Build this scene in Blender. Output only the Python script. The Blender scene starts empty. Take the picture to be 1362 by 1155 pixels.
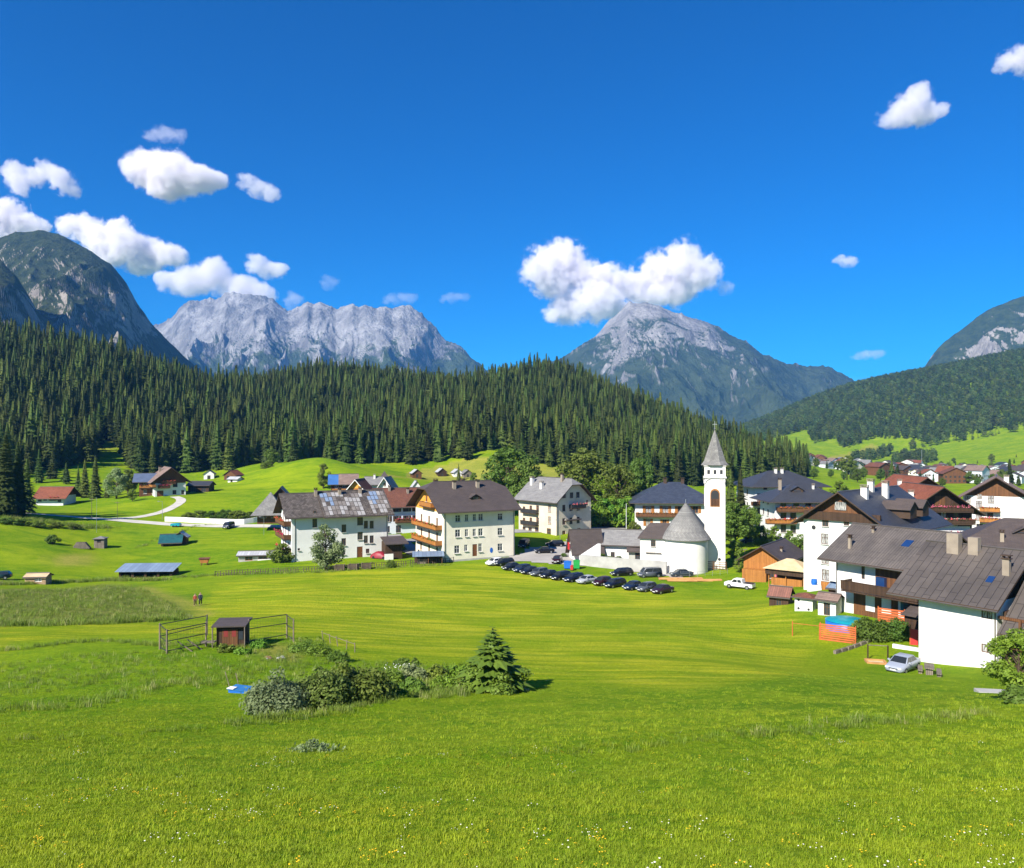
import bpy, math, random
import numpy as np
from mathutils import Vector, Matrix
R = math.radians
F, CX, HY = 1000.0, 681.0, 590.0      # focal length in photo pixels, principal column, horizon row
sc = bpy.context.scene
COL = sc.collection
random.seed(7)
rng = np.random.default_rng(7)

# ------------------------------------------------------------------ scene helpers
def tag(o, label=None, cat=None, group=None, kind=None):
    if label: o['label'] = label
    if cat: o['category'] = cat
    if group: o['group'] = group
    if kind: o['kind'] = kind
    return o

def thing(name, label, cat, loc=(0, 0, 0), rz=0.0, group=None):
    o = bpy.data.objects.new(name, None); COL.objects.link(o)
    o.empty_display_size = .5
    o.location = loc; o.rotation_euler = (0, 0, rz)
    return tag(o, label, cat, group)

def link(name, me, parent=None, loc=(0, 0, 0), rz=0.0):
    o = bpy.data.objects.new(name, me); COL.objects.link(o)
    o.location = loc; o.rotation_euler = (0, 0, rz)
    if parent is not None: o.parent = parent
    return o

KIDS = {}
def copy_thing(src, loc, rz=0.0, scale=1.0, label=None, group=None, cat=None):
    def rec(o, parent):
        c = o.copy(); COL.objects.link(c)
        if parent is not None: c.parent = parent
        for k in o.children: rec(k, c)
        return c
    kids = list(src.children)
    c = src.copy(); COL.objects.link(c)
    for k in kids: rec(k, c)
    c.location = loc; c.rotation_euler = (0, 0, rz)
    c.scale = (scale,) * 3 if not isinstance(scale, tuple) else scale
    return tag(c, label, cat, group)

class MB:
    """collects faces for ONE mesh"""
    def __init__(s): s.v = []; s.f = []; s.m = []; s.T = None
    def add(s, vs, fs, mi=0):
        b = len(s.v)
        if s.T is not None: vs = [tuple(s.T @ Vector(p)) for p in vs]
        s.v += [tuple(p) for p in vs]; s.f += [tuple(i + b for i in f) for f in fs]
        s.m += [mi] * len(fs) if isinstance(mi, int) else list(mi)
        return s
    def poly(s, pts, mi=0): return s.add(pts, [tuple(range(len(pts)))], mi)
    def box(s, x0, x1, y0, y1, z0, z1, mi=0):
        v = [(x0,y0,z0),(x1,y0,z0),(x1,y1,z0),(x0,y1,z0),(x0,y0,z1),(x1,y0,z1),(x1,y1,z1),(x0,y1,z1)]
        return s.add(v, [(3,2,1,0),(4,5,6,7),(0,1,5,4),(1,2,6,5),(2,3,7,6),(3,0,4,7)], mi)
    def slab(s, top, t, mi=0, mside=None):
        n = len(top); b = [(x, y, z - t) for x, y, z in top]
        ms = mi if mside is None else mside
        fs = [tuple(range(n)), tuple(range(2*n-1, n-1, -1))] + [(i, n+i, n+(i+1) % n, (i+1) % n) for i in range(n)]
        return s.add(list(top) + b, fs, [mi, ms] + [ms]*n)
    def extr(s, prof, y0, y1, mi=0):      # profile in x,z pushed along y
        n = len(prof)
        v = [(x, y0, z) for x, z in prof] + [(x, y1, z) for x, z in prof]
        return s.add(v, [tuple(range(n)), tuple(range(2*n-1, n-1, -1))] + [(i, n+i, n+(i+1) % n, (i+1) % n) for i in range(n)], mi)
    def tube(s, p0, p1, r0, r1=None, n=8, mi=0):
        r1 = r0 if r1 is None else r1
        p0, p1 = Vector(p0), Vector(p1); d = (p1 - p0).normalized()
        u = d.orthogonal().normalized(); w = d.cross(u)
        v = []
        for p, r in ((p0, r0), (p1, r1)):
            v += [p + (u*math.cos(2*math.pi*i/n) + w*math.sin(2*math.pi*i/n))*r for i in range(n)]
        return s.add(v, [(i, (i+1) % n, n+(i+1) % n, n+i) for i in range(n)] + [tuple(range(n-1, -1, -1)), tuple(range(n, 2*n))], mi)
    def lathe(s, prof, n=24, cx=0, cy=0, a0=0, a1=2*math.pi, mi=0):
        full = abs(a1 - a0 - 2*math.pi) < 1e-6
        m = n if full else n + 1
        v = [(cx + r*math.cos(a0+(a1-a0)*i/n), cy + r*math.sin(a0+(a1-a0)*i/n), z) for r, z in prof for i in range(m)]
        fs = [(j*m+i, j*m+(i+1) % m, (j+1)*m+(i+1) % m, (j+1)*m+i) for j in range(len(prof)-1) for i in range(n)]
        return s.add(v, fs, mi)
    def build(s, name, mats, parent=None, loc=(0, 0, 0), rz=0.0, smooth=False):
        return link(name, s.mesh(name, mats, smooth), parent, loc, rz)
    def mesh(s, name, mats, smooth=False):
        me = bpy.data.meshes.new(name)
        me.from_pydata(s.v, [], s.f)
        for m in (mats if isinstance(mats, (list, tuple)) else [mats]): me.materials.append(m)
        if any(s.m): me.polygons.foreach_set('material_index', s.m)
        if smooth: me.polygons.foreach_set('use_smooth', [True]*len(s.f))
        me.update()
        uv = me.uv_layers.new(name='UVMap')
        co = [Vector(p) for p in s.v]; out = []
        for p in me.polygons:
            n = p.normal
            if abs(n.z) > .985: u, w = Vector((1, 0, 0)), Vector((0, 1, 0))
            else:
                u = Vector((0, 0, 1)).cross(n)
                u = u.normalized() if u.length > 1e-6 else Vector((1, 0, 0)); w = n.cross(u)
            for vi in p.vertices: out += [co[vi].dot(u), co[vi].dot(w)]
        uv.data.foreach_set('uv', out)
        return me

def np_mesh(name, verts, faces, mats, smooth=True, attrs=None):
    """faces: (n,3) or (n,4) int array"""
    me = bpy.data.meshes.new(name)
    n, k = faces.shape
    me.vertices.add(len(verts)); me.vertices.foreach_set('co', np.ascontiguousarray(verts, dtype=np.float32).ravel())
    me.loops.add(n*k); me.loops.foreach_set('vertex_index', faces.astype(np.int32).ravel())
    me.polygons.add(n)
    me.polygons.foreach_set('loop_start', np.arange(0, n*k, k, dtype=np.int32))
    me.polygons.foreach_set('loop_total', np.full(n, k, dtype=np.int32))
    me.update(calc_edges=True)
    if smooth: me.polygons.foreach_set('use_smooth', np.ones(n, dtype=bool))
    for m in (mats if isinstance(mats, (list, tuple)) else [mats]): me.materials.append(m)
    for nm, arr in (attrs or {}).items():
        a = me.attributes.new(nm, 'FLOAT_COLOR', 'POINT') if arr.ndim == 2 else me.attributes.new(nm, 'FLOAT', 'POINT')
        a.data.foreach_set('color' if arr.ndim == 2 else 'value', arr.astype(np.float32).ravel())
    return me

# ------------------------------------------------------------------ noise (numpy)
_perm = np.random.default_rng(3).permutation(512)
_perm = np.concatenate([_perm, _perm, _perm])
_grad = np.stack([np.cos(np.arange(512)*2.39996), np.sin(np.arange(512)*2.39996)], 1)
def gnoise(x, y):
    xi, yi = np.floor(x).astype(int), np.floor(y).astype(int)
    xf, yf = x - xi, y - yi
    u = xf*xf*xf*(xf*(xf*6-15)+10); v = yf*yf*yf*(yf*(yf*6-15)+10)
    def g(ix, iy, dx, dy):
        h = _perm[_perm[ix % 512] + iy % 512]; gr = _grad[h]
        return gr[..., 0]*dx + gr[..., 1]*dy
    a = g(xi, yi, xf, yf); b = g(xi+1, yi, xf-1, yf); c = g(xi, yi+1, xf, yf-1); d = g(xi+1, yi+1, xf-1, yf-1)
    return (a + u*(b-a)) + v*((c + u*(d-c)) - (a + u*(b-a)))
def fbm(x, y, o=5, gain=.5, lac=2.03):
    s, a = 0, 1.0
    for i in range(o): s = s + a*gnoise(x + 17.3*i, y - 9.1*i); x, y, a = x*lac, y*lac, a*gain
    return s
def ridged(x, y, o=5, gain=.5, lac=2.07):
    s, a, w = 0, 1.0, 1.0
    for i in range(o):
        n = (1 - np.abs(gnoise(x + 31.7*i, y + 11.9*i))*1.9).clip(0, 1)**2
        s = s + a*n*w; w = n.clip(0, 1); x, y, a = x*lac, y*lac, a*gain
    return s

# ------------------------------------------------------------------ materials
class NT:
    def __init__(s, m): s.nt = m.node_tree; s.L = s.nt.links
    def n(s, t, **kw):
        o = s.nt.nodes.new(t)
        for k, v in kw.items():
            if k.startswith('i_'):
                key = k[2:]; inp = o.inputs[int(key)] if key.isdigit() else o.inputs[key.replace('_', ' ')]
                if isinstance(v, bpy.types.NodeSocket): s.L.new(v, inp)
                else: inp.default_value = v
            else: setattr(o, k, v)
        return o
    def math(s, op, a, b=0.0, c=None, clamp=False):
        o = s.n('ShaderNodeMath', operation=op, use_clamp=clamp, i_0=a, i_1=b)
        if c is not None:
            if isinstance(c, bpy.types.NodeSocket): s.L.new(c, o.inputs[2])
            else: o.inputs[2].default_value = c
        return o.outputs[0]
    def mix(s, f, a, b, bt='MIX'):
        o = s.n('ShaderNodeMix', data_type='RGBA', blend_type=bt)
        for i, v in ((0, f), (6, a), (7, b)):
            if isinstance(v, bpy.types.NodeSocket): s.L.new(v, o.inputs[i])
            else: o.inputs[i].default_value = (tuple(v) + (1,))[:4] if i else v
        return o.outputs[2]
    def noise(s, vec, scale, detail=4, rough=.55, dist=0):
        return s.n('ShaderNodeTexNoise', i_Vector=vec, i_Scale=scale, i_Detail=detail, i_Roughness=rough, i_Distortion=dist).outputs['Fac']
    def ramp(s, fac, stops, interp='LINEAR'):
        o = s.n('ShaderNodeValToRGB', i_Fac=fac); r = o.color_ramp; r.interpolation = interp
        while len(r.elements) < len(stops): r.elements.new(1)
        for e, (p, c) in zip(r.elements, stops):
            e.position = p; e.color = (c, c, c, 1) if isinstance(c, (int, float)) else tuple(c) + (1,)
        return o.outputs[0]
    def mapv(s, vec, sc=(1, 1, 1), rot=(0, 0, 0), loc=(0, 0, 0)):
        return s.n('ShaderNodeMapping', i_Vector=vec, i_Scale=sc, i_Rotation=rot, i_Location=loc).outputs[0]
    def step(s, v, lo, hi):
        return s.n('ShaderNodeMapRange', interpolation_type='SMOOTHSTEP', i_0=v, i_1=lo, i_2=hi).outputs[0]
    def bsdf(s, col, rough=.8, spec=.3, normal=None, **kw):
        b = s.nt.nodes.get('BS') or s.n('ShaderNodeBsdfPrincipled'); b.name = 'BS'
        for k, v in (('Base Color', col), ('Roughness', rough), ('Specular IOR Level', spec), ('Normal', normal)) + tuple(kw.items()):
            if v is None: continue
            if isinstance(v, bpy.types.NodeSocket): s.L.new(v, b.inputs[k])
            else: b.inputs[k].default_value = (tuple(v) + (1,))[:4] if k == 'Base Color' else v
        return b.outputs[0]
    def bump(s, h, strength=.3, dist=.05):
        return s.n('ShaderNodeBump', i_Height=h, i_Strength=strength, i_Distance=dist).outputs[0]
    def out(s, sh, sock='Surface'):
        o = s.nt.nodes.get('OUT') or s.n('ShaderNodeOutputMaterial'); o.name = 'OUT'
        s.L.new(sh, o.inputs[sock])

def newmat(name):
    m = bpy.data.materials.new(name); m.use_nodes = True; m.node_tree.nodes.clear()
    return m, NT(m)

def mk(name, c1, c2=None, nscale=.6, rough=.85, spec=.25, brick=None, rot=0, var=.25, bump=.0, bscale=8, coord='UV', metal=0, objcol=False):
    """brick=(width, height, mortar, joint colour): boards, sheets or tiles laid in metres on the face"""
    m, t = newmat(name)
    tc = t.n('ShaderNodeTexCoord'); vec = tc.outputs[coord]
    oi = t.n('ShaderNodeObjectInfo')
    pos = t.n('ShaderNodeNewGeometry').outputs['Position']
    c2 = c2 or tuple(c*.72 for c in c1)
    nz = t.noise(pos, nscale, 6, .62)
    h = None
    f = t.ramp(nz, [(.36, 0), (.66, 1)])
    if objcol: col = oi.outputs['Color']
    elif brick:
        bw, bh, mo, cj = brick
        v = t.mapv(vec, rot=(0, 0, R(rot)))
        br = t.n('ShaderNodeTexBrick', i_Vector=v, i_Scale=1.0, i_Mortar_Size=mo, i_Brick_Width=bw, i_Row_Height=bh, i_Color1=tuple(c1)+(1,), i_Color2=tuple(c2)+(1,), i_Mortar=tuple(cj)+(1,), i_Bias=0.0)
        br.offset = .5 if rot == 0 else .37
        col = br.outputs['Color']; h = br.outputs['Fac']
        col = t.mix(var, col, t.mix(f, (.55, .55, .55), (1.25, 1.22, 1.18)), 'MULTIPLY')
    else:
        col = t.mix(t.math('MULTIPLY', f, var*2, clamp=True), c1, c2)
    nrm = None
    if bump:
        fine = t.noise(vec, bscale, 5, .6)
        hh = fine if h is None else t.math('SUBTRACT', t.math('MULTIPLY', fine, .35), h)
        nrm = t.bump(hh, bump, .03)
    t.out(t.bsdf(col, rough, spec, nrm, Metallic=metal))
    return m

M = {}
M['white'] = mk('white_plaster', (.73, .72, .69), (.58, .57, .53), .35, .92, .15, var=.35, bump=.25, bscale=9)
M['cream'] = mk('cream_plaster', (.76, .71, .58), (.62, .57, .45), .35, .92, .15, var=.35, bump=.25, bscale=9)
M['beige'] = mk('beige_plaster', (.66, .58, .44), (.5, .43, .31), .3, .92, .15, var=.4, bump=.25, bscale=9)
M['bluewhite'] = mk('cool_plaster', (.62, .66, .7), (.5, .54, .58), .4, .92, .15, var=.3)
M['chapel'] = mk('lime_wash', (.82, .80, .74), (.68, .65, .58), .4, .92, .12, var=.35, bump=.3, bscale=5)
M['concrete'] = mk('concrete', (.42, .41, .38), (.3, .29, .27), .5, .9, .2, var=.4, bump=.3, bscale=6)
M['stone'] = mk('plinth_stone', (.42, .29, .17), (.3, .2, .12), .5, .9, .2, brick=(.6, .3, .02, (.2, .15, .1)), bump=.4)
M['darkwood'] = mk('dark_boards', (.075, .042, .024), (.045, .026, .016), .5, .75, .25, brick=(3.5, .16, .012, (.012, .008, .005)), rot=90, bump=.4)
M['brownwood'] = mk('brown_boards', (.17, .075, .03), (.11, .05, .022), .5, .7, .25, brick=(3.5, .16, .012, (.025, .014, .008)), rot=90, bump=.4)
M['orangewood'] = mk('orange_boards', (.42, .175, .04), (.3, .12, .028), .5, .7, .25, brick=(3.5, .16, .01, (.14, .06, .02)), rot=90, bump=.4)
M['goldwood'] = mk('yellow_boards', (.74, .36, .06), (.64, .29, .045), .5, .7, .25, brick=(4.2, .18, .008, (.3, .13, .03)), rot=90, bump=.3)
M['greywood'] = mk('weathered_boards', (.25, .21, .165), (.17, .145, .115), .8, .9, .15, brick=(2.2, .15, .012, (.05, .04, .03)), rot=90, bump=.5)
M['post'] = mk('weathered_post', (.24, .19, .14), (.15, .12, .09), 1.5, .9, .15, var=.5)
M['orangepaint'] = mk('orange_netting', (.58, .15, .05), (.45, .11, .04), 1.2, .8, .2, brick=(1.1, .12, .012, (.45, .09, .02)))
M['rf_brown'] = mk('roof_brown_sheet', (.085, .066, .058), (.068, .054, .048), .4, .62, .35, brick=(.9, .34, .012, (.04, .03, .028)), bump=.4)
M['rf_seam'] = mk('roof_seam_sheet', (.098, .083, .072), (.08, .068, .06), .25, .55, .4, brick=(2.6, .72, .03, (.03, .025, .022)), rot=90, bump=.6, var=.55)
M['rf_batten'] = mk('roof_fine_batten_sheet', (.125, .108, .095), (.1, .086, .076), .4, .6, .35, brick=(3.2, .36, .03, (.045, .038, .033)), rot=90, bump=.5, var=.5)
M['rf_black'] = mk('roof_black_slate', (.05, .052, .06), (.038, .04, .048), .4, .5, .4, brick=(.5, .28, .01, (.018, .018, .02)), bump=.3)
M['rf_blue'] = mk('roof_blue_slate', (.052, .064, .09), (.034, .042, .064), .5, .5, .4, brick=(.8, .42, .02, (.016, .018, .026)), bump=.4)
M['rf_grey'] = mk('roof_grey_sheet', (.22, .215, .205), (.17, .165, .16), .4, .6, .35, brick=(1.2, .45, .014, (.1, .095, .09)), bump=.35)
M['rf_shingle'] = mk('roof_old_shingle', (.155, .135, .12), (.075, .062, .055), .9, .85, .2, brick=(.5, .42, .03, (.03, .025, .022)), bump=.6, var=.6)
M['rf_red'] = mk('roof_red_tile', (.25, .085, .048), (.18, .062, .036), .35, .8, .2, brick=(.32, .36, .015, (.1, .03, .016)), bump=.4, var=.4)
M['rf_rust'] = mk('roof_brown_tile', (.18, .075, .048), (.135, .056, .038), .35, .8, .2, brick=(.32, .36, .015, (.07, .03, .02)), bump=.4, var=.4)
M['rf_mauve'] = mk('roof_faded_tile', (.24, .17, .14), (.19, .13, .11), .35, .8, .2, brick=(.9, .42, .015, (.11, .08, .065)), bump=.4, var=.4)
M['rf_stone'] = mk('roof_stone_shingle', (.27, .265, .25), (.19, .185, .175), .6, .85, .2, brick=(.34, .26, .018, (.1, .095, .09)), bump=.5, var=.5)
M['chim'] = mk('chimney_render', (.3, .25, .19), (.22, .18, .14), .8, .9, .2, var=.4)
M['chimwhite'] = mk('chimney_white', (.7, .68, .63), (.5, .48, .44), .8, .9, .2, var=.4)
M['fascia'] = mk('fascia_wood', (.07, .045, .03), (.045, .03, .02), .8, .8, .2)
M['gutter'] = mk('gutter_metal', (.16, .14, .125), (.1, .09, .08), .8, .45, .5, metal=.6)
M['frame_dark'] = mk('window_frame_brown', (.12, .065, .035), None, 1, .6, .3)
M['frame_white'] = mk('window_frame_white', (.7, .69, .66), None, 1, .5, .3)
M['sill'] = mk('stone_sill', (.55, .53, .49), None, 1, .8, .2)
M['door'] = mk('door_wood', (.2, .075, .028), (.13, .05, .02), .9, .6, .3, brick=(2.5, .2, .012, (.04, .02, .01)), rot=90)
M['metal'] = mk('galvanised_metal', (.45, .46, .47), (.33, .34, .35), 1, .4, .5, metal=.8)
M['blackmetal'] = mk('dark_metal', (.03, .03, .032), None, 1, .5, .4)
M['soil'] = mk('bare_soil', (.2, .135, .075), (.13, .085, .045), .8, .95, .05, var=.5, bump=.6, bscale=3, coord='Object')
M['gravel'] = mk('gravel_yard', (.4, .375, .34), (.3, .28, .255), .25, .95, .1, var=.5, bump=.4, bscale=20, coord='Object')
M['asphalt'] = mk('worn_asphalt', (.3, .29, .275), (.22, .215, .205), .2, .9, .2, var=.4, bump=.3, bscale=20, coord='Object')
M['pathdirt'] = mk('pale_gravel', (.55, .52, .45), (.42, .39, .33), .3, .95, .1, var=.4, bump=.3, bscale=10, coord='Object')
M['blueplastic'] = mk('blue_plastic', (.015, .13, .5), None, 1, .4, .4)
M['greenplastic'] = mk('green_plastic', (.02, .3, .06), None, 1, .4, .4)
M['redplastic'] = mk('red_paint', (.5, .035, .03), None, 1, .5, .4)
M['tarpgreen'] = mk('green_tarpaulin', (.015, .095, .1), (.01, .06, .075), 1.2, .5, .4, var=.5, bump=.4, bscale=2)
M['tarpblue'] = mk('blue_tarpaulin', (.03, .17, .4), (.02, .1, .27), 1.2, .4, .4, var=.5)
M['tarpred'] = mk('red_tarpaulin', (.26, .014, .03), (.17, .01, .02), 1.2, .5, .4, var=.4)
M['turq'] = mk('turquoise_cover', (.01, .3, .36), (.008, .2, .26), 2, .35, .4, var=.5)
M['skylight'] = glass_mat('skylight_glass', (.01, .035, .11), .1) if False else mk('skylight_blue', (.012, .04, .13), None, 1, .2, .5)
M['skyroof'] = mk('blue_grey_sheet', (.2, .27, .36), (.15, .2, .28), .5, .5, .4, brick=(6, .8, .03, (.1, .13, .18)), rot=90, bump=.4)
M['tin'] = mk('pale_tin', (.5, .51, .52), (.38, .39, .4), .8, .45, .4, brick=(4, .6, .03, (.28, .28, .29)), rot=90, bump=.4)
M['tanroof'] = mk('tan_canvas', (.55, .43, .26), (.44, .33, .19), .6, .9, .1, var=.5)
M['log'] = mk('cut_timber', (.5, .27, .1), (.38, .19, .07), 1.2, .85, .2, var=.5)
M['tyre'] = mk('tyre_rubber', (.02, .02, .021), None, 1, .8, .2)
M['rim'] = mk('alloy_rim', (.5, .5, .52), None, 1, .35, .5, metal=.8)
M['lamp'] = mk('headlight_glass', (.6, .62, .64), None, 1, .15, .6)
M['tail'] = mk('tail_glass', (.3, .01, .01), None, 1, .2, .5)
M['carpaint'] = mk('car_paint', (1, 1, 1), None, 1, .3, .5, objcol=True)
M['plate'] = mk('number_plate', (.75, .75, .72), None, 1, .5, .3)
M['sign'] = mk('white_sign_board', (.78, .78, .76), None, 1, .6, .3)
M['flag_red'] = mk('red_cloth', (.5, .03, .03), None, 1, .8, .2)

def glass_mat(name, col, rough=.08):
    m, t = newmat(name)
    t.out(t.bsdf(col, rough, .6))
    return m
M['glass'] = glass_mat('window_glass', (.035, .042, .05))
M['carglass'] = glass_mat('car_glass', (.02, .024, .028), .04)
M['solar'] = glass_mat('solar_panel', (.2, .26, .36), .18)
def curtain_mat():
    m, t = newmat('curtained_glass')
    v = t.n('ShaderNodeTexCoord').outputs['UV']
    n = t.noise(t.mapv(v, (6, .6, 1)), 2.2, 3)
    t.out(t.bsdf(t.mix(t.ramp(n, [(.42, 0), (.58, 1)]), (.05, .055, .06), (.5, .49, .46)), .15, .5))
    return m
M['curtain'] = curtain_mat()

def leaf_mat(name, c1, c2, c3, nscale=.8, trans=.3, rough=.6, vr=(.35, .85)):
    m, t = newmat(name)
    g = t.n('ShaderNodeNewGeometry'); oi = t.n('ShaderNodeObjectInfo')
    n = t.noise(t.n('ShaderNodeTexCoord').outputs['Object'], nscale, 3)
    rnd = g.outputs['Random Per Island']
    col = t.mix(t.ramp(n, [(.35, 0), (.65, 1)]), c1, c2)
    col = t.mix(t.math('MULTIPLY', rnd, .6), col, c3)
    hs = t.n('ShaderNodeHueSaturation', i_Color=col, i_Hue=t.math('MULTIPLY_ADD', t.math('FRACT', t.math('MULTIPLY', oi.outputs['Random'], 37.7)), .05, .472),
             i_Value=t.math('MULTIPLY_ADD', oi.outputs['Random'], vr[0], vr[1]), i_Saturation=1.0)
    b = t.bsdf(hs.outputs[0], rough, .25)
    tr = t.n('ShaderNodeBsdfTranslucent', i_Color=hs.outputs[0]).outputs[0]
    mx = t.n('ShaderNodeMixShader', i_0=trans); t.L.new(b, mx.inputs[1]); t.L.new(tr, mx.inputs[2])
    t.out(mx.outputs[0])
    return m
M['spruce'] = leaf_mat('spruce_needles', (.031, .057, .009), (.060, .096, .014), (.108, .145, .022), .12, .2, .7, (1.0, .38))
M['spruce_far'] = leaf_mat('far_tree_needles', (.036, .066, .018), (.07, .11, .024), (.11, .15, .036), .1, .2, .7, (1.0, .5))
M['leaf'] = leaf_mat('broad_leaves', (.10, .17, .018), (.16, .25, .028), (.22, .30, .05), .8, .4)
M['leafdark'] = leaf_mat('dark_leaves', (.07, .125, .016), (.11, .18, .022), (.165, .23, .04), .8, .35)
M['leafbright'] = leaf_mat('bright_leaves', (.085, .18, .015), (.13, .26, .02), (.17, .3, .03))
M['leafgrey'] = leaf_mat('willow_leaves', (.17, .23, .07), (.23, .29, .10), (.34, .38, .2), .8, .4)
M['leafsilver'] = leaf_mat('silver_shrub_leaves', (.15, .20, .075), (.20, .25, .10), (.27, .31, .16), .8, .35)
M['flowerleaf'] = leaf_mat('flower_foliage', (.05, .11, .02), (.08, .15, .02), (.1, .18, .03))
M['flower_red'] = leaf_mat('red_geranium', (.5, .02, .03), (.62, .04, .05), (.7, .1, .12), .8, .2)
M['flower_orange'] = leaf_mat('orange_geranium', (.6, .12, .03), (.66, .05, .03), (.7, .2, .05), .8, .2)
M['flower_pink'] = leaf_mat('pink_geranium', (.75, .1, .2), (.7, .05, .12), (.8, .3, .4), .8, .2)
M['bark'] = mk('bark', (.1, .075, .05), (.06, .045, .032), 2, .95, .1, var=.6, bump=.6, bscale=6, coord='Object')
# ------------------------------------------------------------------ terrain: heights at control points, from image pixels and estimated depths (column, row, metres away)
CTRL = [(-400,1155,9),(0,1155,9),(681,1155,9),(1362,1155,9),(1800,1155,9),(-600,1330,3.2),(681,1270,4.5),(1900,1330,3.2),(681,1480,2.6),(0,1330,3.5),(1362,1330,3.5),
 (0,1060,16),(681,1062,16.5),(1362,1060,16),(-400,1060,17),(1800,1050,16),
 (0,985,28),(300,967,34),(450,948,40),(681,1002,24),(1000,975,29),(1310,950,36),(1500,930,40),(-300,990,29),(681,925,48),(1050,906,56),(900,912,53),
 (0,935,42),(0,882,58),(200,905,50),(215,862,66),(390,852,70),(330,925,44),(540,905,52),(-300,900,56),
 (0,830,80),(262,806,105),(0,783,118),(400,792,112),(600,840,85),(760,870,70),(900,845,84),(900,790,126),(650,752,157),(1060,850,86),(1210,893,71),(1325,895,67),(1362,925,54),(1500,930,52),(1500,880,72),
 (1120,800,102),(1000,800,118),(388,748,160),(590,748,160),(690,742,165),(960,755,156),(900,768,146),(1100,783,121),(780,705,205),(540,715,200),(870,707,212),(1020,722,190),(1362,722,150),(1600,740,150),(1200,720,165),(1362,665,320),(1600,665,330),
 (0,768,145),(190,769,150),(230,727,190),(125,729,185),(0,722,172),(0,690,200),(-300,720,170),(-300,660,240),(100,690,222),(70,673,270),(220,662,270),(260,690,238),(345,692,232),(160,692,228),
 (430,604,355),(380,622,335),(470,622,365),(340,642,320),(290,640,385),(600,640,400),(681,634,400),(560,640,350),(500,655,290),(700,660,300),(850,662,330),(830,642,410),(0,640,330),(100,632,360),(-300,600,380),
 (100,602,430),(180,615,428),(300,616,430),(500,615,435),(640,603,440),(700,612,440),(850,622,450),(970,640,445),(0,600,420),(1060,640,430),
 (0,466,640),(150,492,640),(290,546,620),(-200,452,650),(340,525,800),(450,506,810),(575,525,810),(640,525,820),(715,497,810),(770,515,800),(820,536,780),(870,560,750),(920,580,720),(980,602,690),(1050,626,640),
 (150,560,520),(300,590,520),(500,570,600),(700,560,600),(850,592,600),(350,555,640),
 (0,490,900),(250,525,950),(450,520,1050),(700,525,1050),(900,575,1000),
 (1110,630,640),(1250,640,620),(1362,638,640),(1600,630,640),(1100,624,900),(1230,626,900),(1362,622,900),(1600,600,900),
 (1020,592,1400),(1100,598,1350),(1200,602,1300),(1250,600,1250),(1362,574,1250),(1600,540,1250),(1000,585,1800),(1100,555,1750),(1200,540,1700),(1362,510,1700),(1600,470,1700),
 (985,577,2100),(1040,552,2200),(1100,524,2300),(1180,506,2350),(1230,499,2350),(1300,486,2350),(1362,472,2350),(1600,430,2350),(1200,540,2900),(1362,530,2900),(1000,590,2900),
 (681,590,1600),(300,590,1600),(0,570,1600),(-300,560,1500),(600,590,2900),(0,590,2900),(-500,590,2900)]
_c = np.array(CTRL, float)
def qmap(px, Y): return np.stack([(px - CX)/700.0, 1.15*np.log(Y)], -1)
_q = qmap(_c[:, 0], _c[:, 2]); _z = -(_c[:, 1] - HY)/F            # interpolate the slope of the sight line z / Y
def _phi(r2): return np.where(r2 > 1e-12, .5*r2*np.log(np.maximum(r2, 1e-12)), 0)
_d2 = ((_q[:, None] - _q[None])**2).sum(-1)
_n = len(_q); _A = np.zeros((_n+3, _n+3)); _A[:_n, :_n] = _phi(_d2) + np.eye(_n)*4e-3
_A[:_n, _n] = 1; _A[:_n, _n+1:] = _q; _A[_n:, :_n] = _A[:_n, _n:].T
_w = np.linalg.solve(_A, np.concatenate([_z, np.zeros(3)]))
def zground(X, Y):
    X, Y = np.asarray(X, float), np.asarray(Y, float)
    Yc = np.clip(Y, 1.6, 2900); px = np.clip(CX + F*X/np.maximum(Y, .5), -700, 2000)
    q = qmap(px, Yc); sh = q.shape[:-1]; qf = q.reshape(-1, 2); out = np.empty(len(qf))
    for i in range(0, len(qf), 20000):
        b = qf[i:i+20000]; r2 = ((b[:, None] - _q[None])**2).sum(-1)
        out[i:i+20000] = _phi(r2) @ _w[:_n] + _w[_n] + b @ _w[_n+1:]
    z = out.reshape(sh)*Yc
    far = np.clip((Y - 2900)/2500, 0, 1)
    z = z*(1-far) - 60*far
    amp = np.clip(Y/60, .08, 1)*np.clip(1.3 - Y/400, .15, 1)
    z = z + amp*(.16*gnoise(X/7.3, Y/7.3) + .35*gnoise(X/23.0 + 5, Y/23.0)) + np.clip((Y-250)/200, 0, 1)*1.5*gnoise(X/70, Y/70)
    # the terrace banks in the near meadow
    for pts, hgt in BANKS:
        d = bank_dist(X, Y, pts)
        z = z + hgt*d
    return z
BANKS = []
def bank_dist(X, Y, pts):
    """a small step along a line: a signed ridge profile that dies out both ways"""
    best = np.full(np.shape(X), 1e9); sgn = np.zeros(np.shape(X))
    for (x0, y0), (x1, y1) in zip(pts[:-1], pts[1:]):
        dx, dy = x1-x0, y1-y0; L2 = dx*dx+dy*dy
        t = np.clip(((X-x0)*dx + (Y-y0)*dy)/L2, 0, 1)
        ex, ey = X-(x0+t*dx), Y-(y0+t*dy); d = np.hypot(ex, ey)
        s = np.sign(dx*(Y-y0) - dy*(X-x0)); m = d < best
        best = np.where(m, d, best); sgn = np.where(m, s, sgn)
    return -sgn*np.exp(-(best/2.2)**2)*np.minimum(best/.5, 1)
_Ys = np.exp(np.linspace(math.log(4), math.log(2900), 900))
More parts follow.
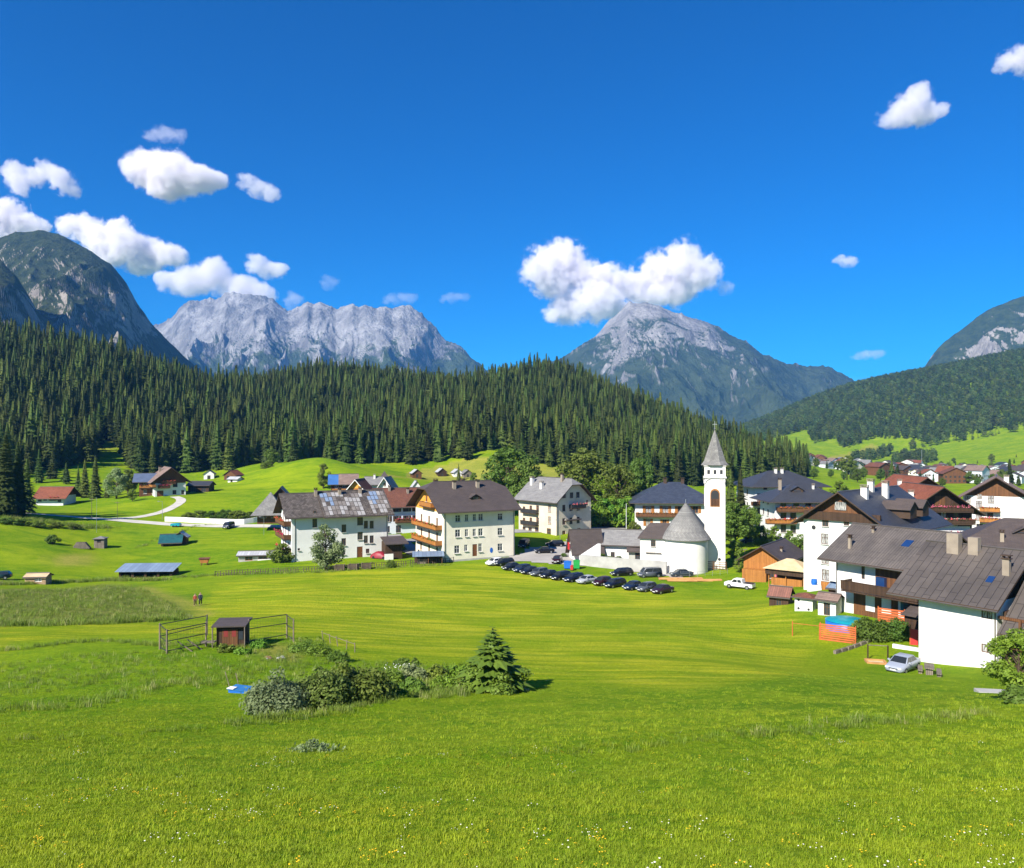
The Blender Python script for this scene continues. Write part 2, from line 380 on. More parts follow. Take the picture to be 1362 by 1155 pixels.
def hit(px, py):
    """where the sight line through a photo pixel meets the ground"""
    X = (px-CX)/F*_Ys; g = zground(X, _Ys); ray = -(py-HY)/F*_Ys
    d = ray - g; k = np.argmax(d < 0)
    if d[k] >= 0: k = len(_Ys)-1
    if k == 0: Y = _Ys[0]
    else: Y = _Ys[k-1] + (_Ys[k]-_Ys[k-1])*d[k-1]/(d[k-1]-d[k])
    X = (px-CX)/F*Y
    return float(X), float(Y), float(zground(X, Y))
def at(px, Y): X = (px-CX)/F*Y; return X, Y, float(zground(X, Y))
def hxy(pts): return [hit(*p)[:2] for p in pts]
for pts, hgt in (([(0,988),(150,978),(310,968),(400,955),(520,937)], .35), ([(560,1020),(700,1004),(860,990),(1000,975),(1150,963),(1310,949)], .45)):
    BANKS.append((hxy(pts), hgt))

def inpoly(X, Y, poly):
    n = len(poly); r = np.zeros(np.shape(X), bool); j = n-1
    for i in range(n):
        xi, yi = poly[i]; xj, yj = poly[j]
        with np.errstate(divide='ignore', invalid='ignore'):
            c = ((yi > Y) != (yj > Y)) & (X < (xj-xi)*(Y-yi)/(yj-yi+1e-12) + xi)
        r ^= c; j = i
    return r

def polyline_dist(X, Y, pts):
    best = np.full(np.shape(X), 1e9)
    for (x0, y0), (x1, y1) in zip(pts[:-1], pts[1:]):
        dx, dy = x1-x0, y1-y0
        t = np.clip(((X-x0)*dx + (Y-y0)*dy)/(dx*dx+dy*dy), 0, 1)
        best = np.minimum(best, np.hypot(X-(x0+t*dx), Y-(y0+t*dy)))
    return best

ROUGH = [hxy([(-40,788),(140,776),(190,782),(262,822),(0,834),(-40,834)])]                       # fallow plot with tall weeds
DRY = [hxy(p) for p in ([(176,781),(190,779),(250,800),(285,818),(268,822),(255,815)], [(330,868),(345,856),(385,858),(408,876),(372,884)],
       [(70,738),(120,736),(122,752),(70,752)], [(140,585),(150,585),(150,600),(110,600)])]
LUSH = [hxy(p) for p in ([(0,855),(60,850),(215,845),(330,858),(420,850),(470,880),(620,888),(680,905),(690,915),(560,930),(420,955),(310,966),(300,930),(100,945),(0,965)],
       [(1060,905),(1210,855),(1240,868),(1325,897),(1362,915),(1300,925),(1150,912)], [(1010,770),(1110,790),(1220,850),(1130,860),(1060,820)])]
MOWN = [hxy(p) for p in ([(285,775),(600,752),(650,752),(900,792),(1040,800),(1080,850),(1050,903),(900,915),(700,905),(640,880),(470,878),(395,850),(210,848),(-40,880),(-40,832),(250,828)],)]
HAY = [hxy(p) for p in ([(520,635),(660,612),(740,622),(740,640),(640,645),(600,640)], [(1080,610),(1160,590),(1180,600),(1100,618)], [(500,630),(560,622),(650,608),(650,638),(560,638),(510,637)], [(690,632),(720,622),(760,626),(740,640)])]

def build_terrain():
    Ys = np.unique(np.concatenate([np.exp(np.linspace(math.log(1.3), math.log(9), 30)), np.exp(np.linspace(math.log(9), math.log(330), 430)),
                                   np.exp(np.linspace(math.log(330), math.log(3000), 170)), np.exp(np.linspace(math.log(3000), math.log(12000), 16))]))
    px = np.concatenate([np.linspace(-900, -60, 60, endpoint=False), np.linspace(-60, 1420, 520), np.linspace(1440, 2300, 60)])
    YY, PP = np.meshgrid(Ys, px, indexing='ij'); XX = (PP-CX)/F*YY
    ZZ = zground(XX, YY)
    ny, nx = YY.shape
    v = np.stack([XX, YY, ZZ], -1).reshape(-1, 3)
    i = np.arange(ny-1)[:, None]*nx + np.arange(nx-1)[None]
    f = np.stack([i, i+1, i+1+nx, i+nx], -1).reshape(-1, 4)
    wx = XX + 1.2*fbm(XX/9, YY/9, 3); wy = YY + 1.2*fbm(XX/9+40, YY/9, 3)
    z = np.zeros((ny, nx, 4))
    for k, polys in ((0, MOWN), (1, ROUGH), (2, LUSH), (3, DRY)):
        for p in polys:
            for jx, jy in ((0, 0), (.8, .5), (-.7, .6), (.3, -.9), (-.5, -.6)): z[..., k] += .2*inpoly(wx+jx*(.4+YY/90), wy+jy*(.6+YY/60), p)
    z = np.minimum(z, 1)
    for p in HAY: z[..., 3] = np.maximum(z[..., 3],   .95*inpoly(wx+6*fbm(XX/30, YY/30, 3), wy+6*fbm(XX/30+9, YY/30, 3), p))
    for pts, hgt in BANKS:
        z[..., 2] = np.maximum(z[..., 2], np.exp(-(polyline_dist(XX, YY, pts)/.6)**2))
    me = np_mesh('ground', v, f, ground_mat(), True, {'zone': z.reshape(-1, 4)})
    tag(link('ground', me), 'green valley meadows and hillsides', None, None, 'structure')
    del me

def ground_mat():
    m, t = newmat('meadow_grass')
    pos = t.n('ShaderNodeNewGeometry').outputs['Position']
    zn = t.n('ShaderNodeAttribute', attribute_name='zone')
    sep = t.n('ShaderNodeSeparateColor', i_Color=zn.outputs['Color'])
    mown, rough, lush, dry = sep.outputs[0], sep.outputs[1], sep.outputs[2], zn.outputs['Alpha']
    n1 = t.noise(pos, .035, 5, .6); n2 = t.noise(pos, .45, 6, .65); n3 = t.noise(pos, 3.2, 6, .7); n4 = t.noise(pos, 14, 4, .7)
    big = t.step(n1, .4, .62)
    mid = t.step(n2, .36, .66); fine = t.step(n3, .3, .7); mic = t.step(n4, .3, .72)
    base = t.mix(big, (.125, .235, .006), (.205, .295, .007))
    base = t.mix(t.math('MULTIPLY', mid, .55), base, (.255, .325, .014))
    patch = t.noise(t.mapv(pos, (.07, .16, .1), (0, 0, R(-8))), 1.0, 5, .6, .8)
    base = t.mix(t.math('MULTIPLY', t.step(patch, .5, .68), .6), base, (.075, .185, .006))
    # mowing swathes, laid across the field
    sw = t.noise(t.mapv(pos, (.05, .85, .3), (0, 0, R(17))), 1.0, 4, .6, .6)
    sw2 = t.noise(t.mapv(pos, (.10, 2.6, .6), (0, 0, R(15))), 1.0, 3, .6, .4)
    swc = t.mix(t.step(sw, .4, .6), (.175, .27, .005), (.34, .375, .014))
    swc = t.mix(t.math('MULTIPLY', t.step(sw2, .45, .7), .55), swc, (.38, .39, .045))
    swc = t.mix(t.math('MULTIPLY', t.step(t.noise(pos, .11, 5, .65), .45, .68), .6), swc, (.15, .27, .004))
    base = t.mix(mown, base, swc)
    # fallow plot
    rg = t.mix(mid, (.10, .155, .018), (.165, .20, .035)); rg = t.mix(t.math('MULTIPLY', fine, .5), rg, (.22, .225, .07))
    base = t.mix(rough, base, rg)
    ls = t.mix(mid, (.12, .235, .006), (.185, .295, .008))
    base = t.mix(t.math('MULTIPLY', lush, .85), base, ls)
    dr = t.mix(fine, (.27, .24, .055), (.37, .30, .09))
    base = t.mix(t.math('MULTIPLY', dry, .6), base, dr)
    tone = t.noise(t.mapv(pos, (.05, .11, .1), (0, 0, R(-12)), (31, 7, 0)), 1.0, 6, .66, 1.0)
    base = t.mix(.75, base, t.mix(t.step(tone, .36, .64), (.80, .88, .72), (1.24, 1.13, 1.25)), 'MULTIPLY')
    tint = t.mix(fine, (.72, .78, .7), (1.2, 1.14, 1.1))
    base = t.mix(.85, base, tint, 'MULTIPLY')
    base = t.mix(.6, base, t.mix(mic, (.66, .72, .6), (1.3, 1.22, 1.2)), 'MULTIPLY')
    h = t.math('ADD', t.math('MULTIPLY', n3, .6), t.math('ADD', t.math('MULTIPLY', n4, .22), t.math('MULTIPLY', sw2, .25)))
    nrm = t.n('ShaderNodeBump', i_Height=h, i_Strength=.9, i_Distance=.35).outputs[0]
    t.out(t.bsdf(base, .95, .06, nrm))
    return m

def drape(name, poly, mat, label, lift=.05, res=1.2, kind='structure', edge=.25):
    """a sheet laid over the terrain inside a ground outline"""
    P_ = np.array(poly); x0, y0 = P_.min(0); x1, y1 = P_.max(0)
    nx, ny = int((x1-x0)/res)+2, int((y1-y0)/res)+2
    gx, gy = np.meshgrid(np.linspace(x0-res, x1+res, nx+2), np.linspace(y0-res, y1+res, ny+2))
    wx = gx + edge*2*fbm(gx/3, gy/3, 2); wy = gy + edge*2*fbm(gx/3+9, gy/3, 2)
    ins = inpoly(wx, wy, poly)
    z = zground(gx, gy) + lift
    keep = ins[:-1, :-1] & ins[1:, :-1] & ins[:-1, 1:] & ins[1:, 1:]
    n = gx.shape[1]; ii, jj = np.nonzero(keep); a = ii*n + jj
    f = np.stack([a, a+1, a+1+n, a+n], -1)
    used, inv = np.unique(f, return_inverse=True)
    v = np.stack([gx, gy, z], -1).reshape(-1, 3)[used]
    return tag(link(name, np_mesh(name, v, inv.reshape(-1, 4), mat)), label, None, None, kind)

def ribbon(name, pts, width, mat, label, lift=.05, step=1.0):
    """a road or path along ground points (x, y)"""
    P_ = np.array(pts, float)
    for _ in range(2):      # corner cutting
        q = [P_[0]]
        for a, b in zip(P_[:-1], P_[1:]): q += [a*.75+b*.25, a*.25+b*.75]
        P_ = np.array(q + [P_[-1]])
    L = np.concatenate([[0], np.cumsum(np.hypot(*np.diff(P_, axis=0).T))]); s = np.linspace(0, L[-1], max(2, int(L[-1]/step)))
    c = np.stack([np.interp(s, L, P_[:, 0]), np.interp(s, L, P_[:, 1])], -1)
    d = np.gradient(c, axis=0); d /= np.linalg.norm(d, axis=1)[:, None]; nrm = np.stack([-d[:, 1], d[:, 0]], -1)
    k = 5; off = np.linspace(-.5, .5, k)*width
    wob = 1 + .08*gnoise(s/4, s*0+3)
    g = c[:, None] + nrm[:, None]*off[None, :, None]*wob[:, None, None]
    z = zground(g[..., 0], g[..., 1]) + lift
    v = np.concatenate([g, z[..., None]], -1).reshape(-1, 3)
    i = np.arange(len(s)-1)[:, None]*k + np.arange(k-1)[None]
    f = np.stack([i, i+1, i+1+k, i+k], -1).reshape(-1, 4)
    return tag(link(name, np_mesh(name, v, f, mat)), label, None, None, 'structure')

build_terrain()
drape('car_park', hxy([(655,750),(640,746),(690,737),(700,728),(740,725),(760,712),(800,704),(850,705),(856,738),(800,740),(790,746),(850,752),(940,762),(905,772),(870,765),(800,755),(735,752),(700,748)]), M['gravel'], 'gravel yard of the village square', .06)
ribbon('road', [hit(*p)[:2] for p in ((520,722),(600,712),(700,706),(760,708),(850,700),(980,694))], 6, M['asphalt'], 'asphalt street through the village', .09)
ribbon('lane', hxy([(520,712),(540,728),(560,738)]), 5, M['asphalt'], 'asphalt lane beside the white farmhouse', .11)
ribbon('valley_road', hxy([(-60,676),(100,688),(160,692),(220,697),(290,700),(360,700),(400,702),(530,708)]), 4.6, M['pathdirt'], 'pale valley road', .07)
ribbon('farm_path', hxy([(150,690),(180,689),(215,682),(236,672),(243,665),(232,661)]), 3.2, M['pathdirt'], 'pale curved gravel drive', .08)
# ------------------------------------------------------------------ mountains beyond the valley
def mount_mat(name, rock1, rock2, veg1, veg2, thr, vthr, scale, rock_h=(0, 1), vegfine=.02, amt=1.0):
    """thr: steepness at which rock takes over; rock_h: height range over which bare rock becomes the rule"""
    m, t = newmat(name)
    g = t.n('ShaderNodeNewGeometry'); pos = g.outputs['Position']
    sx = t.n('ShaderNodeSeparateXYZ', i_0=pos)
    sn = t.n('ShaderNodeSeparateXYZ', i_0=g.outputs['True Normal'])
    n1 = t.noise(pos, scale, 7, .65, .5); n2 = t.noise(t.mapv(pos, (1, 1, .35)), scale*4, 6, .7); n3 = t.noise(pos, vegfine, 4, .7)
    rock = t.mix(t.step(n2, .34, .66), rock1, rock2)
    rock = t.mix(t.step(t.noise(pos, scale*14, 4, .7), .3, .7), t.mix(.45, rock, (.12, .11, .11)), rock)
    veg = t.mix(t.step(n3, .38, .62), veg1, veg2)
    hgt = t.n('ShaderNodeMapRange', i_0=sx.outputs[2], i_1=rock_h[0], i_2=rock_h[1]).outputs[0]
    v = t.math('ADD', t.math('SUBTRACT', thr, sn.outputs[2]), t.math('ADD', t.math('MULTIPLY', t.math('SUBTRACT', n1, .5), 1.15), t.math('MULTIPLY', t.math('SUBTRACT', hgt, .5), amt)))
    v = t.math('ADD', v, t.math('MULTIPLY', t.math('SUBTRACT', n2, .5), .55))
    col = t.mix(t.step(v, -vthr, vthr), veg, rock)
    h = t.math('ADD', t.math('MULTIPLY', n2, 1.0), t.math('MULTIPLY', n3, .5))
    nrm = t.n('ShaderNodeBump', i_Height=h, i_Strength=.75, i_Distance=.18/scale).outputs[0]
    t.out(t.bsdf(col, .95, .05, nrm))
    return m

def mountain(name, label, prof, y_ridge, y_foot, zfoot, mat, cols=420, rows=150, gul=1.0, L=500., power=1.15, jag=2.0, spurs=1.0, seed=0, bulge=0):
    pxa, pya = zip(*prof)
    px = np.linspace(pxa[0], pxa[-1], cols)
    py = np.interp(px, pxa, pya)
    py = np.convolve(np.pad(py, 3, mode='edge'), np.hanning(9)[1:-1]/np.hanning(9)[1:-1].sum(), 'valid')
    jg = jag*(ridged(px/26.0+seed, px*0+3.3+seed, 4) - .9) + jag*.5*gnoise(px/4+seed, px*0)
    t = np.concatenate([np.linspace(-.35, 0, 26)[:-1], np.linspace(0, 1, rows)**1.15])
    T, PX = np.meshgrid(t, px, indexing='ij'); PY = np.broadcast_to(py, T.shape); JG = np.broadcast_to(jg, T.shape)
    depth = y_ridge - y_foot
    Yr = y_ridge + .10*depth*gnoise(PX/90+seed, PX*0+seed)
    Y = Yr - T*depth
    zr = -(PY-HY)/F*Yr
    X = (PX-CX)/F*Y
    hgt = np.maximum(zr - zfoot, 20)
    Tf = np.clip(T, 0, 1)
    g = np.where(T >= 0, 1 - Tf**(1/power)*(1 - .0) , 1 + T*2.2)
    g = np.where(T >= 0, (1-Tf)**power, g)
    u, v = X/L + seed*7.1, Y/L
    wu = u + .35*fbm(u*.9, v*.9, 3); wv = v + .35*fbm(u*.9+7, v*.9, 3)
    rn = ridged(wu, wv*.42, 6, .52)                        # spurs and gullies running down the face
    rb = ridged(wu*.45+3.3, wv*.3, 3, .5)
    fn = fbm(wu*3.1, wv*2.0, 5, .55)
    env = np.where(T >= 0, np.clip(Tf*5, 0, 1)*(1-Tf)**.35*(.35+Tf), np.clip(-T*4, 0, .5))
    Z = zfoot + hgt*g + hgt.max()*(.17*spurs*(rn-1.15) + .16*spurs*(rb-1.0) + .045*gul*fn)*env
    Z += hgt*bulge*np.sin(np.pi*Tf)*(T > 0)
    # keep the face below the line of its own ridge
    Z += JG/F*Yr*np.exp(-np.abs(T)*30)
    cap = (zr + JG/F*Yr)/Yr*Y
    Z = np.where(T > .015, np.minimum(Z, cap - 4 + 3*fn), Z)
    ny, nx = Y.shape
    vv = np.stack([X, Y, Z], -1).reshape(-1, 3)
    i = np.arange(ny-1)[:, None]*nx + np.arange(nx-1)[None]
    f = np.stack([i, i+nx, i+nx+1, i+1], -1).reshape(-1, 4)
    return tag(link(name, np_mesh(name, vv, f, mat)), label, None, None, 'structure')

LIME1, LIME2 = (.36, .345, .335), (.18, .175, .175)
mt_grey = mount_mat('limestone_massif', (.35, .345, .345), (.13, .132, .14), (.055, .075, .034), (.03, .046, .028), .70, .10, .0016, (330, 1100), .006, 1.25)
mt_peak = mount_mat('limestone_peak', LIME1, LIME2, (.05, .068, .036), (.03, .045, .026), .62, .10, .0022, (250, 1000), .008, .85)
mt_dark = mount_mat('wooded_crag', (.36, .32, .275), (.2, .18, .16), (.02, .03, .015), (.04, .052, .022), .50, .05, .006, (0, 1500), .025, .10)
mt_right = mount_mat('wooded_mountain', (.4, .37, .34), (.25, .23, .21), (.026, .04, .018), (.048, .066, .026), .56, .05, .005, (0, 1200), .02, .25)
mountain('mountain', 'grey limestone massif on the horizon', [(120,470),(180,440),(211,431),(228,422),(240,405),(250,399),(262,401),(272,396),(285,398),(300,391),(320,388),(335,393),(350,391),(372,404),(384,411),(398,410),(408,401),(415,404),(425,398),(432,402),(440,405),(447,412),(458,406),(468,402),(476,408),(486,403),(500,411),(510,406),(522,410),(535,404),(545,407),(560,417),(575,432),(592,450),(606,456),(622,470),(645,490),(700,530)],
         6000, 3600, -20, mt_grey, 560, 170, 1.3, 620., 1.05, 3.6, 1.5, 1)
mountain('mountain', 'pointed grey peak right of the valley centre', [(690,505),(740,478),(765,464),(790,448),(812,425),(835,402),(862,403),(885,409),(910,419),(940,427),(968,442),(1000,458),(1015,471),(1045,482),(1075,487),(1100,487),(1125,500),(1180,530),(1240,560)],
         5400, 3200, -40, mt_peak, 520, 170, 1.0, 560., 1.1, 2.5, 1.0, 2)
mountain('mountain', 'dark wooded dome with pale crags at the left', [(-160,390),(-60,345),(-20,322),(20,309),(58,306),(85,314),(120,333),(150,354),(168,376),(182,402),(200,428),(225,455),(245,474),(300,520)],
         2700, 1500, 0, mt_dark, 420, 150, .9, 300., 1.0, 1.2, .8, 3)
mountain('mountain', 'dark shaded shoulder at the far left', [(-200,260),(-60,310),(-20,335),(0,345),(20,365),(35,388),(48,411),(75,438),(120,480)],
         1900, 1100, 0, mt_dark, 260, 110, .9, 260., 1.0, 1.5, .7, 5)
mountain('mountain', 'dark wooded mountain with pale crags at the right', [(1190,520),(1228,490),(1240,472),(1256,454),(1275,441),(1290,429),(1312,413),(1330,405),(1362,393),(1420,370),(1520,340),(1640,330)],
         4200, 2900, 0, mt_right, 360, 130, .8, 420., 1.0, 1.2, .8, 8)

# the air of the valley: one closed box, its top just above the highest summit
def haze_box():
    b = MB().box(-11000, 11000, -600, 12200, -260, 1225)
    m, t = newmat('valley_air')
    pv = t.n('ShaderNodeVolumePrincipled', i_Color=(.13, .42, 1.0, 1), i_Density=.000055, i_Anisotropy=.0)
    t.out(pv.outputs[0], 'Volume')
    tag(b.build('haze', m), 'thin blue haze filling the valley air', None, None, 'stuff')
haze_box()

# ------------------------------------------------------------------ cumulus clouds, well behind the summits
def cloud(label, lobes, Y=8600., dens=.014, wisp=1.0, seed=0):
    """lobes: (column, row, radius in photo pixels, flatness)"""
    s = Y/F; rr = random.Random(seed)
    L = [((px-CX)*s, Y + rr.uniform(-.6, .6)*r*s, -(py-HY)*s, r*s*1.38, fl) for px, py, r, fl in lobes]
    c = Vector((sum(l[0] for l in L)/len(L), Y, sum(l[2] for l in L)/len(L)))
    # hull: lobes swollen a little and fused
    mb = MB()
    for x, y, z, r, fl in L:
        prof = [(r*1.16*math.sin(a), r*1.16*fl*-math.cos(a)) for a in np.linspace(.02, math.pi-.02, 9)]
        mb.T = Matrix.Translation((x-c.x, y-c.y, z-c.z)); mb.lathe(prof, 14)
    m, t = newmat('cloud_vapour')
    pos = t.n('ShaderNodeTexCoord').outputs['Object']
    wrp = t.n('ShaderNodeVectorMath', operation='SUBTRACT', i_0=t.n('ShaderNodeTexNoise', i_Vector=pos, i_Scale=.0045, i_Detail=4).outputs['Color'], i_1=(.5, .5, .5)).outputs[0]
    wp = t.n('ShaderNodeVectorMath', operation='MULTIPLY_ADD', i_0=wrp, i_1=(230., 230., 230.), i_2=pos).outputs[0]
    acc = None
    for x, y, z, r, fl in L:
        sh = t.n('ShaderNodeVectorMath', operation='SUBTRACT', i_0=wp, i_1=(x-c.x, y-c.y, z-c.z)).outputs[0]
        sc_ = t.n('ShaderNodeVectorMath', operation='MULTIPLY', i_0=sh, i_1=(1/r, 1/r, 1/(r*fl))).outputs[0]
        d = t.n('ShaderNodeVectorMath', operation='LENGTH', i_0=sc_).outputs['Value']
        k = t.math('SUBTRACT', 1.0, d)
        acc = k if acc is None else t.math('SMOOTH_MAX', acc, k, .25)
    nz = t.noise(pos, .0085, 9, .74)
    v = t.math('ADD', acc, t.math('MULTIPLY', t.math('SUBTRACT', nz, .56), wisp*2.2))
    den = t.math('MULTIPLY', t.step(v, .0, .26), dens)
    pv = t.n('ShaderNodeVolumePrincipled', i_Color=(1, .965, 1, 1), i_Density=den, i_Anisotropy=.0)
    t.out(pv.outputs[0], 'Volume')
    o = mb.build('cloud', m, None, c)
    rm = o.modifiers.new('fuse', 'REMESH'); rm.mode = 'VOXEL'; rm.voxel_size = max(14., min(l[3] for l in L)*.3)
    tag(o, label, 'cloud', 'cumulus clouds')
    return o
A = 1.0
cloud('large billowing white cloud left of the pointed summit', [(725,360,26,.95),(748,345,26,1.0),(765,362,24,.9),(735,380,22,.7),(800,372,22,.9),(825,378,22,.9),(850,380,24,.9),(880,365,26,1.0),(905,352,24,1.0),(925,368,24,.85),(900,385,26,.7),(865,395,24,.6),(760,408,26,.75),(790,405,28,.8),(735,418,14,.6),(820,412,22,.55)], 8700, seed=1)
cloud('white cloud floating above the grey massif, highest full cloud at left', [(190,222,24,.9),(215,228,28,1.0),(240,236,26,.8),(265,242,24,.7),(288,238,12,.9),(210,250,18,.5)], 8700, seed=2, wisp=.55)
cloud('small slanting wisp of cloud beside the highest full cloud', [(330,243,12,.7),(345,250,14,.7),(362,259,12,.6)], 8700, .006, 1.0, seed=3)
cloud('ragged white cloud over the dark wooded dome', [(20,232,14,.9),(30,245,14,1.0),(48,236,14,.7),(68,228,14,.8),(85,240,14,1.0),(95,252,12,.9)], 8700, .009, 1.0, seed=4)
cloud('cloud cut off by the edge of the view behind the dome', [(-25,290,28,1.0),(5,288,24,.9),(28,295,18,.8),(48,298,12,.8),(-10,310,30,.7)], 8700, seed=5)
cloud('long cloud trailing down behind the wooded dome', [(92,302,16,.9),(112,305,18,1.0),(135,320,22,.9),(160,312,18,1.0),(175,330,24,.9),(205,338,22,.8),(228,342,18,.7),(190,350,22,.6),(150,335,22,.8)], 8700, seed=6)
cloud('cloud bank wrapped round the summit of the grey massif', [(230,376,16,.8),(250,376,18,.8),(268,372,18,.9),(290,366,20,.9),(305,378,18,.8),(328,390,22,.8),(350,394,16,.8)], 7600, .010, .6, seed=7)
cloud('small bright cloud just above the cloud bank on the massif', [(343,352,13,.8),(358,358,16,.6),(376,359,10,.6)], 8700, .008, 1.0, seed=8)
cloud('lone ragged cloud high in the right of the sky', [(1185,158,16,.6),(1205,148,20,.8),(1218,135,16,1.1),(1232,148,18,.7),(1245,152,12,.6),(1220,122,10,.8)], 8700, .007, .75, seed=9)
cloud('cloud at the upper edge corner of the view', [(1340,82,14,.7),(1360,78,18,.8),(1385,80,20,.8)], 8700, .007, 1.0, seed=10)
cloud('thin shred of cloud above the highest full cloud', [(205,180,12,.5),(222,178,14,.6),(236,178,10,.9)], 8700, .0022, 1.0, seed=11)
cloud('tiny flat cloud right of the pointed summit', [(1118,347,9,.6),(1130,348,10,.6)], 8700, .007, 1.0, seed=12)
cloud('faint flat cloud low over the right ridge', [(1145,474,12,.35),(1165,471,14,.4)], 11500, .0018, 1.0, seed=13)
cloud('faint scrap of cloud above the jagged crest of the massif', [(522,400,13,.4),(540,396,14,.5)], 8700, .0014, 1.0, seed=14)
cloud('faint scrap of cloud off the right end of the massif', [(598,397,11,.5),(612,395,11,.5)], 8700, .0014, 1.0, seed=24)
cloud('small puff of cloud at the right end of the cloud bank', [(389,399,11,.9)], 8000, .0025, 1.0, seed=15)
cloud('tiny puff of cloud floating over the saddle of the massif', [(438,376,11,.7)], 8000, .0016, 1.0, seed=25)
cloud('tiny shred of cloud at the side of the large billowing cloud', [(964,383,11,.7)], 8700, .003, 1.0, seed=16)
# ------------------------------------------------------------------ vegetation
def spruce_meshes(seed, H=20., Rb=3.2, tiers=24, nb=9, gap=.09, mat=None, low=False):
    """crown mesh and trunk mesh of one spruce, base at the origin"""
    r_ = random.Random(seed); v, f = [], []
    def spray(p, d, side, ln, w, droop):
        # a drooping flat spray: kite with a fold
        a = p; m_ = p + d*ln*.55 + Vector((0, 0, -droop*ln*.25)); e = p + d*ln + Vector((0, 0, -droop*ln))
        b = len(v)
        v.extend([a, m_ + side*w + Vector((0, 0, -w*.35)), e, m_ - side*w + Vector((0, 0, -w*.35)), m_])
        f.extend([(b, b+1, b+4), (b+1, b+2, b+4), (b+4, b+2, b+3), (b, b+4, b+3)])
    z0 = H*gap; pw_ = r_.uniform(.7, 1.05)
    if not low:
        n_ = 9; b0 = len(v); lev = (0, .22, .45, .68, .9)
        for li, t in enumerate(lev):
            for i in range(n_):
                a = 6.283*i/n_; rr_ = Rb*((1-t)**pw_*.94)*r_.uniform(.3, .62); v.append(Vector((rr_*math.cos(a), rr_*math.sin(a), z0 + (H-z0)*t**.92 - .25)))
        for li in range(len(lev)-1):
            for i in range(n_): f.append((b0+li*n_+i, b0+li*n_+(i+1) % n_, b0+(li+1)*n_+(i+1) % n_, b0+(li+1)*n_+i))
    for k in range(tiers):
        t = k/(tiers-1); z = z0 + (H*.985-z0)*t**.92
        rad = Rb*((1-t)**pw_*.94 + .03)*r_.uniform(.72, 1.2)*(1 if t > .12 else .75 + t*2)
        n = max(4, int(nb*(1-.45*t)))
        a0 = r_.uniform(0, 6.28)
        for i in range(n):
            a = a0 + 6.283*i/n + r_.uniform(-.3, .3); ln = rad*r_.uniform(.7, 1.15)
            d = Vector((math.cos(a), math.sin(a), 0)); sd = Vector((-d.y, d.x, 0))
            dr = r_.uniform(.25, .6)*(1-.7*t) - .15*t
            zz = z + r_.uniform(-.3, .3)*H/tiers
            p = Vector((0, 0, zz))
            if low: spray(p, d, sd, ln, ln*.30, dr); continue
            spray(p, d, sd, ln, ln*.2, dr)
            for s in (-1, 1):
                q = p + d*ln*.4 + Vector((0, 0, -dr*ln*.3)); dd = (d + sd*s*r_.uniform(.6, 1.0)).normalized()
                spray(q, dd, Vector((-dd.y, dd.x, 0)), ln*.5, ln*.13, dr*1.1)
    me = bpy.data.meshes.new('spruce_crown'); me.from_pydata([tuple(x) for x in v], [], f); me.materials.append(mat or M['spruce'])
    tr = MB().tube((0, 0, -.6), (0, 0, H*.93), H*.016+.06, .03, 7).mesh('spruce_trunk', M['bark'])
    return me, tr

def leaf_cloud(seed, centres, n, size, flat=.75):
    r_ = np.random.default_rng(seed); C_ = np.array([c[:3] for c in centres]); rad = np.array([c[3] for c in centres])
    pw = rad**2/np.sum(rad**2); idx = r_.choice(len(centres), n, p=pw)
    d = r_.normal(size=(n, 3)); d /= np.linalg.norm(d, axis=1)[:, None]
    rr = rad[idx]*(.55 + .5*r_.random(n)**.6)*(1+.12*r_.normal(size=n))
    p = C_[idx] + d*rr[:, None]*np.array([1, 1, flat])
    nrm = d*1.15 + r_.normal(size=(n, 3))*.6 + np.array([0, 0, .4]); nrm /= np.linalg.norm(nrm, axis=1)[:, None]
    u = np.cross(nrm, r_.normal(size=(n, 3))); u /= np.linalg.norm(u, axis=1)[:, None]; w = np.cross(nrm, u)
    s = size*(.6 + .8*r_.random(n))[:, None]
    v = np.stack([p - u*s, p + w*s*.55 - u*s*.1, p + u*s, p - w*s*.55 + u*s*.1], 1).reshape(-1, 3)
    f = np.arange(n*4).reshape(-1, 4)
    return v, f

def broadleaf_meshes(seed, H, Rx, mat, n=5000, size=.3, bole=.22, clumps=38, shape='oval'):
    r_ = random.Random(seed); cs = []; tb = MB(); rt = H*.02+.05
    top = H*.72
    tb.tube((0, 0, -.6), (0, 0, H*bole), rt*1.3, rt, 9); tb.tube((0, 0, H*bole), (r_.uniform(-.03, .03)*H, 0, top), rt, rt*.3, 8)
    for i in range(clumps):
        t = r_.random()
        z = H*(bole + (1-bole)*(.06 + .9*t)); tt = (z/H - bole)/(1-bole)
        prof = {'oval': math.sin(math.pi*min(1, .12+.86*tt))**.7, 'egg': (math.sin(math.pi*min(1, .16+.82*tt**.8)))**.8, 'cone': (1-tt)**.75*.98+.05, 'column': min(1, 2.2*tt+.3, 2.6*(1-tt)+.18)}[shape]
        a = r_.uniform(0, 6.283); q = Rx*prof*math.sqrt(r_.uniform(.12, 1))*.86
        c = Vector((q*math.cos(a), q*math.sin(a), z)); cr = Rx*r_.uniform(.2, .38)*(.55+.45*prof)
        cs.append((c.x, c.y, c.z, cr))
        z0 = max(H*bole*.7, z - q*1.0 - H*.06)
        tb.tube((0, 0, min(z0, top)), c*.98, rt*.38, rt*.1, 5)
    v, f = leaf_cloud(seed, cs, n, size)
    me = np_mesh('broadleaf_crown', v, f, mat, False)
    return me, tb.mesh('broadleaf_trunk', M['bark'])

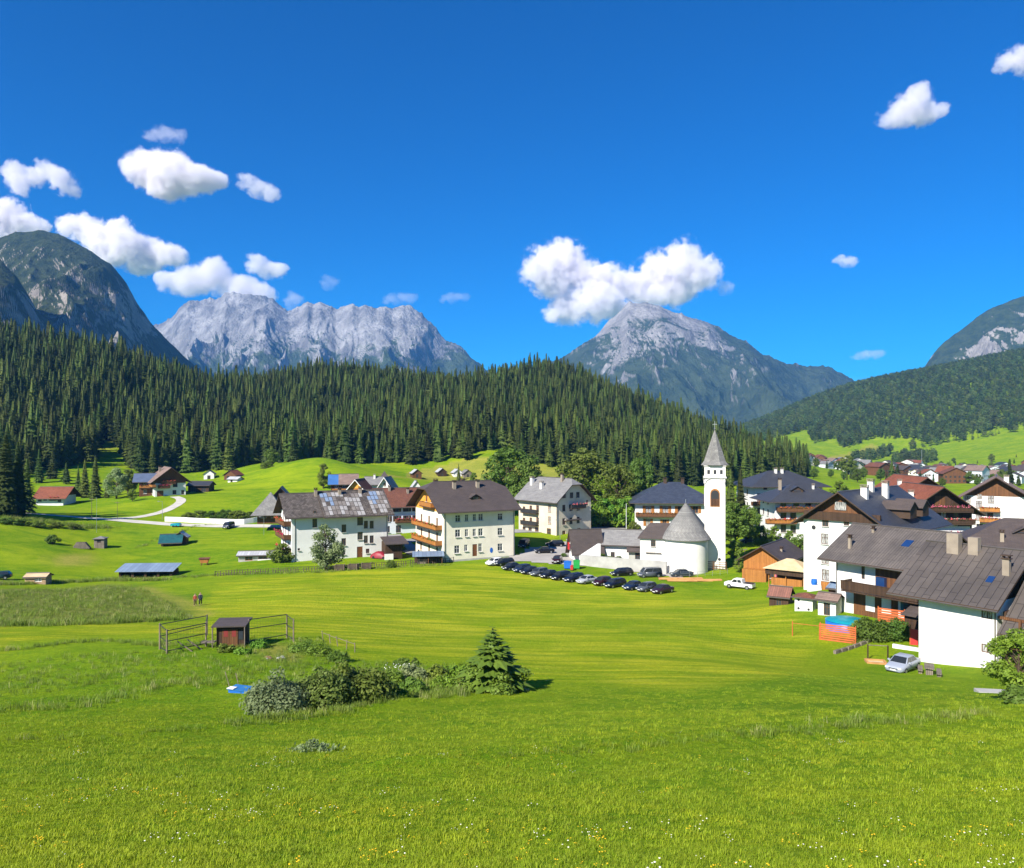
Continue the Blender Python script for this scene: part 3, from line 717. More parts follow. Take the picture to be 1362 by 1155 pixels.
TREES = {}
def tree_proto(key, meshes): TREES[key] = meshes
for i in range(8):
    tree_proto(('spruce', i), spruce_meshes(20+i, (20, 23, 17.5, 21, 15, 19, 24, 18)[i], (4.6, 4.4, 5.2, 5.6, 4.2, 5.2, 5.0, 4.4)[i], 16+i, 10, .04 + .04*(i % 3)))
for i in range(2): tree_proto(('nearspruce', i), spruce_meshes(50+i, 22, 4.1, 34, 12, .03))
for i in range(3): tree_proto(('oak', i), broadleaf_meshes(70+i, 14, 5.6, M['leafdark'], 6500, .34, .16, 46, 'oval'))
for i in range(3): tree_proto(('leafy', i), broadleaf_meshes(80+i, 10, 3.4, M['leaf'], 4200, .26, .12, 40, 'egg'))
for i in range(2): tree_proto(('willow', i), broadleaf_meshes(90+i, 9.5, 3.7, M['leafgrey'], 5200, .22, .1, 44, 'egg'))
for i in range(3): tree_proto(('bush', i), broadleaf_meshes(100+i, 3, 2.1, M['leafdark'], 2600, .17, .02, 30, 'oval'))
for i in range(2): tree_proto(('brightbush', i), broadleaf_meshes(110+i, 4, 2.4, M['leafbright'], 2600, .2, .02, 30, 'oval'))
NUSE = {}
def tree(key, loc, label, name='tree', cat='tree', scale=1.0, rz=None, group=None):
    cr, tr = TREES[key]; NUSE[key] = NUSE.get(key, 0) + 1
    r_ = random.Random(NUSE[key]*31 + hash(key[0]) % 7 if False else NUSE[key]*31 + len(key[0]))
    o = thing(name, label, cat, loc, r_.uniform(0, 6.28) if rz is None else rz, group)
    o.scale = scale if isinstance(scale, tuple) else (scale,)*3
    link('trunk', tr, o); link('crown', cr, o)
    return o

def scatter(name, label, pts, rots, scales, protos, mat=None):
    """one object of kind stuff: uncountable copies over ground points"""
    me = bpy.data.meshes.new(name); me.from_pydata([tuple(p) for p in pts], [], [])
    for nm, arr in (('rz', rots), ('sc', scales)):
        a = me.attributes.new(nm, 'FLOAT', 'POINT'); a.data.foreach_set('value', np.asarray(arr, dtype=np.float32))
    o = link(name, me)
    coll = bpy.data.collections.new(name + '_kinds')
    for i, pm in enumerate(protos): coll.objects.link(bpy.data.objects.new(f'{name}_kind', pm))
    g = bpy.data.node_groups.new(name, 'GeometryNodeTree')
    g.interface.new_socket('Geometry', in_out='INPUT', socket_type='NodeSocketGeometry')
    g.interface.new_socket('Geometry', in_out='OUTPUT', socket_type='NodeSocketGeometry')
    gi = g.nodes.new('NodeGroupInput'); go = g.nodes.new('NodeGroupOutput')
    ci = g.nodes.new('GeometryNodeCollectionInfo'); ci.inputs[0].default_value = coll; ci.inputs['Separate Children'].default_value = True; ci.inputs['Reset Children'].default_value = True
    ip = g.nodes.new('GeometryNodeInstanceOnPoints'); ip.inputs['Pick Instance'].default_value = True
    def attr(n):
        a = g.nodes.new('GeometryNodeInputNamedAttribute'); a.data_type = 'FLOAT'; a.inputs[0].default_value = n; return a.outputs[0]
    cx = g.nodes.new('ShaderNodeCombineXYZ'); g.links.new(attr('rz'), cx.inputs[2])
    er = g.nodes.new('FunctionNodeEulerToRotation'); g.links.new(cx.outputs[0], er.inputs[0])
    g.links.new(gi.outputs[0], ip.inputs['Points']); g.links.new(ci.outputs[0], ip.inputs['Instance'])
    g.links.new(er.outputs[0], ip.inputs['Rotation']); g.links.new(attr('sc'), ip.inputs['Scale'])
    g.links.new(ip.outputs[0], go.inputs[0])
    md = o.modifiers.new('scatter', 'NODES'); md.node_group = g
    return tag(o, label, None, None, 'stuff')

# the spruce forest: its front rows as single trees, the rest as one wood
def forest():
    r_ = np.random.default_rng(11)
    sp = 5.7
    gx, gy = np.meshgrid(np.arange(-560, 420, sp), np.arange(330, 900, sp))
    x = (gx + r_.uniform(-.45, .45, gx.shape)*sp).ravel(); y = (gy + r_.uniform(-.45, .45, gx.shape)*sp).ravel()
    px = CX + F*x/y
    edge = np.interp(px, [-300,-60,0,30,100,125,135,160,170,250,330,370,400,450,480,560,625,640,680,700,760,830,900,960,1000,1040,1075,1100],
                         [300, 300,330,350,395,410,450,450,395,410,418,425,428,432,430,428,432,462,462,430,425,415,405,412,420,450,520,900])
    edge = edge + 14*gnoise(x/26, y/26) + 6*gnoise(x/9, y/9)
    end = np.interp(px, [-300, 0, 150, 290, 330, 450, 650, 715, 780, 870, 920, 980, 1050, 1100], [720, 720, 700, 720, 880, 880, 880, 880, 850, 820, 790, 760, 700, 640])
    keep = (y > edge) & (y < end) & (px > -120) & (px < 1075)
    keep &= (gnoise(x/17, y/17) + .6*gnoise(x/7, y/7)) > -.42
    keep &= ~((np.abs(px-143) < 9) & (y < 470)) & ~((np.abs(px-292) < 6) & (y > 560) & (y < 590))
    x, y, px, edge = x[keep], y[keep], px[keep], edge[keep]
    z = zground(x, y) - .3
    sc_ = (.78 + .6*r_.random(len(x))**1.4)*(1 + .22*gnoise(x/40, y/40))
    sc_ *= np.where(px < 320, 1.08, 1.0)
    rot = r_.uniform(0, 6.28, len(x))
    front = np.argsort((y - edge) + 60*(px < -10) + 60*(px > 1066))[:285]
    m = np.ones(len(x), bool); m[front] = False
    grp = 'spruces along the front edge of the forest'
    pxf = CX + F*x[front]/y[front]
    for j, k in enumerate(front):
        q = pxf[j]
        lab = ('dark green spruce in the front row of the forest ' +
               ('behind the red-roofed chalet at left' if q < 130 else 'behind the big brown-roofed farmhouse' if q < 320 else 'above the green knoll' if q < 480 else
                'above the tawny hay slope' if q < 800 else 'behind the chapel and blue-roofed house'))
        tree(('spruce', j % 8), (x[k], y[k], z[k]), lab, 'spruce', 'spruce', float(sc_[k]), float(rot[k]), grp)
    scatter('forest', 'dense dark spruce wood covering the hills behind the village', np.stack([x, y, z], -1)[m], rot[m], sc_[m], [TREES[('spruce', i)][0] for i in range(8)])
    return int(m.sum())
NF = forest()

def far_forest():
    r_ = np.random.default_rng(12); sp = 8.0
    gx, gy = np.meshgrid(np.arange(350, 2100, sp), np.arange(1080, 2600, sp))
    x = (gx + r_.uniform(-.5, .5, gx.shape)*sp).ravel(); y = (gy + r_.uniform(-.5, .5, gx.shape)*sp).ravel()
    px = CX + F*x/y; k = (px > 960) & (px < 1440)
    x, y, px = x[k], y[k], px[k]; z = zground(x, y); py = HY - z/y*F
    line = np.interp(px, [960, 985, 1016, 1050, 1072, 1082, 1110, 1122, 1166, 1222, 1232, 1290, 1362, 1440], [592, 588, 590, 581, 575, 594, 588, 602, 586, 588, 594, 581, 571, 561])
    line = line - 3 + 3.5*gnoise(x/45, y/45)
    k = (py < line) | ((np.abs((px-1215)/30)**2 + np.abs((py-614 - (px-1215)*-.08)/7)**2) < 1) | (np.abs(px-1158) < 26) & (np.abs(py-(614 - (px-1140)*.22)) < 3.2)
    k |= (np.abs(px-1290) < 80) & (np.abs(py - (592 - (px-1240)*.16)) < 2.0) & (r_.random(len(x)) < .5)
    x, y, z = x[k], y[k], z[k]
    sc_ = .8 + .55*r_.random(len(x)); rot = r_.uniform(0, 6.28, len(x))
    pr = [spruce_meshes(200+i, 19, 3.6, 13, 7, .04, M['spruce_far'], True)[0] for i in range(3)]
    v, f = leaf_cloud(5, [(0, 0, 7, 4.2), (1.5, 1, 10, 3.2), (-1.5, -1, 9.5, 3.2), (0, 0, 13, 2.4)], 420, .9)
    pr.append(np_mesh('far_broadleaf', v, f, M['spruce_far'], False))
    scatter('far_forest', 'mixed wood covering the far hillside beyond the village', np.stack([x, y, z-.5], -1), rot, sc_, pr)
    return len(x)
NFF = far_forest()

# grass blades of the near slope
def tuft(seed, n, h, spread, mat):
    r_ = random.Random(seed); v, f = [], []
    for i in range(n):
        a = r_.uniform(0, 6.28); q = spread*math.sqrt(r_.random()); b = Vector((q*math.cos(a), q*math.sin(a), -.02))
        la = r_.uniform(0, 6.28); d = Vector((math.cos(la), math.sin(la), 0)); hh = h*r_.uniform(.45, 1.1); lean = hh*r_.uniform(.15, .8); wd = r_.uniform(.004, .009)*(h/.16)**.5
        s = Vector((-d.y, d.x, 0))*wd; m_ = b + d*lean*.3 + Vector((0, 0, hh*.6)); e = b + d*lean + Vector((0, 0, hh))
        k = len(v); v += [b-s, b+s, m_+s*.8, m_-s*.8, e]; f += [(k, k+1, k+2, k+3), (k+3, k+2, k+4)]
    me = bpy.data.meshes.new('grass_tuft'); me.from_pydata([tuple(x) for x in v], [], f); me.materials.append(mat)
    return me
def blade_mat(name, c1, c2, c3):
    m, t = newmat(name)
    g = t.n('ShaderNodeNewGeometry'); oi = t.n('ShaderNodeObjectInfo')
    n = t.step(t.noise(oi.outputs['Location'], .5, 4, .6), .35, .65)
    col = t.mix(n, c1, c2)
    n2 = t.step(t.noise(t.mapv(oi.outputs['Location'], (.13, .3, .2), (0, 0, R(-10))), 1.0, 5, .65, .8), .38, .64)
    col = t.mix(.8, col, t.mix(n2, (.74, .86, .75), (1.28, 1.12, 1.15)), 'MULTIPLY'); col = t.mix(t.math('MULTIPLY', g.outputs['Random Per Island'], .55), col, c3)
    hs_ = t.n('ShaderNodeHueSaturation', i_Color=col, i_Value=t.math('MULTIPLY_ADD', oi.outputs['Random'], .6, .7)).outputs[0]
    b = t.bsdf(hs_, .55, .25); tr = t.n('ShaderNodeBsdfTranslucent', i_Color=hs_).outputs[0]
    mx = t.n('ShaderNodeMixShader', i_0=.4); t.L.new(b, mx.inputs[1]); t.L.new(tr, mx.inputs[2]); t.out(mx.outputs[0])
    return m
M['blade'] = blade_mat('grass_blades', (.17, .295, .006), (.25, .355, .008), (.41, .43, .035))
M['bladetall'] = blade_mat('tall_grass_blades', (.11, .23, .010), (.17, .28, .016), (.3, .32, .07))
M['bladedry'] = blade_mat('seeded_grass', (.26, .32, .06), (.34, .36, .10), (.46, .43, .2))

def grass():
    r_ = np.random.default_rng(21); P_, S_, T_ = [], [], []
    for y0, y1, dens, s0 in ((2.4, 4.2, 260, .5), (4.2, 7.2, 260, .55), (7.2, 11, 190, .68), (11, 17, 80, .8), (17, 27, 34, 1.0), (27, 40, 12, 1.2), (40, 52, 5, 1.2), (52, 64, 2.2, 1.1)):
        A_ = .72*(y1*y1 - y0*y0); n = int(A_*dens)
        y = np.sqrt(r_.uniform(y0*y0, y1*y1, n)); x = r_.uniform(-.72, .72, n)*y
        P_.append(np.stack([x, y], -1)); S_.append(s0*(.6 + .75*r_.random(n))*(1 + .45*gnoise(x/1.1, y/1.1) + .35*gnoise(x/4, y/4)))
    p = np.concatenate(P_); s = np.concatenate(S_)
    z = zground(p[:, 0], p[:, 1])
    scatter('grass', 'short bright green meadow grass on the near slope', np.column_stack([p, z]), r_.uniform(0, 6.28, len(p)), s, [tuft(i, 22, .078, .13, M['blade']) for i in range(5)])
    # tall growth along the banks and plot edges
    Q, S2 = [], []
    def line(pts, wid, dens, s0, warp=True):
        h = np.array(hxy(pts))
        for a, b in zip(h[:-1], h[1:]):
            n = max(1, int(np.hypot(*(b-a))*wid*dens)); t = r_.random(n)[:, None]
            q = a + (b-a)*t + r_.normal(size=(n, 2))*wid*.4
            Q.append(q); S2.append(s0*(.6 + .7*r_.random(n))*(1+.5*gnoise(q[:, 0]/3, q[:, 1]/3)))
    def area(pts, dens, s0):
        h = np.array(hxy(pts)); lo, hi = h.min(0), h.max(0); n = int((hi-lo).prod()*dens)
        q = lo + (hi-lo)*r_.random((n, 2)); q = q[inpoly(q[:, 0], q[:, 1], [tuple(k) for k in h])]
        Q.append(q); S2.append(s0*(.6 + .8*r_.random(len(q)))*(1+.6*gnoise(q[:, 0]/4, q[:, 1]/4)))
    line([(0,988),(150,978),(310,968),(400,957)], .5, 8, .7)
    line([(660,1008),(860,992),(1000,978)], .6, 9, .6); line([(1000,978),(1150,964),(1310,949)], .9, 16, .8)
    line([(300,962),(420,950),(560,926),(690,912)], 1.0, 14, 1.0)
    line([(0,866),(60,860),(130,852),(200,858),(330,862)], 1.2, 7, 1.3)
    line([(0,946),(100,940),(200,915),(300,905)], 2.2, 5, 1.1)
    area([(-20,885),(90,872),(240,866),(320,885),(320,905),(180,912),(40,925),(-20,930)], 2.0, .9)
    line([(230,768),(300,765),(420,762),(600,752)], 1.4, 8, 1.2); line([(-20,778),(60,775),(150,772),(225,772)], 1.6, 8, 2.2)
    line([(0,833),(130,830),(250,823)], 1.3, 8, 2.1)
    area([(-20,790),(140,778),(190,783),(258,820),(0,832)], 1.3, 1.4)
    area([(330,852),(425,850),(470,878),(620,884),(600,905),(520,930),(420,945),(330,935),(310,900)], 2.2, 1.0)
    area([(500,905),(640,900),(690,908),(680,918),(560,930)], 5, 1.3)
    line([(0,690),(60,694),(110,702),(140,702)], 3.5, 4, 3.0); line([(180,730),(260,700),(330,690)], 1.0, 2, 2.0)
    line([(1130,858),(1180,848),(1230,850)], 1.5, 6, 1.6)
    p = np.concatenate(Q); s = np.concatenate(S2); z = zground(p[:, 0], p[:, 1])
    k = r_.random(len(p)) < .16
    scatter('tall_grass', 'tall unmown grass along banks and plot edges', np.column_stack([p, z])[~k], r_.uniform(0, 6.28, (~k).sum()), s[~k], [tuft(30+i, 18, .32, .22, M['bladetall']) for i in range(4)])
    scatter('seed_heads', 'straw coloured seeding grass among the tall growth', np.column_stack([p, z])[k], r_.uniform(0, 6.28, k.sum()), s[k], [tuft(40+i, 10, .36, .22, M['bladedry']) for i in range(3)])
    # small meadow flowers
    fl = []
    for i, col in enumerate(((.75, .5, .02), (.75, .72, .62), (.7, .42, .02))):
        mm, t = newmat('meadow_petals'); t.out(t.bsdf(col, .7, .2)); b = MB(); rr = random.Random(i)
        for j in range(3):
            x, y, h = rr.uniform(-.1, .1), rr.uniform(-.1, .1), rr.uniform(.05, .10)
            b.T = Matrix.Translation((x, y, h)) @ Matrix.Rotation(rr.uniform(-.5, .5), 4, 'X')
            b.lathe([(.002, -.005), (.011, .0), (.012, .004), (.002, .007)], 7)
        fl.append(b.mesh('flower_heads', mm))
    n = 3600; y = np.sqrt(r_.uniform(8**2, 26**2, n)); x = r_.uniform(-.7, .7, n)*y
    dn = gnoise(x/2.2+9, y/2.2) + .6*gnoise(x/6, y/6) + r_.normal(size=n)*.25 + .25*np.clip((14-y)/6, -.6, 1)
    k = dn > .3; x, y = x[k], y[k]
    scatter('meadow_flowers', 'yellow and white meadow flowers dotted through the near grass', np.stack([x, y, zground(x, y)], -1), r_.uniform(0, 6.28, len(x)), .55 + .6*r_.random(len(x)), fl)
grass()
# ------------------------------------------------------------------ building kit
_wc = {}
def window_meshes(w, h, style):
    k = (round(w, 2), round(h, 2), style)
    if k in _wc: return _wc[k]
    fm = {'d': M['frame_dark'], 'w': M['frame_white'], 'o': M['orangewood'], 'g': M['frame_white'], 's': M['frame_dark']}[style[0]]
    b = .08 if w < 1.6 else .1; f = MB()
    f.box(-w/2, -w/2+b, -.03, .07, 0, h); f.box(w/2-b, w/2, -.03, .07, 0, h)
    f.box(-w/2+b, w/2-b, -.028, .068, 0, b); f.box(-w/2+b, w/2-b, -.028, .068, h-b, h)
    if w > .7: f.box(-.035, .035, -.02, .06, b, h-b)
    if h > 1.1: f.box(-w/2+b, w/2-b, -.016, .056, h*.62, h*.62+.05)
    fr = f.mesh('window_frame', fm)
    p = MB().box(-w/2+b-.01, w/2-b+.01, .015, .04, b-.01, h-b+.01).mesh('window_pane', M['curtain'] if style[-1] == 'c' else M['glass'])
    s = MB().box(-w/2-.1, w/2+.1, -.24, -.035, -.09, -.005).mesh('window_sill', M['sill'])
    _wc[k] = (fr, p, s); return _wc[k]
_sh = {}
def shutter_mesh(w, h, mat):
    k = (round(w, 2), round(h, 2), mat.name)
    if k not in _sh: _sh[k] = MB().box(0, w, -.05, -.005, 0, h).mesh('shutter', mat)
    return _sh[k]
def blossoms(L, seed, mats, n=None, hgt=.32, dep=.28):
    r_ = random.Random(seed); b = MB(); n = n or int(L*34)
    for i in range(n):
        x, y, z = r_.uniform(0, L), r_.uniform(-dep, .05), abs(r_.gauss(.02, hgt*.55)) - .1*(r_.random() < .4)
        x += .25*math.sin(x*5); s = r_.uniform(.06, .13); a = Vector((r_.gauss(0, 1), r_.gauss(0, 1), r_.gauss(0, 1))).normalized(); u = a.orthogonal().normalized(); w_ = a.cross(u)
        c = Vector((x, y, z)); b.add([c-u*s, c+w_*s, c+u*s, c-w_*s], [(0, 1, 2, 3)], 1 if r_.random() < .42 else 0)
    return b, mats

class House:
    """local frame: x along the front, y to the back, z up; front-left corner of the walls at the origin"""
    def __init__(s, label, px, py, rz, w=None, d=10., Y=None, pxr=None, pxl=None, name='house', cat='house', group=None, z=None, base=1.5):
        if Y is None: X, Y, Z = hit(px, py)
        else:
            X = (px-CX)/F*Y; Z = float(zground(X, Y)) if py is None else -(py-HY)/F*Y
            py = HY - Z/Y*F
        s.X, s.Y, s.Z = X, Y, Z; s.r = R(rz); s.py = py; s.base = base
        cr, sr = math.cos(s.r), math.sin(s.r)
        if pxr is not None: k = (pxr-CX)/F; w = (k*Y-X)/(cr-k*sr)
        if pxl is not None: k = (pxl-CX)/F; d = (X-k*Y)/(sr+k*cr)
        s.w, s.d = w, d
        s.o = thing(name, label, cat, (X, Y, Z), s.r, group)
        s.open = {k: [] for k in ('front', 'left', 'right', 'back')}
        s.roofs = []
        print(f'{label[:34]:36s} Y={Y:.0f} w={w:.1f} d={d:.1f} m/px={Y/1000:.3f}')
    def hz(s, py, dY=0): return -(py-HY)/F*(s.Y+dY) - s.Z       # height over the base of a photo row
    def face(s, side):
        w, d = s.w, s.d
        return {'front': ((0, 0), (1, 0), w), 'left': ((0, d), (0, -1), d), 'right': ((w, 0), (0, 1), d), 'back': ((w, d), (-1, 0), w)}[side]
    def on(s, side, px, py):
        """photo pixel -> (u, z) on a wall"""
        (ox, oy), (ux, uy), L = s.face(side); cr, sr = math.cos(s.r), math.sin(s.r)
        OX, OY = s.X + ox*cr - oy*sr, s.Y + ox*sr + oy*cr; UX, UY = ux*cr - uy*sr, ux*sr + uy*cr
        k = (px-CX)/F; u = (k*OY-OX)/(UX-k*UY); YY = OY+u*UY
        return u, -(py-HY)/F*YY - s.Z
    def win(s, side, items, style='d', shutters=None, sill=True):
        """items: (px, py, w, h) centre in photo pixels, size in metres"""
        for it in items:
            u, z = s.on(side, it[0], it[1]); s.winm(side, [(u, z-it[3]/2, it[2], it[3])], it[4] if len(it) > 4 else style, shutters, sill)
        return s
    def winm(s, side, items, style='d', shutters=None, sill=True):
        for u, z, w, h in items:
            L = s.face(side)[2]
            if u-w/2 < .15 or u+w/2 > L-.15: continue
            if any(abs(u-q[0]) < (w+q[2])/2+.05 and z < q[1]+q[3]+.05 and q[1] < z+h+.05 for q in s.open[side]): continue
            s.open[side].append((u, z, w, h, style, shutters, sill))
        return s
    def door(s, side, px, py, w=1.0, h=2.1, style='door'):
        u, z = s.on(side, px, py); s.open[side].append((u, max(z-h/2, -.2), w, h, style, None, False)); return s
    def walls(s, h, mat, gables=(), rise=0, name='wall', jerk=0, gmat=None, gz=None, ridge_off=.5, plinth=None):
        """wall shell with real openings; gables: sides that run up to the ridge"""
        b = MB(); mats = [mat, gmat or mat, plinth or mat]; s.h = h; s.rise = rise
        for side in ('front', 'left', 'right', 'back'):
            (ox, oy), (ux, uy), L = s.face(side); ops = s.open[side]; nx, ny = uy, -ux
            P_ = lambda u, z, dp=0: (ox+ux*u-nx*dp, oy+uy*u-ny*dp, z)
            us = sorted({0, L} | {round(o[0]-o[2]/2, 4) for o in ops} | {round(o[0]+o[2]/2, 4) for o in ops})
            zb = sorted({-s.base, h} | {round(o[1], 4) for o in ops if o[1] < h} | {round(o[1]+o[3], 4) for o in ops if o[1]+o[3] < h} | ({gz} if gz and gz < h else set()) | ({1.0} if plinth else set()))
            for u0, u1 in zip(us, us[1:]):
                for z0, z1 in zip(zb, zb[1:]):
                    um, zm = (u0+u1)/2, (z0+z1)/2
                    if any(abs(um-o[0]) < o[2]/2 and o[1] < zm < o[1]+o[3] for o in ops): continue
                    mi = 1 if gz is not None and zm > gz and side in gables else (2 if plinth and zm < 1.0 else 0)
                    b.poly([P_(u0, z0), P_(u1, z0), P_(u1, z1), P_(u0, z1)], mi)
            if side in gables:
                ap = L*(ridge_off if side in ('front', 'left') else 1-ridge_off)
                if jerk: b.poly([P_(0, h), P_(L, h), P_(L-(L-ap)*(1-jerk), h+rise*(1-jerk)), P_(ap*(1-jerk), h+rise*(1-jerk))], 1)
                else: b.poly([P_(0, h), P_(L, h), P_(ap, h+rise)], 1)
            for u, z, w, hh, style, shut, sill in ops:
                dp = .16; a, c, e, g = u-w/2, u+w/2, z, z+hh
                if g <= h+.01:
                    for q in ([P_(a, e), P_(a, e, dp), P_(a, g, dp), P_(a, g)], [P_(c, g), P_(c, g, dp), P_(c, e, dp), P_(c, e)], [P_(a, e), P_(c, e), P_(c, e, dp), P_(a, e, dp)], [P_(a, g, dp), P_(c, g, dp), P_(c, g), P_(a, g)]): b.poly(q)
                    off = dp-.07
                else: off = -.07                       # up in the gable: set on the boarding
                ang = math.atan2(uy, ux); loc = P_(u, z, off)
                if style == 'open': continue
                if style == 'door':
                    dm = MB(); dm.box(-w/2, w/2, -.03, .06, 0, hh); do = dm.build('door', M['door'], s.o, loc, ang)
                    MB().box(w/2-.2, w/2-.1, -.09, -.031, hh*.45, hh*.52).build('handle', M['metal'], do)
                    continue
                fr, pn, sl_ = window_meshes(w, hh, style)
                fo = link('window', fr, s.o, loc, ang); link('pane', pn, fo)
                if sill: link('sill', sl_, fo, (0, -off-.0, 0))
                if shut:
                    for sd in (-1, 1): link('shutter', shutter_mesh(w*.5, hh, shut), fo, ((w/2+.02 if sd > 0 else -w/2-.02-w*.5), -off-.01, 0))
        s.wall = b.build(name, mats, s.o)
        return s
    def gable_roof(s, mat, h=None, rise=None, ridge='x', eave=1.2, verge=1.0, t=.22, jerk=0, x0=0, x1=None, y0=0, y1=None, off=.5, zoff=.06, ext=(0, 0), name='roof'):
        h = s.h if h is None else h; rise = s.rise if rise is None else rise
        x1 = s.w if x1 is None else x1; y1 = s.d if y1 is None else y1
        W, D = (x1-x0, y1-y0) if ridge == 'x' else (y1-y0, x1-x0)
        q = lambda a, c, z: ((x0+a, y0+c, z+zoff) if ridge == 'x' else (x0+c, y0+a, z+zoff))
        yr = D*off; e1, e2 = eave+ext[0], eave+ext[1]; s1, s2 = rise/yr, rise/(D-yr)
        b = MB(); zr = h+rise; v0, v1 = (verge if isinstance(verge, tuple) else (verge, verge))
        j = jerk*min(yr, D-yr); jz = jerk*rise
        A = [q(-v0, -e1, h-e1*s1), q(W+v1, -e1, h-e1*s1)]; B = [q(W+v1, D+e2, h-e2*s2), q(-v0, D+e2, h-e2*s2)]
        if jerk:
            jd = j*1.15
            A += [q(W+v1, yr-j, zr-jz), q(W+v1-jd, yr, zr), q(-v0+jd, yr, zr), q(-v0, yr-j, zr-jz)]
            B += [q(-v0, yr+j, zr-jz), q(-v0+jd, yr, zr), q(W+v1-jd, yr, zr), q(W+v1, yr+j, zr-jz)]
            tri = [[q(-v0, yr+j, zr-jz), q(-v0, yr-j, zr-jz), q(-v0+jd, yr, zr)], [q(W+v1, yr-j, zr-jz), q(W+v1, yr+j, zr-jz), q(W+v1-jd, yr, zr)]]
        else:
            A += [q(W+v1, yr, zr), q(-v0, yr, zr)]; B += [q(-v0, yr, zr), q(W+v1, yr, zr)]; tri = []
        for P_ in [A, B]+tri:
            if ridge == 'y': P_ = P_[::-1]
            b.slab(P_, t, 0, 1)
        ro = b.build(name, [mat, M['fascia']], s.o)
        # ridge cap and gutters
        g = MB(); r0, r1 = q(-v0+(j*1.15 if jerk else 0), yr, zr+.02), q(W+v1-(j*1.15 if jerk else 0), yr, zr+.02); g.tube(r0, r1, .12, n=6)
        g.build('ridge_cap', M['gutter'], ro)
        g = MB()
        for yy, ee, ss in ((-e1, e1, s1), (D+e2, e2, s2)):
            sg = -1 if yy < 0 else 1; g.tube(q(-v0, yy+sg*.1, h-ee*ss-.16), q(W+v1, yy+sg*.1, h-ee*ss-.16), .085, n=6)
        g.build('gutter', M['gutter'], ro)
        s.roofs.append((ro, x0, x1, y0, y1, h, rise, ridge, off)); s.roof = ro
        return s
    def hip_roof(s, mat, rise, eave=1.0, t=.22, run=None, x0=0, x1=None, y0=0, y1=None, h=None, name='roof'):
        h = s.h if h is None else h; x1 = s.w if x1 is None else x1; y1 = s.d if y1 is None else y1
        e = eave; k = min(x1-x0, y1-y0)/2+e; sl_ = rise/(k-e); zr = h+rise+.06; ze = h-e*sl_+.06; run = k if run is None else run
        a, b_, c, d = x0-e, x1+e, y0-e, y1+e; mb = MB()
        if x1-x0 >= y1-y0:
            ym = (c+d)/2; p, q = (a+run, ym, zr), (b_-run, ym, zr)
            fs = [[(a, c, ze), (b_, c, ze), q, p], [(b_, d, ze), (a, d, ze), p, q], [(a, d, ze), (a, c, ze), p], [(b_, c, ze), (b_, d, ze), q]]
        else:
            xm = (a+b_)/2; p, q = (xm, c+run, zr), (xm, d-run, zr)
            fs = [[(a, d, ze), (a, c, ze), p, q], [(b_, c, ze), (b_, d, ze), q, p], [(a, c, ze), (b_, c, ze), p], [(b_, d, ze), (a, d, ze), q]]
        for f in fs: mb.slab(f, t, 0, 1)
        s.roof = mb.build(name, [mat, M['fascia']], s.o)
        g = MB(); g.tube((a, c-.08, ze-.12), (b_, c-.08, ze-.12), .08, n=6); g.tube((a-.08, c, ze-.12), (a-.08, d, ze-.12), .08, n=6); g.build('gutter', M['gutter'], s.roof)
        s.roofs.append((s.roof, x0, x1, y0, y1, h, rise, 'x', .5)); return s
    def roof_z(s, x, y, k=-1):
        ro, x0, x1, y0, y1, h, rise, ridge, off = s.roofs[k]
        D = (y1-y0) if ridge == 'x' else (x1-x0); c = (y-y0) if ridge == 'x' else (x-x0); yr = D*off
        return h + rise*(c/yr if c < yr else (D-c)/(D-yr))
    def chimney(s, x, y, hgt=1.4, w=.6, d=.6, mat=None, k=-1, cap=True):
        z = s.roof_z(x, y, k); b = MB(); m = mat or M['chim']
        b.box(x-w/2, x+w/2, y-d/2, y+d/2, z-.6, z+hgt)
        co = b.build('chimney', m, s.roofs[k][0])
        b = MB()
        if cap:
            b.box(x-w/2-.1, x+w/2+.1, y-d/2-.1, y+d/2+.1, z+hgt+.002, z+hgt+.1)
            for ax in (-1, 1):
                for ay in (-1, 1): b.box(x+ax*(w/2-.06)-.05, x+ax*(w/2-.06)+.05, y+ay*(d/2-.06)-.05, y+ay*(d/2-.06)+.05, z+hgt+.1, z+hgt+.32)
            b.box(x-w/2-.12, x+w/2+.12, y-d/2-.12, y+d/2+.12, z+hgt+.322, z+hgt+.4)
            b.build('chimney_cap', M['chim'] if m is M['chimwhite'] else M['fascia'], s.roofs[k][0])
        return s
    def dormer(s, x, y, w=1.8, h=1.0, dep=2.2, mat=None, k=-1, sgn=-1):
        """small gabled dormer facing the front slope"""
        z = s.roof_z(x, y, k); b = MB(); m = mat or M['fascia']
        b.extr([(x-w/2, z-.4), (x+w/2, z-.4), (x+w/2, z+h), (x, z+h+w*.3), (x-w/2, z+h)], y, y+dep)
        do = b.build('dormer', m, s.roofs[k][0])
        r_ = MB(); e = .3
        for sg in (-1, 1):
            pts = [(x+sg*(w/2+e), y-.4, z+h-e*.6+.05), (x, y-.4, z+h+w*.3+.05), (x, y+dep+.8, z+h+w*.3+.05), (x+sg*(w/2+e), y+dep+.8, z+h-e*.6+.05)]
            r_.slab(pts if sg < 0 else pts[::-1], .12)
        r_.build('dormer_roof', s.roofs[k][0].data.materials[0], s.roofs[k][0])
        MB().box(x-w*.3, x+w*.3, y-.05, y-.012, z+.15, z+h-.05).build('dormer_window', M['glass'], s.roofs[k][0])
        return s
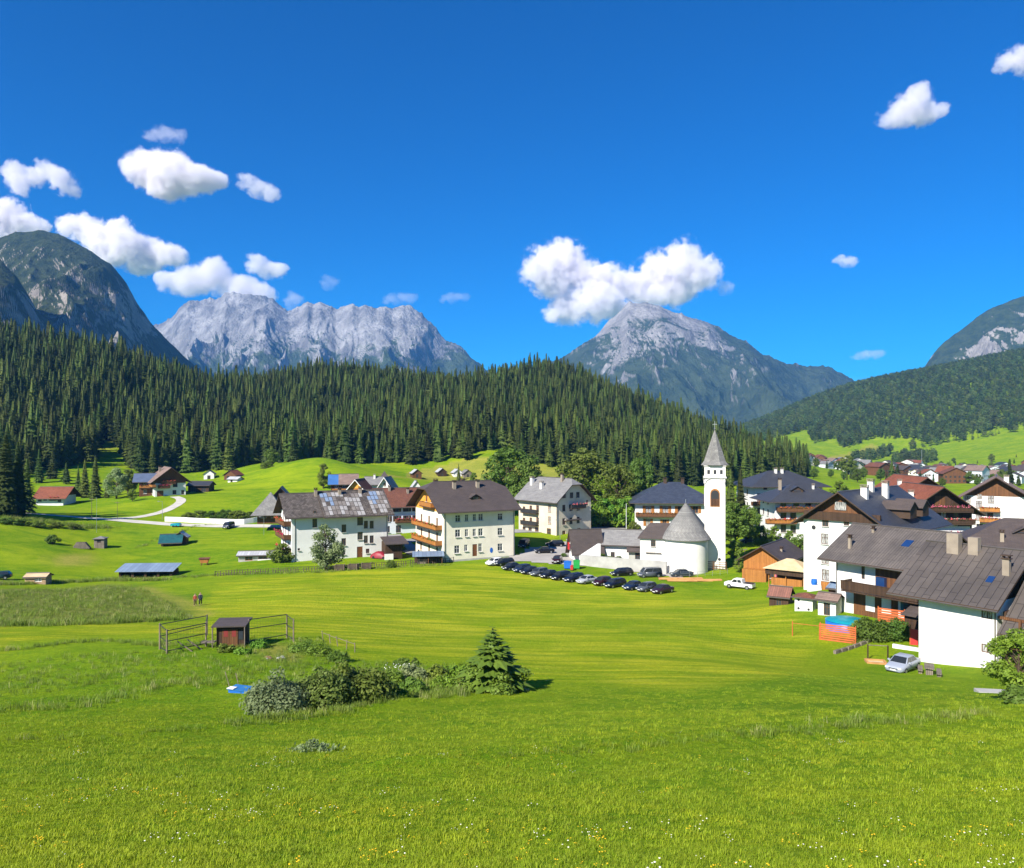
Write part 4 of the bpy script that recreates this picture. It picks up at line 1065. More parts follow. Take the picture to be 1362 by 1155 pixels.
    def skylight(s, x, y, w=.8, l=1.1, k=-1, mat=None):
        ro, x0, x1, y0, y1, h, rise, ridge, off = s.roofs[k]
        D = (y1-y0)*off; sl_ = rise/D; z = s.roof_z(x, y, k)+.085; b = MB()
        pts = [(x-w/2, y-l/2, z-sl_*l/2+.06), (x+w/2, y-l/2, z-sl_*l/2+.06), (x+w/2, y+l/2, z+sl_*l/2+.06), (x-w/2, y+l/2, z+sl_*l/2+.06)]
        b.slab(pts, .1); b.build('skylight', mat or M['carglass'], ro); return s
    def balcony(s, side, u0, u1, z, dep=1.2, rail=1.0, mat=None, flowers=None, fl_mats=None, posts=False, slab=None, floor=True):
        (ox, oy), (ux, uy), L = s.face(side); ang = math.atan2(uy, ux)
        m = mat or M['brownwood']; b = MB(); W = u1-u0
        b.box(0, W, -dep, -.003, -.16, 0, 1)
        b.box(0, W, -dep, -dep+.05, .08, rail); b.box(0, .05, -dep+.052, -.003, .08, rail); b.box(W-.05, W, -dep+.052, -.003, .08, rail)
        b.box(-.04, W+.04, -dep-.04, -dep+.09, rail+.002, rail+.08, 1)
        if posts:
            n = max(2, int(W/2.4)+1)
            for i in range(n):
                x = .1 + (W-.2)*i/(n-1); b.box(x-.06, x+.06, -dep+.1, -dep+.22, 0, 2.3, 1)
        bo = b.build('balcony', [m, slab or M['fascia']], s.o, (ox+ux*u0, oy+uy*u0, z), ang)
        if flowers:
            f, mm = blossoms(W, int(u0*7+z*13), fl_mats or [M['flower_red'], M['flowerleaf']]); f.build('flower_box', mm, bo, (0, -dep-.06, rail+.02))
        return s
    def rafters(s, side='front', zt=None, n=9, ln=1.0):
        return s
    def beam(s, side, u0, u1, z0, z1, pro=.06, mat=None, name='timber'):
        (ox, oy), (ux, uy), L = s.face(side); ang = math.atan2(uy, ux)
        MB().box(u0, u1, -pro, -.003, z0, z1).build(name, mat or M['darkwood'], s.o, (ox, oy, 0), ang); return s
    def box_part(s, name, x0, x1, y0, y1, z0, z1, mat, parent=None):
        MB().box(x0, x1, y0, y1, z0, z1).build(name, mat, parent or s.o); return s
    def drain(s, side, u, z1, r=.06):
        (ox, oy), (ux, uy), L = s.face(side); nx, ny = uy, -ux
        b = MB(); b.tube((ox+ux*u+nx*.09, oy+uy*u+ny*.09, -.3), (ox+ux*u+nx*.09, oy+uy*u+ny*.09, z1), r, n=6); b.build('downpipe', M['gutter'], s.o); return s
# ------------------------------------------------------------------ the buildings
OW, BW, DW, GW = M['orangewood'], M['brownwood'], M['darkwood'], M['goldwood']
FR = [M['flower_red'], M['flowerleaf']]; FO = [M['flower_orange'], M['flowerleaf']]; FP = [M['flower_pink'], M['flowerleaf']]

# white farmhouse with the patched shingle roof
h = House('long white farmhouse with patchwork grey and blue roof panels, red balcony flowers on its gable', 388, 748, 27, pxr=516, pxl=374, name='farmhouse', cat='house')
h.win('front', [(418.7,681.7,.7,.7),(418.7,696,1.0,1.9),(459,685,1.0,1.3),(457.5,703,1.0,1.7),(457.2,721,1.0,1.6),(456.5,735,1.0,1.0),(479,693.5,1.3,1.7),(479,713,1.2,1.7),(486.7,698,.9,1.7),(494.4,698,.9,1.7),(486.7,717.5,.9,1.7),(494.4,717.5,.9,1.7),(489,733,.8,1.0),(479,683,1,.9),(487,682.5,.8,.7),(397.5,731,.5,.5)], 'd', sill=True)
h.door('front', 478.6, 735, 1.3, 2.6)
h.winm('left', [(u, z, 1.0, 1.9) for u in (2.5, 5.5, 8.5) for z in (2.0, 5.2, 8.0)], 'd')
h.walls(10.3, M['white'], ('left', 'right'), 3.9, gmat=DW)
h.gable_roof(M['rf_shingle'], eave=1.3, verge=(1.6, -.0), x1=6.6, jerk=0)
h.gable_roof(M['rf_shingle'], eave=2.0, verge=(.1, .9), x0=6.6, zoff=.38, name='roof')
h.beam('front', 6.4, h.w, 0.0, 10.2, .45, M['white'], 'front_bay') if False else None
b = MB(); rr = random.Random(5); W2 = h.w-6.6; x = 7.0; sl_ = 3.9/(h.d/2)
for c_ in range(17):
    wv = (W2+.2)/17; x0 = 6.9 + c_*wv
    for r_ in range(5):
        y0 = -1.6 + r_*1.42 + .25*math.sin(c_*.55)
        if c_ in (10, 11) and r_ < 4 or rr.random() < .10 or (r_ == 4 and c_ in (6, 7, 12)): continue
        mi = 0 if (c_ < 3 or 12 <= c_ < 15) and r_ > 1 and rr.random() < .8 else (1 if rr.random() < .6 else 2)
        g_ = .1; zf = lambda y: 10.3 + sl_*y + .50
        P_ = [(x0+g_, y0, zf(y0)), (x0+wv-g_*.4, y0, zf(y0)), (x0+wv-g_*.4, y0+1.22, zf(y0+1.22)), (x0+g_, y0+1.22, zf(y0+1.22))]
        b.slab(P_, .06, mi)
M['patch1'] = mk('pale_roof_sheet', (.36, .345, .33), (.27, .255, .245), .7, .5, .4, var=.6)
M['patch2'] = mk('faded_roof_sheet', (.22, .195, .175), (.15, .13, .118), .7, .6, .3, var=.6)
b.build('roof_panel', [M['solar'], M['patch1'], M['patch2']], h.roofs[1][0])
for x, y in ((6.2, 5.2), (11.5, 5.0), (16.3, 5.2)): h.chimney(x, y, 1.5, .6, .6)
h.balcony('left', 1.0, h.d-.6, 4.8, 1.5, 1.0, BW, 1, FR); h.balcony('left', 1.0, h.d-.6, 7.7, 1.5, 1.0, BW, 1, FR); h.balcony('left', 1.5, h.d-.6, 1.7, 1.3, .9, BW, 1, FR)
h.drain('front', .7, 10); h.drain('front', h.w-.25, 10)

# cream guesthouse with the yellow timber gable
h = House('cream guesthouse with dark hipped-gable roof, golden gable and three wooden balconies', 590, 748, 27, pxr=684.5, pxl=553, name='guesthouse', cat='house')
h.win('front', [(608.9,689.8,1.2,1.5),(620.6,689,.8,1.5),(631,688.4,.8,1.5),(639.3,688,1.1,1.5),(665.2,687.4,1.2,1.5),(608.9,709.6,1.2,1.6),(620.6,709,.8,1.6),(631,708.6,.8,1.6),(639.3,708,1.1,1.6),(665.2,707.2,1.2,1.6),(607.8,731,1.2,1.7),(619.8,729,.8,1.4),(638.7,728.5,.9,1.8),(665.2,728,1.2,1.6)], 'w')
h.door('front', 631.5, 732, 1.1, 2.6)
L = h.d
h.winm('left', [(L*f, z, 1.0, 2.0) for z in (3.9, 7.1) for f in (.22, .5, .78)] + [(L*f, .9, 1.0, 1.9) for f in (.2, .5, .78)] + [(L*.42, 12.2, .8, 1.3), (L*.6, 12.2, .8, 1.3)], 'o')
h.walls(11.6, M['cream'], ('left', 'right'), 5.0, gmat=GW, gz=10.4, jerk=.28)
h.gable_roof(M['rf_brown'], eave=1.7, verge=(1.9, 1.0), jerk=.28)
h.chimney(5.0, 6.2, 1.5, .7, .7); h.chimney(10.8, 6.4, 1.4, .7, .7); h.chimney(9.5, h.d-5.5, 2.0, .8, .8, M['rf_rust']); h.chimney(2.8, h.d-5.5, 2.0, .8, .8, M['rf_rust'])
h.dormer(8.4, 2.2, 2.2, .6, 2.4)
h.balcony('left', 1.2, L-.8, 3.4, 1.5, 1.05, OW, 1, [M['flowerleaf'], M['flower_orange']]); h.balcony('left', 1.2, L-.8, 6.7, 1.5, 1.05, OW, 1, [M['flowerleaf'], M['flower_orange']]); h.balcony('left', L*.3, L*.72, 11.2, 1.1, 1.0, OW)
h.drain('front', .3, 11); h.drain('front', h.w-.25, 11)
h.box_part('plinth', -.04, h.w+.04, -.05, -.004, -1.4, .35, M['concrete'])
b = MB().slab([(8.2, -1.5, 4.0), (10.8, -1.5, 4.0), (10.8, -.01, 4.35), (8.2, -.01, 4.35)], .12) if False else None
u, z = h.on('front', 653.5, 732); MB().lathe([(.001, -.012), (.45, -.01), (.45, .01), (.001, .012)], 14).build('crest', M['blueplastic'], h.o, (u, -.03, z)).rotation_euler = (R(90), 0, 0)
for o in list(h.o.children):
    if o.name.startswith('crest'): o.scale = (.8, 1.3, 1)

# brown-roofed house between the two
h = House('pale house under a reddish brown roof, half hidden between the farmhouse and the guesthouse', 506, None, 22, w=13, d=11, Y=205)
h.winm('front', [(u, z, 1.1, 1.5) for u in (2, 4.6, 7.4, 10) for z in (3.6, 6.2)], 'd', shutters=M['darkwood']); h.winm('front', [(2, .6, 1.2, 1.8), (5, .5, 1.4, 2)], 'd')
hh = h.hz(671); h.walls(hh, M['bluewhite'], ('left', 'right'), 4.0, gmat=BW); h.gable_roof(M['rf_rust'], eave=1.3, verge=1.2); h.chimney(8.5, 3.6, 1.2, .6, .6); h.chimney(3.5, 4.6, 1.2, .6, .6)
h.balcony('front', 4.0, 12.2, 3.3, 1.2, 1.0, BW, 1, FR)

# cluster of small chalets behind the farmhouse
h = House('timber chalet with a blue roof in the cluster behind the farmhouse', 440, None, 12, w=8.6, d=7, Y=262, name='chalet')
h.winm('front', [(2, 5.4, 1.2, 1.2), (4.6, 5.4, 1.2, 1.2), (7, 5.4, 1.2, 1.2)], 'w'); h.walls(7.4, BW, ('left', 'right'), 2.6); h.gable_roof(mk('roof_bright_blue_sheet', (.05, .15, .36), (.035, .1, .26), .6, .5, .4, var=.4), eave=1.0, verge=1.0, x1=3.4); h.gable_roof(M['rf_mauve'], eave=1.2, verge=1.0, x0=3.6, zoff=.2); h.balcony('front', .5, 8.2, 4.4, 1.2, .9, OW)
h = House('orange timber gable with white bargeboards in the cluster behind the farmhouse', 464, None, -8, w=5.0, d=7, Y=246, name='chalet')
h.winm('front', [(1.5, 6.2, .8, 1.0), (3.5, 6.2, .8, 1.0)], 'w'); h.walls(7.8, OW, ('front', 'back'), 2.8, gmat=GW); h.gable_roof(M['rf_rust'], ridge='y', eave=1.1, verge=1.2)
for sg in (-1, 1): MB().slab([(2.5, -1.26, 10.7), (2.5+sg*3.7, -1.26, 6.55), (2.5+sg*3.7, -1.2, 6.55), (2.5, -1.2, 10.7)][::sg], .34).build('bargeboard', M['frame_white'], h.o)
h.balcony('front', .4, 4.6, 5.0, 1.1, .9, BW)
h = House('steep gabled white chalet with pale bargeboards in the cluster behind the farmhouse', 502, None, -6, w=5.0, d=7, Y=250, name='chalet')
h.winm('front', [(1.5, 5.6, .8, 1.1), (3.5, 5.6, .8, 1.1), (2.5, 8.2, .8, 1.0)], 'd'); h.walls(7.4, M['white'], ('front', 'back'), 3.6); h.gable_roof(M['rf_grey'], ridge='y', eave=1.0, verge=1.1)
for sg in (-1, 1): MB().slab([(2.5, -1.16, 11.1), (2.5+sg*3.6, -1.16, 5.9), (2.5+sg*3.6, -1.1, 5.9), (2.5, -1.1, 11.1)][::sg], .34).build('bargeboard', M['frame_white'], h.o)
h = House('brown chalet with dark tent-like roof at the back of the cluster', 504, None, 10, w=4.2, d=4.2, Y=288, name='chalet')
h.winm('front', [(1.2, 3.2, .8, 1.0), (3, 3.2, .8, 1.0)], 'w'); h.walls(5.0, BW, (), 0); h.hip_roof(M['rf_brown'], 3.4, .7)
h = House('low grey-roofed chalet with white chimney between the timber gables', 486, None, 4, w=5.5, d=7, Y=272, name='chalet')
h.winm('front', [(1.5, 3.0, 1, 1.2), (4, 3.0, 1, 1.2)], 'w'); h.walls(6.0, M['bluewhite'], ('left', 'right'), 2.2); h.gable_roof(M['rf_grey'], eave=1.0, verge=.8); h.chimney(3, 2.5, 1.3, .7, .7, M['chimwhite'])
h = House('small white gable peeping over the brown roof beside the guesthouse', 548, None, 16, w=3.2, d=4, Y=258, name='outbuilding')
h.winm('front', [(1.6, 4.0, .8, 1.0)], 'd'); h.walls(6.8, M['white'], ('front', 'back'), 2.2); h.gable_roof(M['tin'], ridge='y', eave=.5, verge=.4)

# beige hotel with grey half-hipped roof
h = House('beige hotel with grey half-hipped roof and stone ground floor, standing in the village square', 740, 720.5, 40, pxr=786, pxl=690, Y=196, name='hotel', cat='hotel')
hh = h.hz(664.5)
h.win('front', [(750,659,1.1,1.5),(760,659,1.1,1.5),(768.5,658.5,1.1,1.5),(750,676,1.1,1.7),(759.5,675.5,1.1,1.7),(769,675,1.1,1.7),(750,694,1.1,1.7),(759.5,693,1.1,1.7),(769,692,1.1,1.7),(781,669,.8,1.5)], 'd', shutters=None)
h.win('front', [(750,711,1.2,2.0),(760,709,1.2,1.8),(770,707,1.2,1.8)], 'o')
h.win('left', [(731,676,1.1,1.9,'oc'),(731,692,1.1,1.9,'oc'),(715,677,1.1,1.8),(706,677,1,1.8),(715,693,1.1,1.8),(706,693,1,1.8),(697,678,1,1.7),(697,693,1,1.7)], 'o')
h.win('left', [(730,709,1.6,2.4),(714,708,1.5,2.6),(705,708,1.4,2.6),(697,707,1.3,2.4)], 'o')
h.walls(hh, M['beige'], ('front', 'back'), 5.2, jerk=.3, plinth=M['stone'])
h.beam('left', .01, h.d-.01, 1.0, 3.2, .05, M['stone'], 'stone_course') if False else None
h.gable_roof(M['rf_grey'], ridge='y', eave=1.1, verge=1.3, jerk=.3)
h.chimney(3.0, 9.0, 1.6, .8, .8, M['chimwhite']); h.chimney(5.5, 3.5, 1.8, .7, .7); h.chimney(4, 14, 1.8, .9, .9, M['chimwhite'])
h.balcony('front', h.w*.36, h.w*.78, hh-2.6, 1.0, 1.0, M['blackmetal'], 1, FP); h.balcony('front', h.w*.22, h.w*.66, 5.3, .8, .2, M['concrete'])
h.balcony('left', 2.0, h.d*.55, 3.6, 1.2, 1.0, M['blackmetal']); h.balcony('left', 2.0, h.d*.55, 6.8, 1.2, 1.0, M['blackmetal'])
h.drain('front', .2, hh); h.box_part('fascia_board', -.06, -.004, 0, h.d, hh-.5, hh-.1, BW)

# small white house with dark roof beside the square
h = House('small white cottage with a dark grey roof beside the village square', 763, 745, 14, pxr=799, pxl=757.5, name='cottage', cat='house')
h.win('front', [(778.5,732,1.0,1.2)], 'd'); h.door('front', 779, 743.5, 1.5, 1.6)
h.walls(h.hz(725.5), M['white'], ('left', 'right'), 3.2); h.gable_roof(M['rf_brown'], eave=.9, verge=.7); h.chimney(5.6, 2.6, .9, .5, .5)
MB().box(-.5, -.45, 1.5, 2.6, 2.0, 3.6).build('red_flag', M['flag_red'], h.o)
# low grey-roofed cottage
h = House('low cottage with light grey roof and open porch gable, left of the chapel', 800, 744, -16, w=9.5, d=6, Y=166, name='cottage', cat='house')
h.win('front', [(815,738,.9,1.2)], 'd'); h.walls(3.9, M['white'], ('left', 'right'), 2.4); h.gable_roof(M['rf_grey'], eave=.8, verge=(.5, 1.6)); h.box_part('porch_post', h.w+1.2, h.w+1.4, -.2, 0, -.5, 3.6, BW); h.box_part('porch_post', h.w+1.2, h.w+1.4, h.d, h.d+.2, -.5, 3.6, BW)
h = House('dark lean-to shed between the grey cottage and the chapel', 836, 747, -10, w=4, d=4, Y=163, name='shed', cat='shed')
h.winm('front', [(2, .1, 1.2, 1.9)], 'd'); h.walls(2.6, M['concrete'], ('left', 'right'), 1.3); h.gable_roof(M['rf_brown'], eave=.6, verge=.4)

# white house with blue slate hip roof behind the chapel
h = House('white house with blue-black hipped roof and orange balcony, behind the chapel', 845, None, -6, w=22, d=17, Y=212)
hh = h.hz(665)
h.win('front', [(862.5,678,1.6,2.2,'oc'),(885,678,1.6,2.2,'oc'),(862,695,1.3,2.0,'oc'),(884,696,1.2,2.0),(905,678,1.5,2.0),(925,678,1.5,2.0)], 'o', shutters=OW)
h.winm('left', [(4, 3, 1.2, 1.6), (9, 3, 1.2, 1.6), (4, 6, 1.2, 1.6), (9, 6, 1.2, 1.6)], 'o')
h.walls(hh, M['white']); h.hip_roof(M['rf_blue'], 4.6, 1.6)
u0, _ = h.on('front', 845, 682); z = h.on('front', 860, 687)[1]; h.balcony('front', .1, 12.6, z, 1.4, 1.05, BW, 1, FO)
h.chimney(9, 8, 1.2, .9, .6, M['fascia']); h.chimney(14, 8, 1.2, .9, .6, M['fascia'])

# the two hotels right of the chapel
h = House('tall white hotel with dark hipped roof and corner balconies right of the chapel', 1004, None, 4, w=21, d=15, Y=226, name='hotel', cat='hotel')
hh = h.hz(643.5)
h.win('front', [(1018,648.5,1.2,1.3),(1042,648,1.2,1.3),(1010,661,1.4,2),(1022,661,1.4,2),(1010,680,1.4,2),(1020,680,1.4,2),(1010,700,1.4,2),(1020,700,1.4,2)], 'd')
h.winm('left', [(4, 5, 1.2, 1.6), (9, 5, 1.2, 1.6), (4, 9, 1.2, 1.6), (9, 9, 1.2, 1.6)], 'd')
h.walls(hh, M['white']); h.hip_roof(M['rf_black'], 3.6, 2.0)
z1 = h.on('front', 1010, 672)[1]; z2 = h.on('front', 1010, 688)[1]
h.balcony('front', -1.2, 6.5, z1, 1.6, 1.1, BW, 1, FO); h.balcony('front', 1.6, 7.5, z2, 1.6, 1.1, BW, 1, FO)
h.chimney(9, 6, 1.3, .7, .7, M['chimwhite']); h.chimney(11, 6, 1.3, .7, .7, M['chimwhite'])
h = House('white hotel with black roof and two long orange flower balconies before the taller hotel', 1031, None, -2, w=17, d=13, Y=192, name='hotel', cat='hotel')
hh = h.hz(662)
h.win('front', [(1042,668,1.5,2),(1059,668,1.5,2),(1075,668,1.5,2),(1042,685,1.5,2),(1055,686,1.5,2),(1042,703,1.4,2),(1055,704,1.4,2)], 'd')
h.winm('left', [(3, 6, 1.2, 1.6), (7, 6, 1.2, 1.6), (3, 9, 1.2, 1.6), (7, 9, 1.2, 1.6)], 'd')
h.walls(hh, M['white']); h.hip_roof(M['rf_black'], 3.2, 2.2)
z1 = h.on('front', 1040, 680.5)[1]; z2 = h.on('front', 1040, 696)[1]
h.balcony('front', .3, 12, z1, 1.6, 1.1, BW, 1, FO); h.balcony('front', -2.5, 5.0, z2, 1.6, 1.1, OW, 1, FO)
h.dormer(6.4, 2.4, 3.0, .7, 2.6); h.chimney(2.6, 4.5, 2.2, .7, .7); h.chimney(11, 4, 1.0, .5, .5, M['chimwhite'])

# white house with black roof and brown timber gable
h = House('white house with black slate roof, brown timber gable and three white chimneys', 1069, 786, -47, w=12.5, d=22, Y=124, z=0)
hh = 12.2
h.win('front', [(1098,694,1.0,1.5),(1097,717,1.2,1.7,'dc'),(1097.5,745,1.2,1.2,'dc'),(1098,765,1.2,1.8,'dc'),(1126,694,.8,1.2)], 'd')
h.walls(hh, M['white'], ('front', 'back'), 4.4, gmat=BW)
h.gable_roof(M['rf_black'], ridge='y', eave=1.4, verge=1.5, ext=(0, 1.2))
h.beam('front', .2, h.w-.2, hh-.25, hh+1.1, .5, DW, 'gable_balcony')
MB().box(5.2, 7.0, -.12, -.003, hh+1.5, hh+2.8).build('gable_window', M['curtain'], h.o)
MB().tube((1.7, -.06, hh-1.6), (1.7, -.015, hh-1.6), .35, n=16).build('wall_emblem', M['blackmetal'], h.o)
h.chimney(7.8, 5.0, 1.7, 1.0, .8, M['chimwhite']); h.chimney(6.6, 10.5, 1.6, .9, .8, M['chimwhite']); h.chimney(8.2, 12.5, 2.4, .9, .8, M['chimwhite'])
# two cross dormers on its right slope
for yy in (9.0, 14.5):
    ro = h.roofs[-1][0]; z = h.roof_z(10.6, yy)
    MB().extr([(-1.4, -1.2), (1.4, -1.2), (1.4, .5), (0, 1.4), (-1.4, .5)], -3.2, .9).build('dormer', M['fascia'], ro, (10.6, yy, z), R(90))
    d_ = MB()
    for sg in (-1, 1):
        pts = [(sg*1.9, -3.4, .28), (sg*1.9, 1.4, .28), (0, 1.4, 1.52), (0, -3.4, 1.52)]
        d_.slab(pts if sg > 0 else pts[::-1], .12)
    d_.build('dormer_roof', M['rf_brown'], ro, (10.6, yy, z), R(90))
    MB().box(-.7, .7, .91, .95, -.5, .4).build('dormer_window', M['glass'], ro, (10.6, yy, z), R(90)) if False else None

# near grey-roofed house, left part
h = House('white and brown house with long grey sheet-metal roof and dark wooden terrace', 1112, 806, -57, pxr=1236, d=12.5, Y=98, z=0)
hh = h.hz(735.5)
u, z = h.on('front', 1148, 762); h.winm('front', [(u, z-.8, .45, 1.7)], 'd', sill=False)
h.walls(hh, M['white'], ('left', 'right'), 3.3, gmat=DW)
h.gable_roof(M['rf_batten'], eave=1.5, verge=(1.7, .2))
uw = h.on('front', 1165, 770)[0]
h.beam('front', uw, h.w-.05, h.on('front', 1170, 779)[1]-.2, hh-.1, .12, BW, 'wood_cladding'); h.beam('front', h.on('front', 1136, 800)[0], h.w-.05, -1.4, 2.55, .10, BW, 'ground_floor_cladding')
for i, f in enumerate((.25, .42, .62)):
    u = 4.2 + i*2.1; h.beam('front', u, u+1.2, .2, 2.3, .16, M['white'] if i < 2 else M['frame_white'], 'white_panel')
h.beam('front', 8.7, 9.7, .5, 2.1, .19, M['glass'], 'glazed_door')
h.balcony('front', h.on('front', 1133, 785)[0], h.w-.1, 2.75, 2.4, 1.15, DW, slab=DW)
MB().box(uw+.4, uw+1.5, -.7, -.2, 2.8, 4.7).build('blue_cabinet', M['skylight'], h.o)
h.skylight(7.6, 3.3, 1.0, 1.2, mat=M['skylight']); h.chimney(2.2, 4.8, .5, .3, .3); h.chimney(1.2, 1.2, 1.4, .35, .35, M['chim'])
h.drain('front', .15, hh); HG = h

# big grey-roofed house with the blank white wall
h = House('large house with blank white wall and wide seamed grey roof, nearest of the village', 1222, 868.5, -55, pxr=1326, d=14, Y=75.5, z=0)
hh = h.hz(785)
h.win('front', [(1312.5,818,.95,.75,'dc'),(1312.5,863,.95,.8,'dc')], 'd', sill=False)
h.walls(hh, M['white'], ('left', 'right'), 4.1, gmat=DW)
h.gable_roof(M['rf_seam'], eave=1.0, verge=(2.7, .5))
h.beam('front', .0, h.w, hh-.85, hh-.02, .1, DW, 'eave_boarding')
for x, y, hg, w_, m_ in ((.7, 5.9, 1.9, 1.15, M['chim']), (2.6, 6.0, 1.6, .95, M['chim']), (6.5, 3.6, 1.5, .6, M['chim'])): h.chimney(x, y, hg, w_, w_*.8, m_, cap=(m_ is M['chim'] and x > 6))
h.skylight(5.5, 2.6, .6, .75, mat=M['skylight'])
h.drain('front', h.w-.12, hh)
# its dark timber wing
W0 = h.w
b = MB().box(W0+.02, W0+9, 1.3, 12, -1.5, hh-1.0); b.build('wing_wall', DW, h.o)
h.gable_roof(M['rf_seam'], h=hh-.75, rise=4.3, eave=2.6, verge=(-.55, 1.0), x0=W0, x1=W0+9, y0=1.3, y1=13, zoff=.1, name='wing_roof')
h.box_part('wing_window', W0+1.6, W0+2.8, 1.22, 1.297, 1.2, 2.5, M['glass']); h.box_part('wing_balcony', W0+.6, W0+9, .1, .25, 2.2, 3.2, BW); h.box_part('wing_beam', W0+.1, W0+9, .0, .2, hh-1.5, hh-1.25, BW); h.box_part('wing_post', W0+2.0, W0+2.2, -.6, -.4, -1.2, hh-1.2, BW)
HB = h

# dark grey roof behind the near house
h = House('white house with dark grey hipped roof just behind the wide seamed roof', 1278, None, -28, w=18, d=12, Y=112)
hh = h.hz(721); h.winm('front', [(3, hh-2.2, 1, 1), (8, hh-2.2, 1, 1)], 'd'); h.walls(hh, M['white'], base=1) if False else h.walls(hh, M['white']); h.hip_roof(M['rf_brown'], 3.3, 1.1)
h.dormer(8.0, 2.4, 2.2, .35, 2); h.chimney(5.2, .6, 1.3, .5, .5, M['chim'])

# red-roofed dark chalets
h = House('dark timber chalet with red roof and pink flower balconies, front one of the red-roofed pair', 1207, None, -4, w=13.2, d=15, Y=160, name='chalet')
hh = h.hz(676)
h.win('front', [(1222,685,1.1,1.5,'dc'),(1238,684,1.1,1.5,'oc'),(1255,685,1.1,1.5,'oc'),(1272,685,1.0,1.5,'d')], 'd')
h.win('front', [(1240,703,1.5,1.6,'wc'),(1258,703,1.4,1.6,'wc'),(1270,703,1.2,1.8,'wc')], 'w')
h.walls(hh, DW, ('front', 'back'), 4.6); h.gable_roof(M['rf_red'], ridge='y', eave=1.9, verge=2.0)
h.beam('front', 3.5, 12.8, hh-7.4, hh-3.8, .03, M['white'], 'white_wall')
for z, u0, u1 in ((hh-.6, 0, 12.8), (hh-3.2, 0, 13.2), (hh-6.0, 2.5, 13)): h.balcony('front', u0, u1, z, 1.5, 1.0, DW, 1, FP)
h.chimney(2.5, 4, 1.5, .9, .7, M['chimwhite'])
h.beam('front', 5.6, 7.6, hh+.2, hh+2.6, .05, BW, 'gable_door')
h = House('dark chalet with brownish red roof, rear one of the red-roofed pair', 1187, None, -6, w=15, d=17, Y=184, name='chalet')
hh = h.hz(662)
h.win('front', [(1250,672,1.2,1.5),(1262,676,1.2,1.5)], 'w'); h.walls(hh, BW, ('front', 'back'), 5.0); h.gable_roof(M['rf_red'], ridge='y', eave=1.9, verge=1.8); h.chimney(4.0, 6, 1.2, .8, .8, M['chimwhite']); h.chimney(9.6, 3, 1.6, .8, .8, M['chimwhite']); h.balcony('front', 8, 15, hh-2, 1.3, 1.0, OW, 1, FP)

# white chalet with brown roof at the right
h = House('white chalet with mauve-brown roof, brown gable and two flower balconies, right of the red roofs', 1281, None, -33, w=13, d=15, Y=176, name='chalet')
hh = h.hz(659)
h.win('front', [(1287,664,1.2,1.5,'dc'),(1303,660,.9,1.0,'dc'),(1318,664,1.2,1.6,'dc'),(1302,671,1.2,1.6,'dc'),(1289,694,1.2,1.6,'dc'),(1302,687,1.2,1.6,'dc'),(1317,683,1.2,1.8,'d'),(1303,702,1.3,1.8,'d'),(1318,700,1.2,1.8,'d')], 'd')
h.winm('right', [(3, 6.5, 1, 1.4), (6, 6.5, 1, 1.4), (3, 3.3, 1, 1.6), (5.5, 3.3, 1, 1.6)], 'd')
h.walls(hh, M['white'], ('front', 'back'), 4.4, gmat=BW); h.gable_roof(M['rf_mauve'], ridge='y', eave=1.5, verge=1.8)
for py in (677, 691): u0 = h.on('front', 1303, py)[0]; u1 = h.on('front', 1330, py)[0]; h.balcony('front', u0, u1, h.on('front', 1310, py)[1]-.6, 1.3, 1.0, OW, 1, FR)
h.chimney(8.5, 6, 1.3, 1.0, .7, M['chimwhite'])

# buildings of the left valley side
h = House('big farmhouse with brown gabled roof, timber upper storey and side wing, on the left slope', 206, 661, 33, pxr=247, d=13, name='farmhouse', cat='house')
hh = h.hz(637.5)
h.win('front', [(233,645,1.6,1.7),(232,655,1.3,1.6),(222,645,1.3,1.6),(243,655,1.0,1.6)], 'd'); h.door('front', 213, 658, 2.2, 2.4)
h.winm('left', [(u, z, 1.2, 1.5) for u in (3, 7, 11, 15) for z in (1, 4)], 'd')
h.walls(hh, M['white'], ('front', 'back'), 4.2, gmat=BW, gz=hh-1.6); h.gable_roof(M['rf_mauve'], ridge='y', eave=1.8, verge=2.2); h.balcony('front', 2, 7, hh-1.8, 1.3, 1.0, BW, 1, FR); h.balcony('front', 1.0, 5.0, 3.2, 1.3, 1.0, BW, 1, FR); h.balcony('left', 2, 16, 3.6, 1.3, 1, OW); h.chimney(3, 9, 1.8, .9, .9)
h = House('timber wing with blue-grey roof joined to the left side of the big farmhouse', 185, 660, 20, w=8, d=9, Y=280, name='annex', cat='house')
h.winm('front', [(2, 3.6, 1.2, 1.3), (5, 3.6, 1.2, 1.3), (2, .8, 1.2, 1.5), (5, .8, 1.4, 1.5)], 'w'); h.walls(5.8, BW, ('left', 'right'), 2.4, gmat=OW); h.gable_roof(mk('roof_steel_blue', (.1, .13, .2), (.07, .09, .14), .6, .5, .4, var=.4), eave=1.2, verge=(2.2, .8)); h.balcony('front', .2, 6.8, 3.0, 1.3, 1.0, OW, 1, FR)
h = House('small white chalet with bright red roof at the left edge of the valley', 48, 672, 4, pxr=84, d=9, name='chalet')
h.win('front', [(53,664,1.2,1.8),(60,663,1.2,1.6),(70,663,2.0,1.6,'o'),(71,668,1.6,1.4),(79,665,1.2,1.6)], 'd'); h.walls(h.hz(660), M['white'], ('left', 'right'), 3.0, gmat=BW); h.gable_roof(M['rf_red'], eave=1.4, verge=(1.0, 1.6)); h.balcony('front', 4.8, 8.2, 1.9, 1, .9, OW, 1, FR)
h = House('dark timber barn in the shade right of the big farmhouse', 250, 655, 2, w=8, d=6, name='barn', cat='barn')
h.winm('front', [(2, .1, 1.8, 2), (6, .1, 1.8, 2)], 'd'); h.walls(2.9, DW, ('left', 'right'), 1.2); h.gable_roof(M['rf_black'], eave=.7, verge=.6)

